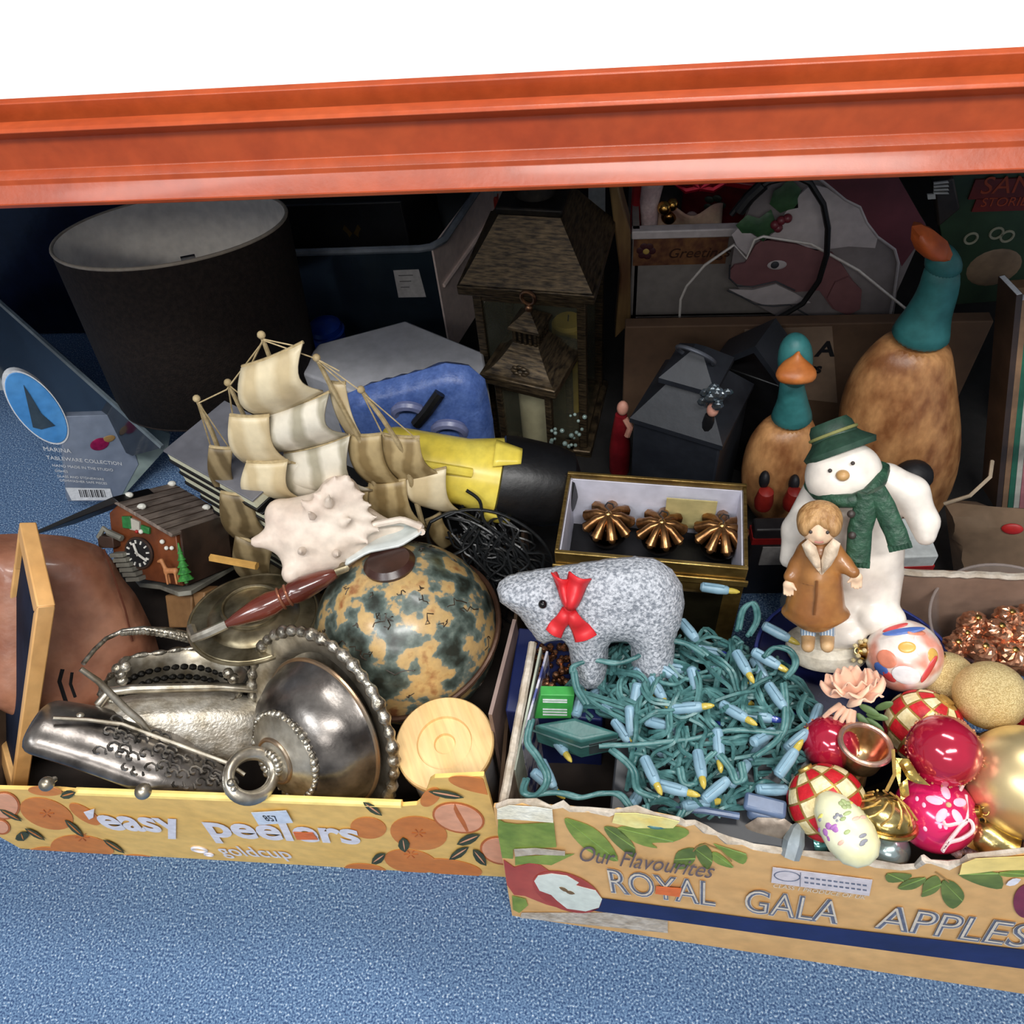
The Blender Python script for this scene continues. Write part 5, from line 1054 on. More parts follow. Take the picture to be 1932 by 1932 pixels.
# side wall on the left, corrugated
A = fr.loc(at(938, 1520, z=.262)); B_ = fr.loc(at(1004, 1200, z=.275)); hL = .262
def side(name, px0, px1, z0, z1, th, m, drop=.25, bev=0):
    p0, p1 = fr.loc(at(*px0, z=z0)), fr.loc(at(*px1, z=z1)); d = V((p1.x - p0.x, p1.y - p0.y, 0)).normalized(); n = V((-d.y, d.x, 0)) * th
    b = MB(); dn = V((0, 0, 1)) * drop; b.hexa([p0 - dn, p0 - dn - n, p1 - dn - n, p1 - dn], [p0, p0 - n, p1 - n, p1]); return obj(name, b, m, t, bevel=bev)
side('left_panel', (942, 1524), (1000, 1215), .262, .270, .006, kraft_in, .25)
p0, p1 = fr.loc(at(942, 1524, z=.262)), fr.loc(at(1000, 1215, z=.270)); b = MB()
b.tube([p0 * (1 - i / 16) + p1 * (i / 16) + V((.003, 0, random.uniform(-.001, .003))) for i in range(17)], .0042, 6); obj('corrugated_edge', b, torn, t, smooth=0)
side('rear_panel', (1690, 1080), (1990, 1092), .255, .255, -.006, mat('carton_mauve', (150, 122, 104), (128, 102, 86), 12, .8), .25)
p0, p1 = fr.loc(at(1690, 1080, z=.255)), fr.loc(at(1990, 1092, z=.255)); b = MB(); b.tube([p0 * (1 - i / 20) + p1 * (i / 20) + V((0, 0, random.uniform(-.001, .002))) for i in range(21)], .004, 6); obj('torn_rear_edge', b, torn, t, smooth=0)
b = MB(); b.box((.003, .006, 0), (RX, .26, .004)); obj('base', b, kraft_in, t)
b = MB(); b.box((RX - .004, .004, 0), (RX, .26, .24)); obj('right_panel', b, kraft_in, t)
def pl2(pts, lay): return [(max(.0005, min(RX - .001, x)), max(.001, z)) for x, z in fr.xz(pts, -lay)]
def decal2(name, pts, lay, m): b = MB(); b.prism(pl2(pts, lay), -lay - .0003, -lay + .0001); return obj(name, b, m, t, smooth=0)
# torn corner flap at the left
decal2('corner_flap', [(940, 1545), (952, 1552), (975, 1555), (1045, 1552), (1050, 1598), (1010, 1600), (968, 1602), (968, 1620), (945, 1618), (936, 1570)], .0016, leafg)
decal2('flap_white_top', [(938, 1526), (960, 1519), (1010, 1522), (1042, 1527), (1044, 1552), (1000, 1548), (960, 1545), (938, 1545)], .003, mat('torn_white', (250, 248, 232), (238, 232, 208), 50, .8, 0, .2))
decal2('flap_edge', [(970, 1602), (1010, 1600), (1066, 1606), (1066, 1614), (1010, 1612), (972, 1616)], .003, torn)
decal2('printed_leaf', [(972, 1616), (1068, 1612), (1084, 1611), (1040, 1632), (1000, 1628), (972, 1632)], .0012, leafg)
decal2('printed_apple', [(950, 1622), (970, 1636), (1000, 1628), (1020, 1632), (1040, 1646), (1030, 1660), (1020, 1672), (1050, 1704), (1060, 1714), (1030, 1706), (990, 1690), (970, 1688), (950, 1668)], .001, mat('print_apple', (190, 90, 74), (170, 66, 56), 9, .55))
decal2('printed_leaf', [(966, 1690), (992, 1696), (996, 1708), (980, 1722), (968, 1716)], .0012, leafg)
decal2('cut_apple_rim', ellp(1070, 1683, 68, 34, 20), .0016, mat('apple_rim', (176, 70, 56), None, 20, .5))
cutp = [(1008, 1662), (1015, 1652), (1040, 1648), (1070, 1652), (1092, 1665), (1086, 1670), (1100, 1674), (1124, 1680), (1136, 1696), (1130, 1712), (1105, 1719), (1070, 1714), (1050, 1698), (1040, 1688), (1018, 1680)]
decal2('cut_apple', cutp, .002, mat('apple_flesh', (232, 238, 226), (222, 230, 218), 20, .5))
for L in ((1064, 1678, 10, 3, 25), (1076, 1684, 9, 3, 15)): decal2('apple_seed', leafp(*L), .0024, mat('seed_brown', (130, 100, 60), None))
for P_, m in (([(1065, 1545), (1085, 1548), (1120, 1562), (1150, 1590), (1166, 1624), (1130, 1615), (1100, 1598), (1075, 1570)], leafg), ([(1140, 1560), (1165, 1563), (1185, 1580), (1198, 1600), (1196, 1618), (1170, 1600), (1150, 1580)], leafd), ([(1165, 1562), (1210, 1560), (1280, 1560), (1300, 1572), (1270, 1588), (1230, 1590), (1240, 1600), (1200, 1590)], leafg),
              ([(1272, 1622), (1280, 1606), (1308, 1600), (1312, 1620), (1300, 1634), (1285, 1640), (1272, 1636)], leafd), ([(1312, 1602), (1326, 1592), (1342, 1606), (1344, 1626), (1334, 1640), (1318, 1622)], leafd), ([(1344, 1608), (1360, 1612), (1384, 1636), (1360, 1632), (1345, 1622)], leafg), ([(1346, 1592), (1370, 1600), (1408, 1612), (1402, 1630), (1375, 1616)], leafg),
              ([(1674, 1648), (1720, 1650), (1705, 1662), (1676, 1664)], leafd), ([(1694, 1676), (1712, 1660), (1746, 1656), (1740, 1668), (1720, 1678)], leafd), ([(1740, 1684), (1744, 1664), (1766, 1652), (1776, 1668), (1764, 1684), (1740, 1692)], leafd), ([(1778, 1662), (1800, 1664), (1818, 1684), (1816, 1700), (1798, 1714), (1782, 1702), (1776, 1684)], leafd), ([(1808, 1650), (1835, 1642), (1884, 1648), (1890, 1676), (1850, 1670)], leafd), ([(1886, 1646), (1960, 1640), (1960, 1652), (1900, 1654)], leafg)):
    n_ = len(P_); sm = []
    for q0 in range(n_):
        a_, b_, c2_, d_ = [V(P_[(q0 + o_) % n_] + (0,)) for o_ in (-1, 0, 1, 2)]
        for s2 in (0, .33, .66): w2 = .5 * ((2 * b_) + (c2_ - a_) * s2 + (2 * a_ - 5 * b_ + 4 * c2_ - d_) * s2 ** 2 + (3 * b_ - a_ - 3 * c2_ + d_) * s2 ** 3); sm.append((w2.x, w2.y))
    decal2('printed_leaf', sm, .001, m)
    x0, y0 = P_[0]; x1, y1 = P_[len(P_) // 2]; decal2('leaf_vein', [(x0, y0), (x1, y1 - 1), (x1, y1 + 1)], .0014, mat('vein_green', (150, 180, 96), None, 30, .5))
b = MB(); b.tube([fr.q(x, y, -.0012) for x, y in ((1308, 1606), (1316, 1597), (1330, 1592), (1360, 1604), (1380, 1625))], .0008, 4); b.tube([fr.q(x, y, -.0012) for x, y in ((1766, 1646), (1780, 1656), (1790, 1664))], .0008, 4); obj('printed_twig', b, mat('twig_print', (150, 120, 70), None), t)
decal2('printed_red_apple', ellp(1938, 1700, 26, 32, 10), .001, mat('print_wine', (140, 44, 70), (110, 28, 54), 20, .4))
decal2('white_tick', leafp(1912, 1664, 15, 6, -20), .0016, o_txt)
# blue strip across the lower front with the bottom edge
decal2('blue_strip', [(1106, 1691), (1420, 1733), (2100, 1812), (2100, 1850), (1500, 1770), (1250, 1735), (1104, 1716)], .0016, mat('strip_navy', (24, 40, 98), (16, 30, 80), 14, .5))
decal2('pale_lower_edge', [(984, 1722), (1060, 1722), (1150, 1722), (1260, 1735), (1260, 1760), (984, 1748)], .0012, torn)
ink_b = mat('ink_greyblue', (112, 118, 136), (96, 102, 122), 90, .6); ink_w2 = mat('ink_palecream', (226, 214, 196), None, 50, .6)
def write2(name, s, px, py, px2, hpx, m, lay=.0018, off=0, shear=0):
    p, e = fr.q(px, py, -lay), fr.q(px2, py + (px2 - px) * .134, -lay); h = (fr.q(px, py - hpx, -lay) - p).length
    b = text(s, 1, .0, offset=off, shear=shear); x0 = min(v[0] for v in b.v); wd = max(v[0] for v in b.v) - x0
    k = (e - p).length / wd; b.v = [((x - x0) * k, y * h / .72, z) for x, y, z in b.v]
    return obj(name, put(b, p, (e - p).normalized(), V((0, 0, 1)) - (e - p).normalized() * (e - p).normalized().z, ey), m, t, smooth=0)
for word, a, y, c in (('ROYAL', 1146, 1682, 1350), ('GALA', 1400, 1719, 1580), ('APPLES', 1650, 1750, 1930)):
    write2('lettering_outline', word, a, y, c, 44, ink_w2, .0016, off=.03, shear=-.16); write2('lettering', word, a, y, c, 44, ink_b, .0021, off=.014, shear=-.16); write2('lettering_core', word, a, y, c, 44, ink_w2, .0026, off=-.02, shear=-.16)
write2('script_lettering', 'Our Flavourites', 1094, 1624, 1345, 30, mat('ink_script', (112, 96, 96), None, 30, .6), .003, shear=.35)
decal2('orange_sticker', [(1238, 1672), (1286, 1676), (1282, 1692), (1236, 1686)], .0032, MATS['sticker_orange'])
decal2('white_label', [(1458, 1636), (1646, 1660), (1640, 1690), (1455, 1665)], .0016, mat('label_lilac', (222, 214, 218), (212, 204, 208), 30, .6))
b = MB(); q_ = fr.q(1485, 1653, -.002); b.torus(q_, .0095, .0006, ax=(0, 1, 0), ux=V((1, 0, 0)), n=24, m=5, sx=1.15, sy=1.1); obj('label_oval', b, ink_b, t)
b = MB()
for r in range(2):
    for i in range(11):
        x = 1518 + i * 11; y = 1654 + r * 9 + (x - 1518) * .13; b.prism(pl2([(x, y), (x + 7, y + .9), (x + 7, y + 3.4), (x, y + 2.4)], .002), -.0024, -.002)
b.prism(pl2([(1510, 1646), (1511, 1646), (1510, 1672), (1509, 1672)], .002), -.0024, -.002); obj('label_lines', b, ink_b, t, smooth=0)
write2('label_caption', 'CLASS 1 PRODUCE OF UK', 1458, 1674, 1632, 7, ink_w2, .002)
for P_ in ([(1160, 1534), (1200, 1534), (1250, 1542), (1282, 1550), (1270, 1562), (1200, 1562), (1155, 1552)],): decal2('yellow_flap', P_, .003, mat('flap_yellow', (250, 246, 170), (240, 214, 120), 30, .6))
decal2('cream_flap', [(1815, 1630), (1840, 1620), (1960, 1614), (1960, 1640), (1880, 1642), (1850, 1646), (1810, 1650)], .003, edge_y)
RB = fr
b = MB(); b.grid(lambda u, v: fr.O + ex * (.01 + .58 * u) + ey * (.035 + .215 * v) + V((0, 0, .12 + .02 * math.sin(15 * u + 4 * v) * math.sin(11 * v + 3 * u))), 40, 20); tag(obj('gap_sheet', b, MATS['gap_dark'], solid=.002), 'added crumpled dark sheet for the shaded gaps under the lights in the apple carton', 'paper')  # second added dark sheet, shade and support below the heap

# ---- gift cards standing beside the left wall
for i, (pa, pb, m, nm) in enumerate((((958, 1500), (1008, 1212), (mat('card_cream', (214, 208, 192), (196, 188, 170), 20, .6)), 'cream greeting card standing nearest the carton wall'), ((972, 1450), (1022, 1222), mat('card_sage', (176, 182, 168), (160, 168, 152), 20, .6), 'pale sage card standing second from the carton wall'), ((985, 1400), (1034, 1230), mat('card_bluewhite', (186, 184, 196), (60, 70, 130), 50, .5, lo=.42, hi=.5), 'blue and white patterned card standing beside the green label'))):
    p0, p1 = at(*pa, z=.262), at(*pb, z=.272); d = V((p1.x - p0.x, p1.y - p0.y, 0)).normalized(); f2 = Fr((p0.x, p0.y, .02), d, V((-d.y, d.x, 0)))
    b = MB(); L = (p1 - p0).length; b.add(*(lambda m_: (m_.v, m_.f))(MB().prism([(0, 0), (L, 0), (L, .252), (0, .238)], 0, .0022))); o = tag(obj('greeting_card', b, m, fr=f2), nm, 'card', 'cards along the carton wall')
b = MB(); f2 = Fr.yaw(at(958, 1300, z=.20), 80); b.prism([(-.06, -.18), (.06, -.18), (.055, .055), (-.05, .04)], 0, .004); tag(obj('mauve_card', b, mat('mauve_card', (150, 128, 120), (130, 108, 100), 14, .6), fr=f2), 'mauve grey card standing between the globe and the carton wall', 'card')

# ---- gold ornament box
gold_b = mat('gold_card', (150, 124, 70), (112, 88, 44), 40, .35, .7, .05, 60, stretch=(1, 8, 1)); gold_l = mat('gold_edge', (196, 166, 100), (150, 122, 66), 40, .3, .8)
lin_w = mat('lining_white', (222, 222, 236), (208, 208, 224), 8, .6)
zt_ = .285; c1, c2, c3, c4 = [at(*p, z=zt_) for p in ((1046, 1042), (1412, 1074), (1432, 916), (1098, 892))]
ex = (c2 - c1).normalized(); ey = V((0, 0, 1)).cross(ex); f = Fr((c1.x, c1.y, 0), ex, ey); W = (c2 - c1).length; Dp = ((c3 - c2).dot(ey) + (c4 - c1).dot(ey)) / 2
t = thing('ornament_box', 'gold open gift box with white lining holding three bronze baubles behind the bear', 'gift box', f); zb = .155; e = .004
for nm, lo, hi in (('front_wall', (0, 0, .02), (W, e, zt_)), ('rear_wall', (0, Dp - e, .02), (W, Dp, zt_ + .002)), ('left_wall', (0, e, .02), (e, Dp - e, zt_)), ('right_wall', (W - e, e, .02), (W, Dp - e, zt_))): b = MB(); b.box(lo, hi); obj(nm, b, gold_b, t, bevel=.001)
b = MB(); i_ = e + .0008
b.box((i_, Dp - e - .002, zt_ - .10), (W - i_, Dp - e - .0005, zt_ - .006)); b.box((e + .0004, e, zt_ - .10), (e + .002, Dp - e, zt_ - .006)); b.box((W - e - .002, e, zt_ - .10), (W - e - .0004, Dp - e, zt_ - .006)); obj('lining', b, lin_w, t)
b = MB(); b.box((e, e, zt_ - .102), (W - e, Dp - e, zt_ - .09)); obj('dark_insert', b, black, t)
b = MB(); b.box((-.003, -.003, zt_ - .030), (W + .003, -.0002, zt_ - .020)); b.box((0, -.001, zt_ - .002), (W, e, zt_ + .001)); obj('gold_rim', b, gold_l, t, bevel=.001)
b = MB(); b.box((.02, -.0012, .03), (W - .02, -.0004, zt_ - .05)); obj('window', b, mat('box_window', (40, 38, 26), (26, 24, 16), 20, .12), t)
b = MB(); a = f.q(1258, 938, Dp - .012); c = f.q(1348, 978, Dp - .012); b.box((a.x, Dp - .014, c.z - .02), (c.x, Dp - .0125, a.z)); obj('cream_tag', b, mat('tag_cream', (198, 184, 130), (184, 170, 116), 20, .6), t)
b = MB(); b.box((0, 0, 0), (W, Dp, .0195)); obj('base', b, gold_b, t)
bronze_o = mat('bauble_bronze', (176, 130, 84), (120, 82, 50), 60, .28, .9, .02)
def star_orn(px, py, rpx, nm):
    p = at(px, py, z=zt_ - .06); r = rpx * depth(p) / F; ff = Fr(p); o = thing('bronze_bauble', nm, 'bauble', ff, 'bronze baubles in the gold box')
    b = MB(); b.ball((0, 0, 0), r * .9, 28, 18); obj('ball', b, mat('bauble_dark', (92, 66, 46), (60, 42, 30), 60, .12, 1, 0), o)
    for i in range(9):
        a = 2 * PI * i / 9; b = MB(); b.tube([V((math.cos(a) * r * q, math.sin(a) * r * q, z)) for q, z in ((.15, r * .98), (.5, r * .94), (.82, r * .66), (1.02, r * .50))], lambda u: r * (.15 + .12 * u), 8); b.ball((math.cos(a) * r * 1.03, math.sin(a) * r * 1.03, r * .48), r * .17, 10, 8); obj('petal', b, bronze_o, o, smooth=60)
    b = MB(); b.ball((0, 0, r * 1.02), r * .2, 12, 8); obj('cap', b, mat('gold_soft', (206, 160, 100), None, 30, .25, 1), o)
    b = MB(); b.tube([V((0, 0, r * 1.1)), V((.001, 0, r * 1.35)), V((-.004, 0, r * 1.6)), V((-.001, 0, r * 1.85)), V((.005, 0, r * 1.75)), V((.006, 0, r * 1.55))], .0009, 5); obj('wire_hook', b, steel, o)
star_orn(1147, 998, 42, 'bronze petalled bauble at the left of the gold box'); star_orn(1246, 1012, 41, 'bronze petalled bauble in the middle of the gold box'); star_orn(1357, 1020, 43, 'bronze petalled bauble at the right of the gold box')

# ---- beaded bear
fluff = mat('bead_grey', (194, 198, 206), (124, 130, 140), 330, .3, 0, .9, 420, lo=.38, hi=.6)
p0 = at(1110, 1290, z=.245); fr = Fr.axis(p0, wdir(1110, 1200, -.02, -1, .42)); k = fr.k; Q = lambda x, y, d=0: fr.q(x, y, d)
t = thing('beaded_bear', 'glittering grey beaded bear ornament with a red ribbon bow standing before the gold box', 'bear ornament', fr)
outl = [(937, 1112), (942, 1098), (958, 1088), (985, 1082), (1020, 1076), (1060, 1070), (1100, 1064), (1150, 1057), (1200, 1052), (1238, 1056), (1268, 1074), (1287, 1103), (1292, 1138), (1286, 1172), (1274, 1202), (1272, 1250), (1266, 1292), (1192, 1292), (1190, 1218), (1180, 1205), (1156, 1205), (1148, 1218), (1146, 1272), (1130, 1292), (1098, 1294), (1080, 1268), (1072, 1218), (1060, 1202), (1040, 1204), (1026, 1210), (1010, 1200), (992, 1176), (978, 1156), (958, 1142), (942, 1130)]
b = MB(); b.inflate(fr.xz(outl), 118 * k, 58 * k, 6.5 * k); obj('bear_body', b, fluff, t, smooth=70)
b = MB(); b.ball(Q(1024, 1140, -57 * k), 8 * k, 14, 10); obj('eye', b, mat('eye_gloss', (10, 10, 12), None, 30, .1), t)
b = MB(); b.ball(Q(974, 1148, -34 * k), 6 * k, 12, 8); obj('nose', b, MATS['eye_gloss'], t)
red_r = mat('ribbon_red', (226, 54, 58), (206, 36, 44), 12, .45)
def ribbon(name, pts, y, th=.0016, bulge=.010):
    a, c, d, e = [Q(*p, y) for p in pts]
    def rf(u, v): p = (a * (1 - v) + c * v) * (1 - u) + (e * (1 - v) + d * v) * u; return p + V((0, -bulge * math.sin(PI * u) - .004 * math.sin(PI * v * 2), 0))
    b = MB(); b.grid(rf, 10, 6); return obj(name, b, red_r, t, solid=th, smooth=60)
yb = -64 * k
ribbon('bow_loop', [(1062, 1138), (1074, 1078), (1116, 1092), (1086, 1148)], yb); ribbon('bow_loop', [(1066, 1146), (1040, 1080), (1076, 1092), (1080, 1140)], yb + .004)
ribbon('bow_tail', [(1062, 1144), (1030, 1188), (1058, 1204), (1082, 1156)], yb, bulge=.004); ribbon('bow_tail', [(1066, 1154), (1086, 1212), (1126, 1198), (1084, 1148)], yb, bulge=.004)
b = MB(); b.ball(Q(1073, 1147, yb - .003), (9 * k, 7 * k, 12 * k), 14, 10); obj('knot', b, red_r, t)
b = MB(); b.tube([Q(1046, 1082, -40 * k), Q(1056, 1105, -58 * k), Q(1072, 1146, -62 * k)], 6 * k, 8); obj('neck_ribbon', b, mat('ribbon_dark', (150, 24, 30), None, 30, .5), t)

# ---- green label box, transformer, blue tray
p0 = at(1010, 1368, z=.235); fr = Fr.axis(p0, wdir(1040, 1330, .04, -1, .75)); P = fr.xz([(1008, 1356), (1020, 1311), (1084, 1312), (1078, 1356)])
t = thing('green_instruction_card', 'small green instruction card with white lines lying under the bear', 'card', fr)
b = MB(); b.prism(P, 0, .012); obj('card', b, mat('label_green', (64, 160, 74), (54, 146, 64), 20, .45), t, bevel=.0008)
b = MB()
for y in (1319, 1323, 1337, 1342, 1347): b.prism(fr.xz([(1024, y), (1070, y + 1), (1070, y + 3), (1024, y + 2)], -.0006), -.0010, -.0004)
obj('printed_lines', b, ink_w, t, smooth=0)
trans_m = mat('transformer_green', (54, 102, 98), (44, 88, 86), 40, .4)
p0 = at(1100, 1445, z=.235); fr = Fr.axis(p0, wdir(1090, 1400, .05, -1, .72), V((.25, 1, 0))); k = fr.k
t = thing('transformer_box', 'teal green plastic transformer box among the light strings', 'transformer', fr)
b = MB(); tq = [fr.loc(at(*p, z=.285)) for p in ((1096, 1398), (1172, 1382), (1085, 1352), (1004, 1366))]; dn = fr.loc(fr.O + V((0, 0, -.042))); b.hexa([p + dn for p in tq], tq); obj('case', b, trans_m, t, bevel=.004, seg=3)
b = MB(); b.tube([tq[3] + dn * .35, tq[0] + dn * .35, tq[1] + dn * .35], .0012, 5); obj('case_seam', b, mat('seam_teal', (36, 74, 72), None), t)
e1, e2 = (tq[1] - tq[0]), dn; n1 = e1.cross(e2).normalized() * -.0008; b = MB(); qs = [tq[0] + e1 * a_ + e2 * c_ for a_, c_ in ((.2, .25), (.9, .25), (.9, .8), (.2, .8))]; b.hexa([p - n1 for p in qs], [p + n1 for p in qs]); obj('rating_plate', b, mat('plate_grey', (62, 74, 76), (50, 60, 62), 30, .4), t)
p0 = at(1500, 1330, z=.222); fr = Fr.yaw(p0, -4); t = thing('blue_metal_tray', 'dark blue shiny tin under the snowman figurine', 'tin', fr); bl = mat('tin_blue', (20, 26, 70), (14, 18, 52), 14, .25, .1, 0)
b = MB(); b.slab(ellp(.065, .055, .10, .085, 0, 40), -.19, 0); obj('tin_body', b, bl, t, bevel=.003)
b = MB(); b.torus((.065, .055, -.004), .093, .003, n=48, ux=V((1, 0, 0)), sx=1.08, sy=.92); obj('rolled_lip', b, mat('lip_blue', (70, 86, 170), None, 20, .2, .5), t)
b = MB(); p = at(1050, 1300, z=.225); b.box((-.05, -.03, -.20), (.05, .07, 0)); tag(obj('navy_carton', b, mat('strip_navy', (24, 40, 98)), fr=Fr.yaw(p, -4), bevel=.002), 'small navy blue carton behind the green instruction card', 'carton')
p = at(1044, 1258, z=.235); ff = Fr(p); b = MB()
for i in range(90): b.ball((random.uniform(-.022, .022), random.uniform(-.03, .02), random.uniform(-.006, .022)), random.uniform(.0028, .0048), 7, 5)
tag(obj('copper_beads', b, mat('copper_glint', (206, 150, 112), (90, 56, 40), 200, .2, .9), fr=ff), 'bunch of tiny copper beads below the bear\'s chin', 'beads', kind='stuff')

# ---- Christmas light strings
wire = mat('wire_teal', (84, 128, 128), (54, 98, 98), 60, .36); sock = mat('socket_blue', (146, 178, 194), (116, 152, 172), 24, .4); bulb_y = mat('bulb_yellow', (208, 186, 84), None, 30, .15, 0, 0, alpha=.9); bulb_b = mat('bulb_blue', (52, 72, 160), None, 30, .15)
pc = at(1300, 1370, z=.235); fr = Fr(pc); t = thing('light_string', 'tangled heap of green wire Christmas lights with pale blue sockets', 'string lights', fr)
def heap(u, v):                                          # u, v in -1..1 -> local point on the heap surface
    px = 1300 + 250 * u + 20 * v; py = 1368 - 178 * v + 22 * u; h = .235 + .055 * max(0, 1 - .8 * u * u - .7 * v * v); return fr.loc(at(px, py, z=h))
def inn():
    while True:
        u, v = random.uniform(-1, 1), random.uniform(-1, 1)
        if u * u + v * v < 1 and not (u < -.42 and -.75 < v < .14) : return u, v
b = MB()
for i in range(190):
    u, v = inn(); a = random.uniform(0, 6.3); P = []; dep = random.random() ** 1.6
    for j in range(7):
        P.append(heap(u, v) + V((0, 0, -.045 * dep + random.uniform(-.006, .012)))); a += random.gauss(0, .95); u += .15 * math.cos(a); v += .19 * math.sin(a)
        if u < -.42 and -.75 < v < .14: u = -.40
        if u * u + v * v > 1.05: u *= .86; v *= .86; a += 1.6
    P = spline(P, 4); b.tube(P, .0021, 5)
    if i % 2 == 0:
        off = V((.0026, .002, .0016)); b.tube([p + off + V((0, 0, .0016 * math.sin(k_ * 1.4))) for k_, p in enumerate(P)], .0019, 5)
w_ = obj('green_wire', b, wire, t, smooth=70); w_['kind'] = 'stuff'
for pts in (((1078, 1270), (1082, 1256), (1120, 1246), (1160, 1252), (1200, 1240), (1240, 1212), (1290, 1214), (1330, 1238)), ((1080, 1268), (1086, 1300), (1104, 1330)), ((1390, 1190), (1400, 1150), (1420, 1140), (1426, 1170), (1410, 1200)), ((1215, 1520), (1218, 1550), (1240, 1560), (1270, 1552), (1285, 1530)), ((1000, 1360), (992, 1400), (1012, 1430), (1030, 1470), (1010, 1500), (985, 1495), (990, 1470)), ((1010, 1500), (1050, 1496), (1090, 1505), (1130, 1498), (1165, 1500), (1190, 1530)), ((1440, 1240), (1460, 1222), (1490, 1230), (1498, 1255), (1480, 1280)), ((1130, 1408), (1200, 1405), (1300, 1395), (1380, 1378), (1470, 1384)), ((1475, 1290), (1480, 1340), (1470, 1390), (1420, 1430)), ((1150, 1415), (1190, 1450), (1200, 1490), (1235, 1505)), ((1280, 1450), (1288, 1478), (1310, 1478), (1325, 1440), (1345, 1420)), ((1355, 1425), (1375, 1450), (1385, 1475), (1400, 1470), (1395, 1440))):
    z0 = .29; b = MB(); P = spline([fr.loc(at(*p, z=z0 if p[1] < 1480 else .278)) for p in pts]); b.tube(P, .0023, 6); b.tube([p + V((.003, .001, .001 * math.sin(i))) for i, p in enumerate(P)], .0021, 6); obj('loose_wire', b, wire, t, smooth=70)
sp = [(1212, 1280, 55), (1250, 1262, 35), (1260, 1330, 32), (1092, 1330, -75), (1155, 1340, 25), (1190, 1355, 85), (1172, 1378, 55), (1240, 1365, 15), (1275, 1395, 70), (1355, 1398, 85), (1428, 1420, -60), (1480, 1445, -55), (1195, 1515, -60), (1345, 1495, -40), (1310, 1518, -8), (1260, 1485, 15), (1450, 1490, 0), (1400, 1250, 60), (1432, 1262, 60), (1462, 1310, 55), (1388, 1300, 45), (1052, 1400, 55), (1030, 1455, 65), (1022, 1470, 40), (1330, 1228, 10), (1300, 1190, 50), (1460, 1190, 28), (1440, 1240, 30), (1540, 1350, -70), (1290, 1336, -5), (1330, 1330, 50), (1310, 1282, 75), (1360, 1270, 20), (1240, 1300, 60), (1130, 1305, -30), (1380, 1340, 30), (1420, 1350, 10), (1440, 1390, -30), (1250, 1420, 40), (1320, 1440, 80), (1390, 1465, -50), (1225, 1450, 65), (1275, 1262, 10), (1200, 1312, 100), (1500, 1400, -40), (1345, 1110, 8)]
sm_, bm_ = None, None
for i, (x, y, a) in enumerate(sp):
    z0 = (.284 if i % 2 else .268) + random.uniform(-.004, .006) if 1130 < x else .25
    a = math.radians(a); p = fr.loc(at(x - 24 * math.cos(a), y - 24 * math.sin(a), z=z0)); q_ = fr.loc(at(x + 24 * math.cos(a), y + 24 * math.sin(a), z=z0 + random.uniform(-.01, .008))); d = q_ - p; d.normalize(); L = .029
    M = Matrix.Translation(p) @ d.to_track_quat('Z', 'Y').to_matrix().to_4x4()
    if sm_ is None:
        b = MB(); b.lathe([(.0032, 0), (.0052, .002), (.0055, .018), (.0046, .027), (.0034, .029)], 12); b.box((-.0012, .0042, .004), (.0012, .0066, .024)); o = obj('bulb_socket', b, sock, t); sm_ = o.data
        b = MB(); b.lathe([(.0030, -.002), (.0032, .003), (.0024, .008), (.0008, .011)], 10); o2 = obj('bulb', b, bulb_y, o); o2.location = (0, 0, .029); bm_ = o2.data
        b2 = bm_.copy(); b2.materials[0] = bulb_b
    else:
        o = bpy.data.objects.new('bulb_socket', sm_); COL.objects.link(o); o.parent = t
        if i % 3 != 1: o2 = bpy.data.objects.new('bulb', b2 if i % 6 == 0 else bm_); COL.objects.link(o2); o2.parent = o; o2.location = (0, 0, .029)
    o.matrix_local = M
# plugs and adaptor at the front right of the heap
plug = mat('plug_slate', (98, 116, 146), (78, 96, 126), 20, .35)
p = at(1440, 1530, z=.262); fr = Fr.yaw(p, -12); t = thing('slate_plug', 'slate blue plug and adaptor at the front of the light heap', 'plug', fr)
b = MB(); b.box((-.013, -.008, -.03), (.013, .010, .004)); obj('plug_body', b, plug, t, bevel=.005, seg=3)
b = MB(); b.box((-.018, -.006, .004), (.018, .010, .012)); obj('plug_cap', b, plug, t, bevel=.003)
b = MB(); b.tube([(-.02, -.01, 0), (-.05, -.014, .004), (-.075, -.016, -.006)], .0032, 8); obj('plug_lead', b, plug, t)
p = at(1350, 1572, z=.255); fr = Fr.yaw(p, -6); t = thing('black_tray', 'glossy black plastic tray under the front of the light heap', 'tray', fr)
b = MB(); b.box((-.09, .0, -.06), (.08, .10, -.004)); obj('tray_body', b, black, t, bevel=.004)
b = MB(); b.box((-.094, -.004, -.006), (.084, .104, 0)); obj('tray_lip', b, mat('black_gloss', (40, 42, 48), (28, 30, 34), 14, .45), t, bevel=.002)

# ---- snowman and child figurine (plain generic ornament)
porc = mat('porcelain_white', (238, 230, 220), (230, 220, 208), 14, .35, coat=.3); g_scarf = mat('scarf_green', (44, 84, 62), (26, 58, 42), 90, .5, 0, .3, 160); g_hat = mat('hat_green', (50, 80, 64), (32, 58, 46), 40, .5, 0, .1, 90)
coatb = mat('coat_tan', (176, 122, 64), (140, 88, 42), 26, .4, coat=.3); skinp = mat('figure_skin', (236, 206, 176), (226, 192, 160), 30, .45); hair = mat('figure_hair', (188, 146, 96), (152, 110, 66), 60, .5, 0, .2, 90, stretch=(3, 3, .5)); collar = mat('collar_cream', (216, 196, 172), (198, 176, 150), 60, .6, 0, .2, 120)
p0 = at(1560, 1222, z=.235); fr = Fr.axis(p0, wdir(1575, 1030, .02, -1, .42)); k = fr.k; Q = lambda x, y, d=0: fr.q(x, y, d)
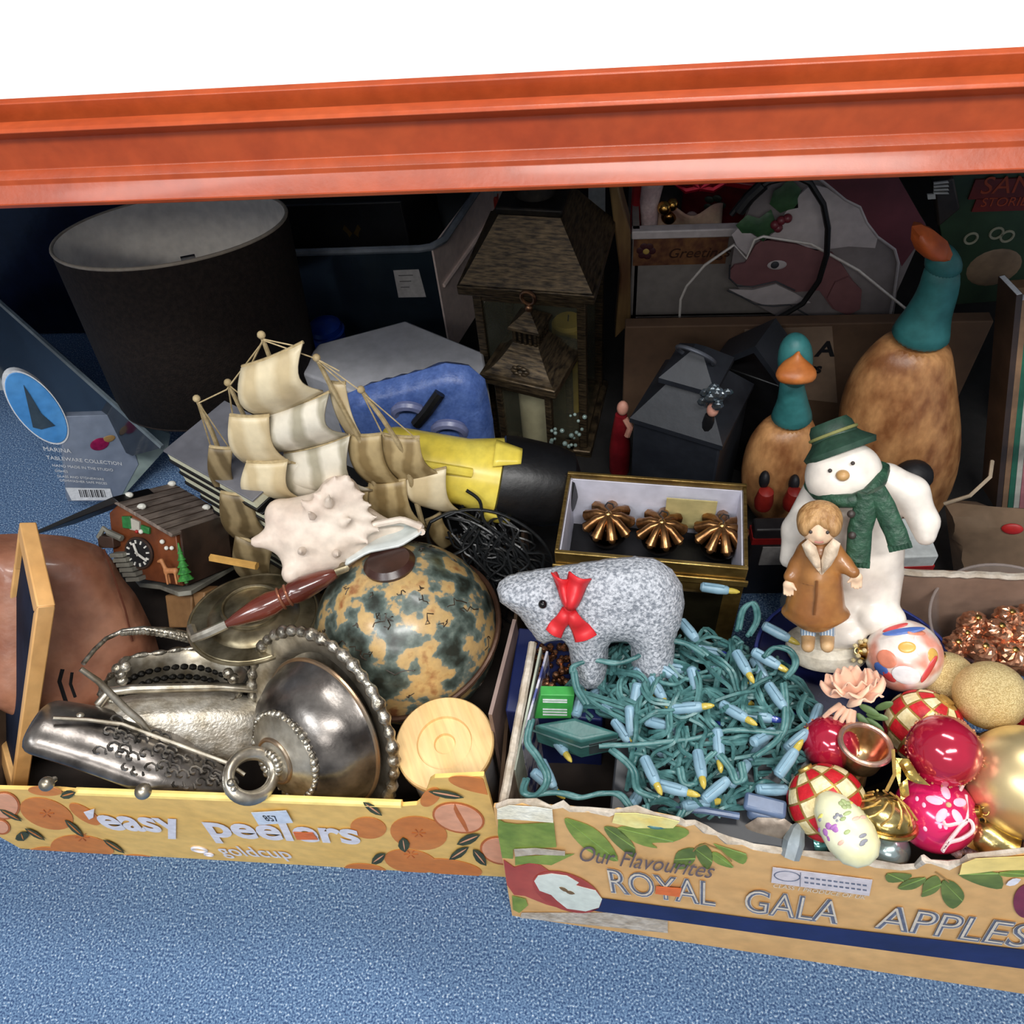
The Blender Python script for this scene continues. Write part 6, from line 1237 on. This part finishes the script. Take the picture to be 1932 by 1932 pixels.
t = thing('snowman_figurine', 'white porcelain snowman in green hat and scarf with a child in a brown coat', 'figurine', fr)
qb = fr.qz(1560, 1216, 0)
b = MB(); b.lathe([(70 * k, -.010), (75 * k, -.004), (74 * k, .006), (60 * k, .012), (.002, .014)], 40, O=(0, .004, 0), sy=.92); obj('snow_base', b, mat('base_cream', (236, 228, 210), (222, 212, 192), 60, .5, 0, .15, 90), t)
dz = .0
pcs = [E_(Q(1612, 1040, .01), (82 * k, 68 * k, 96 * k)), E_(Q(1615, 960, .01), (76 * k, 58 * k, 70 * k)), C_(Q(1650, 1085, .01), Q(1655, 1150, .002), 48 * k, 36 * k), C_(Q(1588, 1100, .01), Q(1590, 1180, .0), 48 * k, 40 * k), C_(Q(1648, 1166, -.012), Q(1680, 1168, -.012), 30 * k, 26 * k), C_(Q(1580, 1196, -.012), Q(1606, 1196, -.016), 28 * k, 26 * k), C_(Q(1548, 930, .0), Q(1505, 1000, -.006), 32 * k, 27 * k), C_(Q(1505, 1000, -.006), Q(1488, 1055, -.012), 26 * k, 16 * k), C_(Q(1672, 905, .0), Q(1718, 930, -.004), 29 * k, 28 * k), C_(Q(1718, 930, -.004), Q(1744, 985, -.008), 28 * k, 23 * k), C_(Q(1744, 985, -.008), Q(1746, 1010, -.014), 22 * k, 17 * k)]
b = skin(pcs, .006, .0026); obj('snowman_body', b, porc, t, smooth=70)
hc = Q(1592, 888, -.012); b = skin([E_(hc, (60 * k, 52 * k, 50 * k)), E_(hc + V((-10 * k, -.01, -16 * k)), (46 * k, 42 * k, 34 * k))], .01, .0026); obj('snowman_head', b, porc, t, smooth=70)
for x, y in ((1566, 888), (1609, 874)): b = MB(); b.ball(Q(x, y, -.012 - 50 * k), 3.4 * k, 10, 8); obj('eye', b, mat('eye_coal', (60, 52, 48), None), t)
b = MB(); b.ball(Q(1590, 897, -.012 - 56 * k), (11 * k, 12 * k, 9 * k), 16, 10); obj('nose', b, mat('nose_tan', (204, 160, 104), None, 30, .4), t)
# hat, tilted
ha, hb_ = Q(1518, 866, -.004), Q(1648, 818, -.004); hx = (hb_ - ha).normalized(); hup = (V((0, .30, 1)) - hx * V((0, .30, 1)).dot(hx)).normalized(); hcen = (ha + hb_) / 2; Rb_ = (hb_ - ha).length / 2
b = MB(); b.lathe([(Rb_ * .6, -.002), (Rb_ * .98, -.006), (Rb_ * 1.02, -.002), (Rb_ * .72, .006), (Rb_ * .62, .010)], 40, O=hcen, ax=hup, ux=hx, sy=.9, fn=lambda a, r, z: 1 + .03 * math.sin(3 * a)); obj('hat_brim', b, g_hat, t, smooth=60, solid=.002)
b = MB(); b.lathe([(Rb_ * .66, 0), (Rb_ * .66, .010), (Rb_ * .62, .018), (Rb_ * .52, .023), (Rb_ * .2, .021), (.002, .020)], 36, O=hcen + hup * .002, ax=hup, ux=hx, sy=.9); obj('hat_crown', b, g_hat, t, smooth=60)
b = MB(); b.torus(hcen + hup * .013, Rb_ * .67, .0016, ax=hup, ux=hx, n=40, sy=.9); obj('hat_band', b, mat('band_olive', (140, 140, 84), None, 40, .5), t)
# scarf
b = MB(); b.tube([Q(1530, 915, -.01), Q(1545, 932, -.030), Q(1575, 945, -.045), Q(1610, 945, -.048), Q(1640, 932, -.042), Q(1660, 905, -.026), Q(1666, 885, -.006), Q(1640, 875, .03), Q(1560, 880, .03), Q(1530, 900, .012)], 12 * k, 10, closed=True); obj('scarf_wrap', b, g_scarf, t, smooth=60)
for pts, r in ((((1640, 932), (1632, 965), (1622, 1000), (1620, 1035), (1618, 1058)), 19), (((1650, 925), (1668, 955), (1680, 985), (1690, 1005), (1696, 1025)), 17)):
    b = MB(); R = []
    P = [Q(x, y, -.050 - .002 * i) for i, (x, y) in enumerate(pts)]
    for i, p in enumerate(P):
        d = (P[min(i + 1, 4)] - P[max(0, i - 1)]).normalized(); sx_ = d.cross(V((0, 1, 0))).normalized(); R.append([p + sx_ * (r * k * math.cos(a)) + V((0, .0045 * math.sin(a), 0)) for a in [2 * PI * j / 16 for j in range(16)]])
    b.rings(R); tl = obj('scarf_tail', b, g_scarf, t, smooth=60)
    b = MB(); d = (P[4] - P[3]).normalized(); sx_ = d.cross(V((0, 1, 0))).normalized()
    for j in range(6): p = P[4] + sx_ * (r * k * (-.8 + .32 * j)); b.tube([p, p + d * .006], .0026, 6)
    obj('scarf_fringe', b, g_scarf, tl)
for x, y in ((1606, 970), (1608, 1010)): b = MB(); b.ball(Q(x, y, -.058), .0036, 12, 8); obj('coal_button', b, MATS['eye_coal'], t)
# child
yk = -.062
b = skin([C_(Q(1546, 1040, yk), Q(1544, 1078, yk), 30 * k, 33 * k), C_(Q(1544, 1090, yk), Q(1538, 1140, yk), 38 * k, 48 * k), E_(Q(1538, 1155, yk), (56 * k, 40 * k, 14 * k)), C_(Q(1522, 1040, yk), Q(1506, 1066, yk), 17 * k, 14 * k), C_(Q(1506, 1066, yk), Q(1492, 1088, yk - .006), 14 * k, 12 * k), C_(Q(1572, 1040, yk), Q(1592, 1064, yk - .004), 16 * k, 13 * k), C_(Q(1592, 1064, yk - .004), Q(1610, 1080, yk - .010), 13 * k, 10 * k)], .004, .0019); obj('child_coat', b, coatb, t, smooth=60)
b = MB(); b.torus(Q(1542, 1090, yk), 34 * k, .0022, ax=(0, .1, 1), n=30, sy=.95); obj('coat_belt', b, mat('belt_brown', (120, 74, 36), None, 30, .45), t)
b = MB(); b.tube([Q(1541, 1096, yk - 40 * k), Q(1540, 1125, yk - 46 * k), Q(1536, 1160, yk - 50 * k)], .0012, 5); obj('coat_opening', b, MATS['belt_brown'], t)
for P_ in ([(1512, 1030), (1524, 1020), (1540, 1034), (1548, 1060), (1550, 1088), (1534, 1070), (1520, 1050)], [(1586, 1028), (1572, 1018), (1556, 1036), (1549, 1060), (1551, 1088), (1568, 1070), (1580, 1050)]):
    b = MB(); b.inflate(fr.xz(P_, yk - .022), .012, .006, .003, yoff=yk - .019); obj('child_lapel', b, collar, t, smooth=60)
hh = Q(1546, 990, yk - .006); r = 33 * k
b = skin([E_(hh, (r * .92, r * .9, r)), E_(hh + V((0, -r * .3, -r * .25)), (r * .6, r * .6, r * .55)), C_(hh + V((0, -r * .84, -r * .08)), hh + V((0, -r * .90, -r * .22)), r * .08, r * .11)], .004, .0016); obj('child_head', b, skinp, t, smooth=60)
b = MB()
for s_ in (-1, 1): b.ball(hh + V((s_ * r * .38, -r * .86, -r * .02)), r * .09, 8, 6)
obj('child_eyes', b, MATS['eye_coal'], t)
b = MB(); b.tube([hh + V((x * r, -r * .86, -r * .52 - .06 * r * (1 - abs(x) * 4))) for x in (-.2, 0, .2)], r * .05, 6); obj('child_mouth', b, mat('mouth_rose', (186, 116, 104), None), t)
b = skin([E_(hh + V((0, r * .18, r * .30)), (r * 1.06, r * 1.0, r * .86)), E_(hh + V((-r * .62, -r * .2, r * .1)), (r * .42, r * .7, r * .6)), E_(hh + V((r * .62, -r * .2, r * .1)), (r * .42, r * .7, r * .6)), C_(hh + V((-r * .3, -r * .72, r * .5)), hh + V((-r * .42, -r * .86, r * .28)), r * .2, r * .1), C_(hh + V((r * .2, -r * .74, r * .5)), hh + V((r * .3, -r * .86, r * .28)), r * .2, r * .1)], .003, .0018); obj('child_hair', b, hair, t, smooth=60)
for (x, y, s_) in ((1488, 1104, -1), (1616, 1090, 1)):
    c = Q(x, y, yk - .010); g = 9.5 * k
    b = MB(); fs = [E_(c, (g, g * .7, g * 1.05))]
    for j in range(4): fs.append(C_(c + V((g * (-.66 + .44 * j), -g * .2, -g * .6)), c + V((g * (-.72 + .48 * j), -g * .5, -g * (1.55 + (.25 if j in (1, 2) else 0)))), g * .27, g * .2))
    fs.append(C_(c + V((-s_ * g * .7, -g * .3, 0)), c + V((-s_ * g * 1.3, -g * .6, -g * .6)), g * .3, g * .22)); b = skin(fs, .0012, .0009, .004); obj('child_hand', b, skinp, t, smooth=60)
for x in (1524, 1560):
    a, c = Q(x, 1165, yk), Q(x + 1, 1196, yk); b = MB(); b.tube([a, c], 13 * k, 14); lg = obj('pyjama_leg', b, mat('pyjama_blue', (196, 206, 214), (120, 146, 172), 120, .5, kind='stripe', lo=.4, hi=.6), t)
    b = skin([C_(c + V((0, -.002, -.003)), c + V((0, -.014, -.005)), 12 * k, 11 * k)], .002, .0015, .004); obj('slipper', b, mat('slipper_tan', (206, 170, 124), (186, 146, 100), 40, .5), lg)

# ---- baubles
def bauble(px, py, rpx, z, m, label, cat='bauble', group=None, cap=None, name='bauble', stretch=1.0, cm=None):
    p = at(px, py, z=z); r = rpx * depth(p) / F; ax_ = (V(cap) if cap else V((-.3, .5, .8))).normalized(); o = thing(name, label, cat, Fr.axis(p, ax_), group)
    b = MB(); b.ball((0, 0, 0), (r, r, r * stretch), 44, 28); obj('ball', b, m, o, smooth=70)
    b = MB(); b.lathe([(r * .16, r * .97 * stretch), (r * .16, r * 1.08 * stretch), (r * .10, r * 1.12 * stretch), (.0006, r * 1.12 * stretch)], 18, fn=lambda a, rr, zz_: 1 + .06 * math.sin(9 * a)); b.torus((0, 0, r * 1.18 * stretch), r * .09, r * .018, ax=(0, 1, 0), n=18, m=6); obj('cap', b, cm or mat('cap_gold', (206, 172, 104), (176, 140, 76), 40, .25, 1), o)
    return o, r
g_glit = mat('gold_glitter', (252, 230, 172), (222, 192, 130), 1300, .36, .62, .2, 1300, kind='voronoi'); g_mat = mat('gold_matt', (244, 222, 168), (238, 212, 154), 8, .34, .8, .01); g_pale = mat('cream_glitter', (246, 230, 184), (226, 204, 148), 1300, .45, .3, .2, 1300, kind='voronoi')
crim = mat('crimson_gloss', (186, 30, 62), (160, 18, 48), 8, .12, .35, 0, coat=.8); pinkm = mat('pink_gloss', (222, 34, 100), (206, 22, 86), 8, .15, .2, 0, coat=.7)
redg = mat('red_glitter', (190, 34, 40), (130, 16, 22), 420, .35, .4, .6, 420, kind='voronoi')
bauble(1785, 1282, 52, .255, g_glit, 'gold glitter bauble half hidden, left of the two glitter balls', group='gold glitter baubles')
bauble(1868, 1312, 64, .290, g_glit, 'gold glitter bauble in front, beside the right border', group='gold glitter baubles', cap=(.4, .9, -.2))
bauble(1932, 1475, 104, .285, g_mat, 'largest matt gold bauble cut by the right border', cap=(.9, .5, -.2))
bauble(1890, 1440, 62, .250, g_pale, 'cream glitter bauble between the crimson and large gold baubles')
bauble(1945, 1352, 46, .255, redg, 'red glitter bauble at the right border under the gold glitter ball')
o, r = bauble(1780, 1416, 66, .305, crim, 'dark crimson bauble with gold bands of glitter', cap=(.2, .3, -.9))
glt = mat('glitter_band', (226, 170, 120), (170, 90, 70), 500, .4, .5, .5, 500)
b = MB()
for j in range(150):
    a = random.uniform(0, 2 * PI); z = random.choice((.62, .38, .12, -.15)) + random.gauss(0, .03); c = math.sqrt(max(0, 1 - z * z)); b.ball(V((c * math.cos(a), c * math.sin(a), z)) * r * 1.0, random.uniform(.0006, .0014), 5, 4)
obj('glitter_band', b, glt, o)
o, r = bauble(1566, 1402, 52, .262, crim, 'crimson bauble at the left, beside the light heap', cap=(.4, .6, -.6))
b = MB()
for j in range(60):
    a = random.uniform(0, 2 * PI); z = random.choice((.3, -.1)) + random.gauss(0, .04); c = math.sqrt(max(0, 1 - z * z)); b.ball(V((c * math.cos(a), c * math.sin(a), z)) * r, random.uniform(.0006, .0012), 5, 4)
obj('glitter_band', b, glt, o)
o, r = bauble(1764, 1534, 72, .265, pinkm, 'bright pink bauble with white flower petals', cap=(.75, -.1, .5))
b = MB(); wpet = mat('petal_white', (246, 196, 216), (240, 180, 204), 30, .5)
fa = o.matrix_world.inverted().to_3x3() @ wdir(1764, 1534, .25, -.15, .92); uu, vv, dd = basis(fa)
for i in range(5):
    a = i * 2 * PI / 5; d = (dd + (uu * math.cos(a) + vv * math.sin(a)) * .34).normalized(); tt = (uu * math.cos(a) + vv * math.sin(a)); tt = (tt - d * tt.dot(d)).normalized(); b = MB(); b.ball(d * r * .992, (r * .20, r * .11, r * .03), 14, 8, (tt, d.cross(tt), d)); obj('petal', b, wpet, o)
b = MB(); b.ball(dd * r * .995, r * .07, 10, 8); obj('flower_centre', b, mat('cream_glitter', (232, 212, 158)), o)
for i in range(7):
    d = (dd + uu * random.uniform(-.9, .9) + vv * random.uniform(-.9, .9)).normalized(); b = MB(); u1, v1, _ = basis(d); b.ball(d * r * .993, (r * .07, r * .05, r * .02), 10, 6, (u1, v1, d)); obj('snow_dot', b, wpet, o)
# patchwork baubles
tile_r = mat('fabric_red', (204, 28, 40), (184, 18, 32), 60, .5, 0, .1, 200); tile_c = mat('fabric_cream', (244, 232, 190), (226, 206, 150), 60, .4, .1, .1, 200); cordg = mat('cord_gold', (222, 186, 110), (186, 146, 76), 120, .35, .6)
def patch(px, py, rpx, z, label, tilt):
    p = at(px, py, z=z); r = rpx * depth(p) / F; ff = Fr.axis(p, tilt); o = thing('patchwork_bauble', label, 'bauble', ff, 'red and cream patchwork baubles')
    b = MB(); b.ball((0, 0, 0), r * .985, 32, 20); obj('core', b, cordg, o)
    nl, nm = 11, 6
    for i in range(nm):
        la0, la1 = -1.25 + 2.5 * i / nm, -1.25 + 2.5 * (i + 1) / nm
        for j in range(nl):
            lo0, lo1 = 2 * PI * j / nl, 2 * PI * (j + 1) / nl; g = .07
            def sf(u, v): la = la0 + (la1 - la0) * (g + (1 - 2 * g) * u); lo_ = lo0 + (lo1 - lo0) * (g + (1 - 2 * g) * v); rr = r * (1 + .012 * math.sin(PI * u) * math.sin(PI * v)); return V((rr * math.cos(la) * math.cos(lo_), rr * math.cos(la) * math.sin(lo_), rr * math.sin(la)))
            b = MB(); b.grid(sf, 3, 3); obj('patch', b, tile_r if (i + j) % 2 else tile_c, o, smooth=60)
    b = MB(); b.lathe([(r * .2, r * .96), (r * .2, r * 1.02), (.001, r * 1.04)], 16); obj('cap', b, cordg, o)
    return o
patch(1742, 1372, 70, .262, 'red and cream patchwork bauble behind the crimson bauble', wdir(1742, 1372, .6, -.7, .3))
patch(1560, 1515, 72, .268, 'red and cream patchwork bauble at the front, above the floral egg', wdir(1560, 1515, -.5, -.8, .15))
# decoupage ball
dec = mat('decoupage', (236, 226, 218), (222, 150, 130), 26, .25, 0, 0, lo=.40, hi=.52, coat=.5, detail=2)
o, r = bauble(1705, 1237, 68, .275, dec, 'glossy picture bauble in red, blue and white before the snowman', cap=wdir(1705, 1237, -.95, -.1, .2), name='picture_bauble')
M3 = o.matrix_world.inverted().to_3x3()
def blob(ix, iy, c, ru, rv, m, ang=0, lift=1.0):
    d = (M3 @ wdir(1705, 1237, ix, iy, c)).normalized(); rt = M3 @ (ROT @ V((math.cos(ang), -math.sin(ang), 0))); rt = (rt - d * rt.dot(d)).normalized(); b = MB(); b.ball(d * r * .985 * lift, (r * ru, r * rv, r * .035), 16, 8, (rt, d.cross(rt), d)); obj('painted_patch', b, m, o)
pb_ = mat('paint_blue', (76, 108, 180), None, 30, .3); pr_ = mat('paint_red', (206, 70, 70), None, 30, .3); py_ = mat('paint_gold', (222, 176, 88), None, 30, .3); pw_ = mat('paint_white', (240, 238, 240), None, 30, .3); po_ = mat('paint_flesh', (226, 140, 112), None, 30, .3)
for a in ((0, -1, .75, .55, .12, pb_, .1), (-.3, -1, .62, .35, .10, pr_, .1), (.5, -.9, .7, .25, .10, po_, 0), (.1, -.25, .97, .22, .16, py_, 0), (-.5, .1, .9, .28, .24, po_, .3), (.1, .8, .85, .36, .28, pw_, .2), (-.85, .5, .72, .22, .18, pb_, 0), (.75, .4, .72, .10, .42, pr_, .5), (.9, .0, .7, .18, .20, py_, 0), (-.55, .75, .72, .22, .14, pr_, .4), (.4, -.3, .9, .05, .26, pw_, 0)): blob(*a)
b = MB(); zc = o.matrix_world.inverted().to_3x3(); b.lathe([(r * .22, r * .92), (r * .26, r * 1.0), (r * .20, r * 1.18), (r * .10, r * 1.2)], 18); obj('gold_top', b, mat('cap_gold', (206, 172, 104)), o)
b = MB()
for i in range(12): b.ball((r * .3 * math.cos(i * 2.4), r * .3 * math.sin(i * 2.4), r * (1.0 + .03 * i)), r * .07, 8, 6)
obj('glitter_beads', b, g_pale, o)
# floral egg, iridescent and teal balls
egg_m = mat('egg_floral', (240, 240, 206), (222, 216, 160), 16, .3, 0, 0, coat=.4)
pe = at(1594, 1562, z=.296); fr = Fr.axis(pe, wdir(1590, 1570, .55, .82, .2)); k = fr.k; t = thing('floral_egg', 'pale yellow egg shaped ornament with printed flowers at the front edge', 'egg ornament', fr)
b = MB(); b.lathe([(.001, -74 * k), (18 * k, -68 * k), (34 * k, -48 * k), (46 * k, -10 * k), (48 * k, 20 * k), (40 * k, 50 * k), (23 * k, 67 * k), (.001, 73 * k)], 40); obj('egg', b, egg_m, t, smooth=70)
M3e = fr.M().inverted().to_3x3()
for ix, iy, c, s_, m in ((-.6, .2, .8, .0075, mat('petal_lilac', (178, 118, 186), None)), (.3, .3, .9, .006, mat('petal_peach', (244, 196, 176), None)), (.5, -.1, .85, .005, MATS['petal_peach']), (-.2, -.3, .93, .004, mat('petal_grey', (150, 150, 160), None)), (.75, .4, .6, .005, mat('leaf_sage', (170, 186, 130), None)), (-.1, .7, .7, .006, mat('petal_yellow', (238, 226, 120), None)), (.1, -.8, .6, .005, MATS['leaf_sage'])):
    d = (M3e @ wdir(1590, 1570, ix, iy, c)); dxy = V((d.x, d.y, 0)).normalized(); zc_ = d.z * 60 * k; rr = 44 * k * math.sqrt(max(.05, 1 - (zc_ / (72 * k)) ** 2)); b = MB()
    n_ = (dxy + V((0, 0, d.z * .5))).normalized(); u1, v1, _ = basis(n_)
    for j in range(5): a = j * 2 * PI / 5; b.ball(dxy * rr + V((0, 0, zc_)) + u1 * (s_ * .6 * math.cos(a)) + v1 * (s_ * .6 * math.sin(a)), (s_ * .5, s_ * .5, .0012), 8, 6, (u1, v1, n_))
    obj('printed_flower', b, m, t)
for i in range(26):
    th_, zc_ = random.uniform(0, 2 * PI), random.uniform(-50, 50) * k; rr = float(np.interp(zc_ / k, [-74, -68, -48, -10, 20, 50, 67, 73], [0, 18, 34, 46, 48, 40, 23, 0])) * k; n_ = V((math.cos(th_), math.sin(th_), zc_ / (90 * k))).normalized(); u1, v1, _ = basis(n_); b = MB(); b.ball(V((math.cos(th_) * rr, math.sin(th_) * rr, zc_)), (random.uniform(.0022, .0042), .0016, .0009), 8, 6, (u1, v1, n_)); obj('printed_sprig', b, MATS[('leaf_sage', 'petal_peach', 'petal_yellow', 'petal_lilac', 'petal_grey')[i % 5]], t)
irid = mat('iridescent', (206, 226, 226), (120, 140, 150), 10, .15, .8, 0)
bauble(1672, 1600, 42, .235, irid, 'pearly pale iridescent bauble in the front corner under the egg', cap=(.3, .8, -.2))
bauble(1542, 1590, 24, .245, mat('teal_pearl', (116, 178, 170), (60, 110, 110), 12, .15, .7, 0), 'small teal pearl bauble beside the floral egg', cap=(.6, -.2, .5))
p = at(1498, 1588, z=.26); ff = Fr.axis(p, wdir(1498, 1588, .25, -.95, .2)); t = thing('glass_icicle', 'grey translucent faceted drop standing at the torn front edge', 'ornament', ff); b = MB(); b.lathe([(.008, -.014), (.009, 0), (.006, .012), (.002, .016)], 6); obj('drop', b, mat('icicle_grey', (150, 162, 170), (120, 126, 120), 20, .2, alpha=.85), t, smooth=10)
b = MB(); b.tube([V((0, 0, .015)), V((.004, 0, .022)), V((-.002, 0, .026)), V((0, 0, .016))], .0008, 5); obj('hanging_thread', b, cordg, t)
p = at(1452, 1563, z=.258); b = MB(); b.inflate([(-.026, -.004), (-.01, .010), (.012, .012), (.028, .0), (.014, -.012), (-.012, -.012)], .006, .008, .004); ff = Fr.axis(p, wdir(1452, 1563, 0, -.8, .6)); tag(obj('leaf_charm', b, mat('leaf_taupe', (150, 138, 124), (118, 104, 92), 40, .35, .4), fr=ff), 'taupe glittered leaf charm lying left of the glass drop', 'charm')

# gold napkin rings / tea light holders
goldr = mat('gold_ring', (222, 190, 140), (170, 130, 84), 40, .22, .9, .02)
p = at(1630, 1412, z=.285); ff = Fr.axis(p, wdir(1630, 1412, .2, -.5, .75)); k = ff.k; t = thing('gold_cup', 'rose gold ring shaped cup lying between the crimson baubles', 'cup', ff)
b = MB(); b.lathe([(20 * k, -.028), (36 * k, -.018), (43 * k, .0), (47 * k, .006), (44 * k, .008), (37 * k, .0), (28 * k, -.014), (.001, -.022)], 40); obj('cup_bowl', b, goldr, t, smooth=50)
b = MB(); b.torus((0, 0, .006), 45 * k, .0026, n=40); obj('rolled_rim', b, mat('rose_rim', (214, 176, 160), None, 30, .25, .8), t)
b = MB(); b.lathe([(26 * k, -.046), (22 * k, -.03), (20 * k, -.028)], 30); obj('foot', b, goldr, t)
p = at(1668, 1520, z=.290); ff = Fr.axis(p, wdir(1668, 1520, .12, -.75, .45)); k = ff.k; t = thing('gold_bell', 'flattened gold filigree bell between the patchwork and pink baubles', 'bell', ff)
b = MB(); b.lathe([(56 * k, -.012), (58 * k, -.008), (50 * k, -.002), (34 * k, .004), (12 * k, .007), (.001, .008)], 40); obj('bell_body', b, mat('bell_gold', (206, 190, 130), (140, 120, 66), 40, .22, .9, .05), t, smooth=50)
for i in range(12):
    a = i * PI / 6; b = MB(); b.tube([V((math.cos(a + .25 * j) * (58 - 12 * j) * k, math.sin(a + .25 * j) * (58 - 12 * j) * k, -.005 + .0045 * j)) for j in range(4)], .0010, 6); obj('filigree_rib', b, cordg, t)
b = MB(); b.torus((0, 0, -.014), 58 * k, .0028, n=40); obj('bell_rim', b, mat('cap_gold', (206, 172, 104)), t)
b = MB(); b.tube([V((0, 0, .014)), V((.004, 0, .03)), V((.0, .004, .05))], .0016, 6); obj('bell_cord', b, cordg, t)
# pale pink silk flower
pet = mat('petal_blush', (240, 196, 166), (228, 172, 144), 14, .6, sheen=.3); lg = mat('flower_leaf', (108, 136, 84), (76, 104, 58), 30, .5)
p = at(1612, 1305, z=.305); ff = Fr.axis(p, wdir(1612, 1305, -.1, -.75, .5)); k = ff.k; t = thing('silk_flower', 'blush pink silk flower with drooping petals above the rose gold cup', 'flower', ff)
for i in range(12):
    a = i * 2.4; rr = (10 + 2.2 * i) * k; L = (42 + 1.2 * i) * k; tl = .9 - .06 * i
    def pf(u, v, a=a, rr=rr, L=L, tl=tl):
        w_ = (v - .5) * L * 1.25 * math.sin(PI * (.12 + .74 * u)) ** .6; h = u * L * tl + .004 * math.sin(v * 9); x = rr * .5 + u * L * (1 - tl * .6); return V((x * math.cos(a) - w_ * math.sin(a), x * math.sin(a) + w_ * math.cos(a), h - .35 * abs(w_)))
    b = MB(); b.grid(pf, 8, 8); obj('petal', b, pet, t, solid=.0012, smooth=70)
for x0, y0, x1, y1 in ((1592, 1335, 1572, 1362), (1600, 1340, 1582, 1374), (1606, 1340, 1600, 1376), (1610, 1342, 1612, 1378), (1585, 1330, 1555, 1352)):
    b = MB(); b.tube([ff.q(x0, y0, 0), ff.q((x0 + x1) / 2 - 2, (y0 + y1) / 2, -.008), ff.q(x1, y1, -.004)], lambda u: (6 - 2 * u) * k, 8); obj('drooping_petal', b, pet, t, smooth=60)
for x, y, a in ((1640, 1340, .5), (1655, 1352, .1), (1668, 1332, -.6), (1630, 1362, 1.0), (1650, 1368, .7)):
    c = ff.q(x, y, .0); u1 = V((math.cos(a), -.3, -math.sin(a))).normalized(); v1 = u1.cross(V((0, 1, 0))).normalized(); b = MB(); b.ball(c, (20 * k, 8 * k, 3 * k), 12, 8, (u1, v1, u1.cross(v1))); obj('flower_leaf', b, lg, t)
# gold foil leaf and string
p = at(1712, 1462, z=.305); ff = Fr.axis(p, wdir(1712, 1462, -.5, -.8, .3)); t = thing('gold_foil_leaf', 'creased gold foil leaf lying across the pink bauble', 'leaf', ff)
for P_ in ([(1690, 1430), (1715, 1432), (1732, 1460), (1755, 1482), (1728, 1478), (1712, 1470)], [(1690, 1432), (1700, 1450), (1698, 1490), (1690, 1460)], [(1712, 1468), (1716, 1500), (1700, 1512), (1696, 1480)]):
    b = MB(); b.inflate(ff.xz(P_), .005, .006, .004); obj('leaf_blade', b, mat('foil_gold', (232, 206, 120), (176, 130, 60), 40, .2, .9), t)
strg = mat('string_pink', (240, 206, 206), (226, 186, 188), 120, .7)
b = MB(); P = spline([at(x, y, z=.292) for x, y in ((1818, 1478), (1800, 1512), (1782, 1535), (1784, 1556), (1810, 1552), (1830, 1548), (1836, 1566), (1815, 1582), (1790, 1590), (1778, 1606), (1788, 1590), (1812, 1560), (1824, 1545), (1822, 1500))], 6); b.tube(P, .0016, 6); tag(obj('hanging_string', b, strg), 'pale pink hanging string looped over the bright pink bauble', 'string')
for i, (x, y, nm) in enumerate(((1862, 1580, 'bigger tipped gold bell beside the torn cream flap'), (1838, 1566, 'smaller gold bell left of the bigger gold bell'))):
    p = at(x, y, z=.262); ff = Fr.axis(p, wdir(x, y, -.6 + i, -.5, .4)); t = thing('tiny_bell', nm, 'bell', ff); s_ = (.020, .013)[i]
    b = MB(); b.lathe([(s_, -s_ * .8), (s_ * .8, -s_ * .4), (s_ * .66, s_ * .3), (s_ * .3, s_ * .7), (.0005, s_ * .75)], 24); obj('bell_cup', b, mat('bell_gold', (206, 190, 130)), t, smooth=50)
    b = MB(); b.torus((0, 0, s_ * .9), s_ * .2, s_ * .05, ax=(0, 1, 0), n=16, m=6); obj('bell_loop', b, cordg, t)
b = MB()
for i in range(150): p = at(random.uniform(1795, 1940), random.uniform(1592, 1612), z=random.uniform(.235, .252)); b.ball(p, random.uniform(.002, .0045), 6, 4)
tag(obj('pearl_chain', b, mat('pearl_lilac', (230, 214, 220), (190, 160, 166), 60, .2, .3)), 'pale pearly bead chain heaped at the front right edge', 'bead chain', kind='stuff')
# copper tinsel in a clear bowl
p = at(1900, 1222, z=.20); ff = Fr(p); k = ff.k; t = thing('clear_bowl', 'clear plastic bowl heaped with copper foil at the right border', 'bowl', ff)
b = MB(); b.lathe([(80 * k, -.07), (120 * k, -.03), (150 * k, .03), (152 * k, .032)], 56, cap=False); obj('bowl_wall', b, mat('bowl_clear', (190, 180, 176), None, 10, .08, 0, 0, alpha=.14), t, solid=.0015, smooth=60)
b = MB(); b.torus((0, 0, .032), 152 * k, .0016, n=64); obj('bowl_rim', b, mat('bowl_rim', (180, 166, 160), None, 10, .1, 0, 0, alpha=.5), t)
cop = mat('copper_foil', (240, 188, 154), (178, 116, 84), 60, .22, .85, 0)
for i, (x, y, r_, dz_, w_) in enumerate(((1836, 1180, 28, .004, 'left of the back row'), (1900, 1168, 26, .006, 'middle of the back row'), (1940, 1165, 26, .006, 'right of the back row'), (1818, 1205, 22, .0, 'smallest, left of the middle row'), (1880, 1195, 28, .014, 'centre of the middle row'), (1928, 1205, 28, .016, 'right of the middle row'), (1800, 1224, 26, .0, 'left end of the front row'), (1850, 1232, 27, .012, 'second from the left in the front row'), (1905, 1240, 28, .012, 'third from the left in the front row'), (1938, 1252, 27, .006, 'right end of the front row'))):
    p = at(x, y, z=.215 + dz_); r = r_ * depth(p) / F; ff = Fr(p); o = thing('copper_bauble', 'crinkled copper foil bauble in the clear bowl, ' + w_, 'bauble', ff, 'copper foil baubles in the clear bowl')
    b = MB(); b.ball((0, 0, 0), r, 22, 14); b.v = [tuple(V(v) * random.uniform(.88, 1.08)) for v in b.v]; obj('foil_ball', b, cop, o, smooth=0)
    b = MB(); b.lathe([(r * .2, r * .9), (r * .2, r * 1.1), (.0005, r * 1.14)], 12); obj('cap', b, mat('cap_gold', (206, 172, 104)), o)
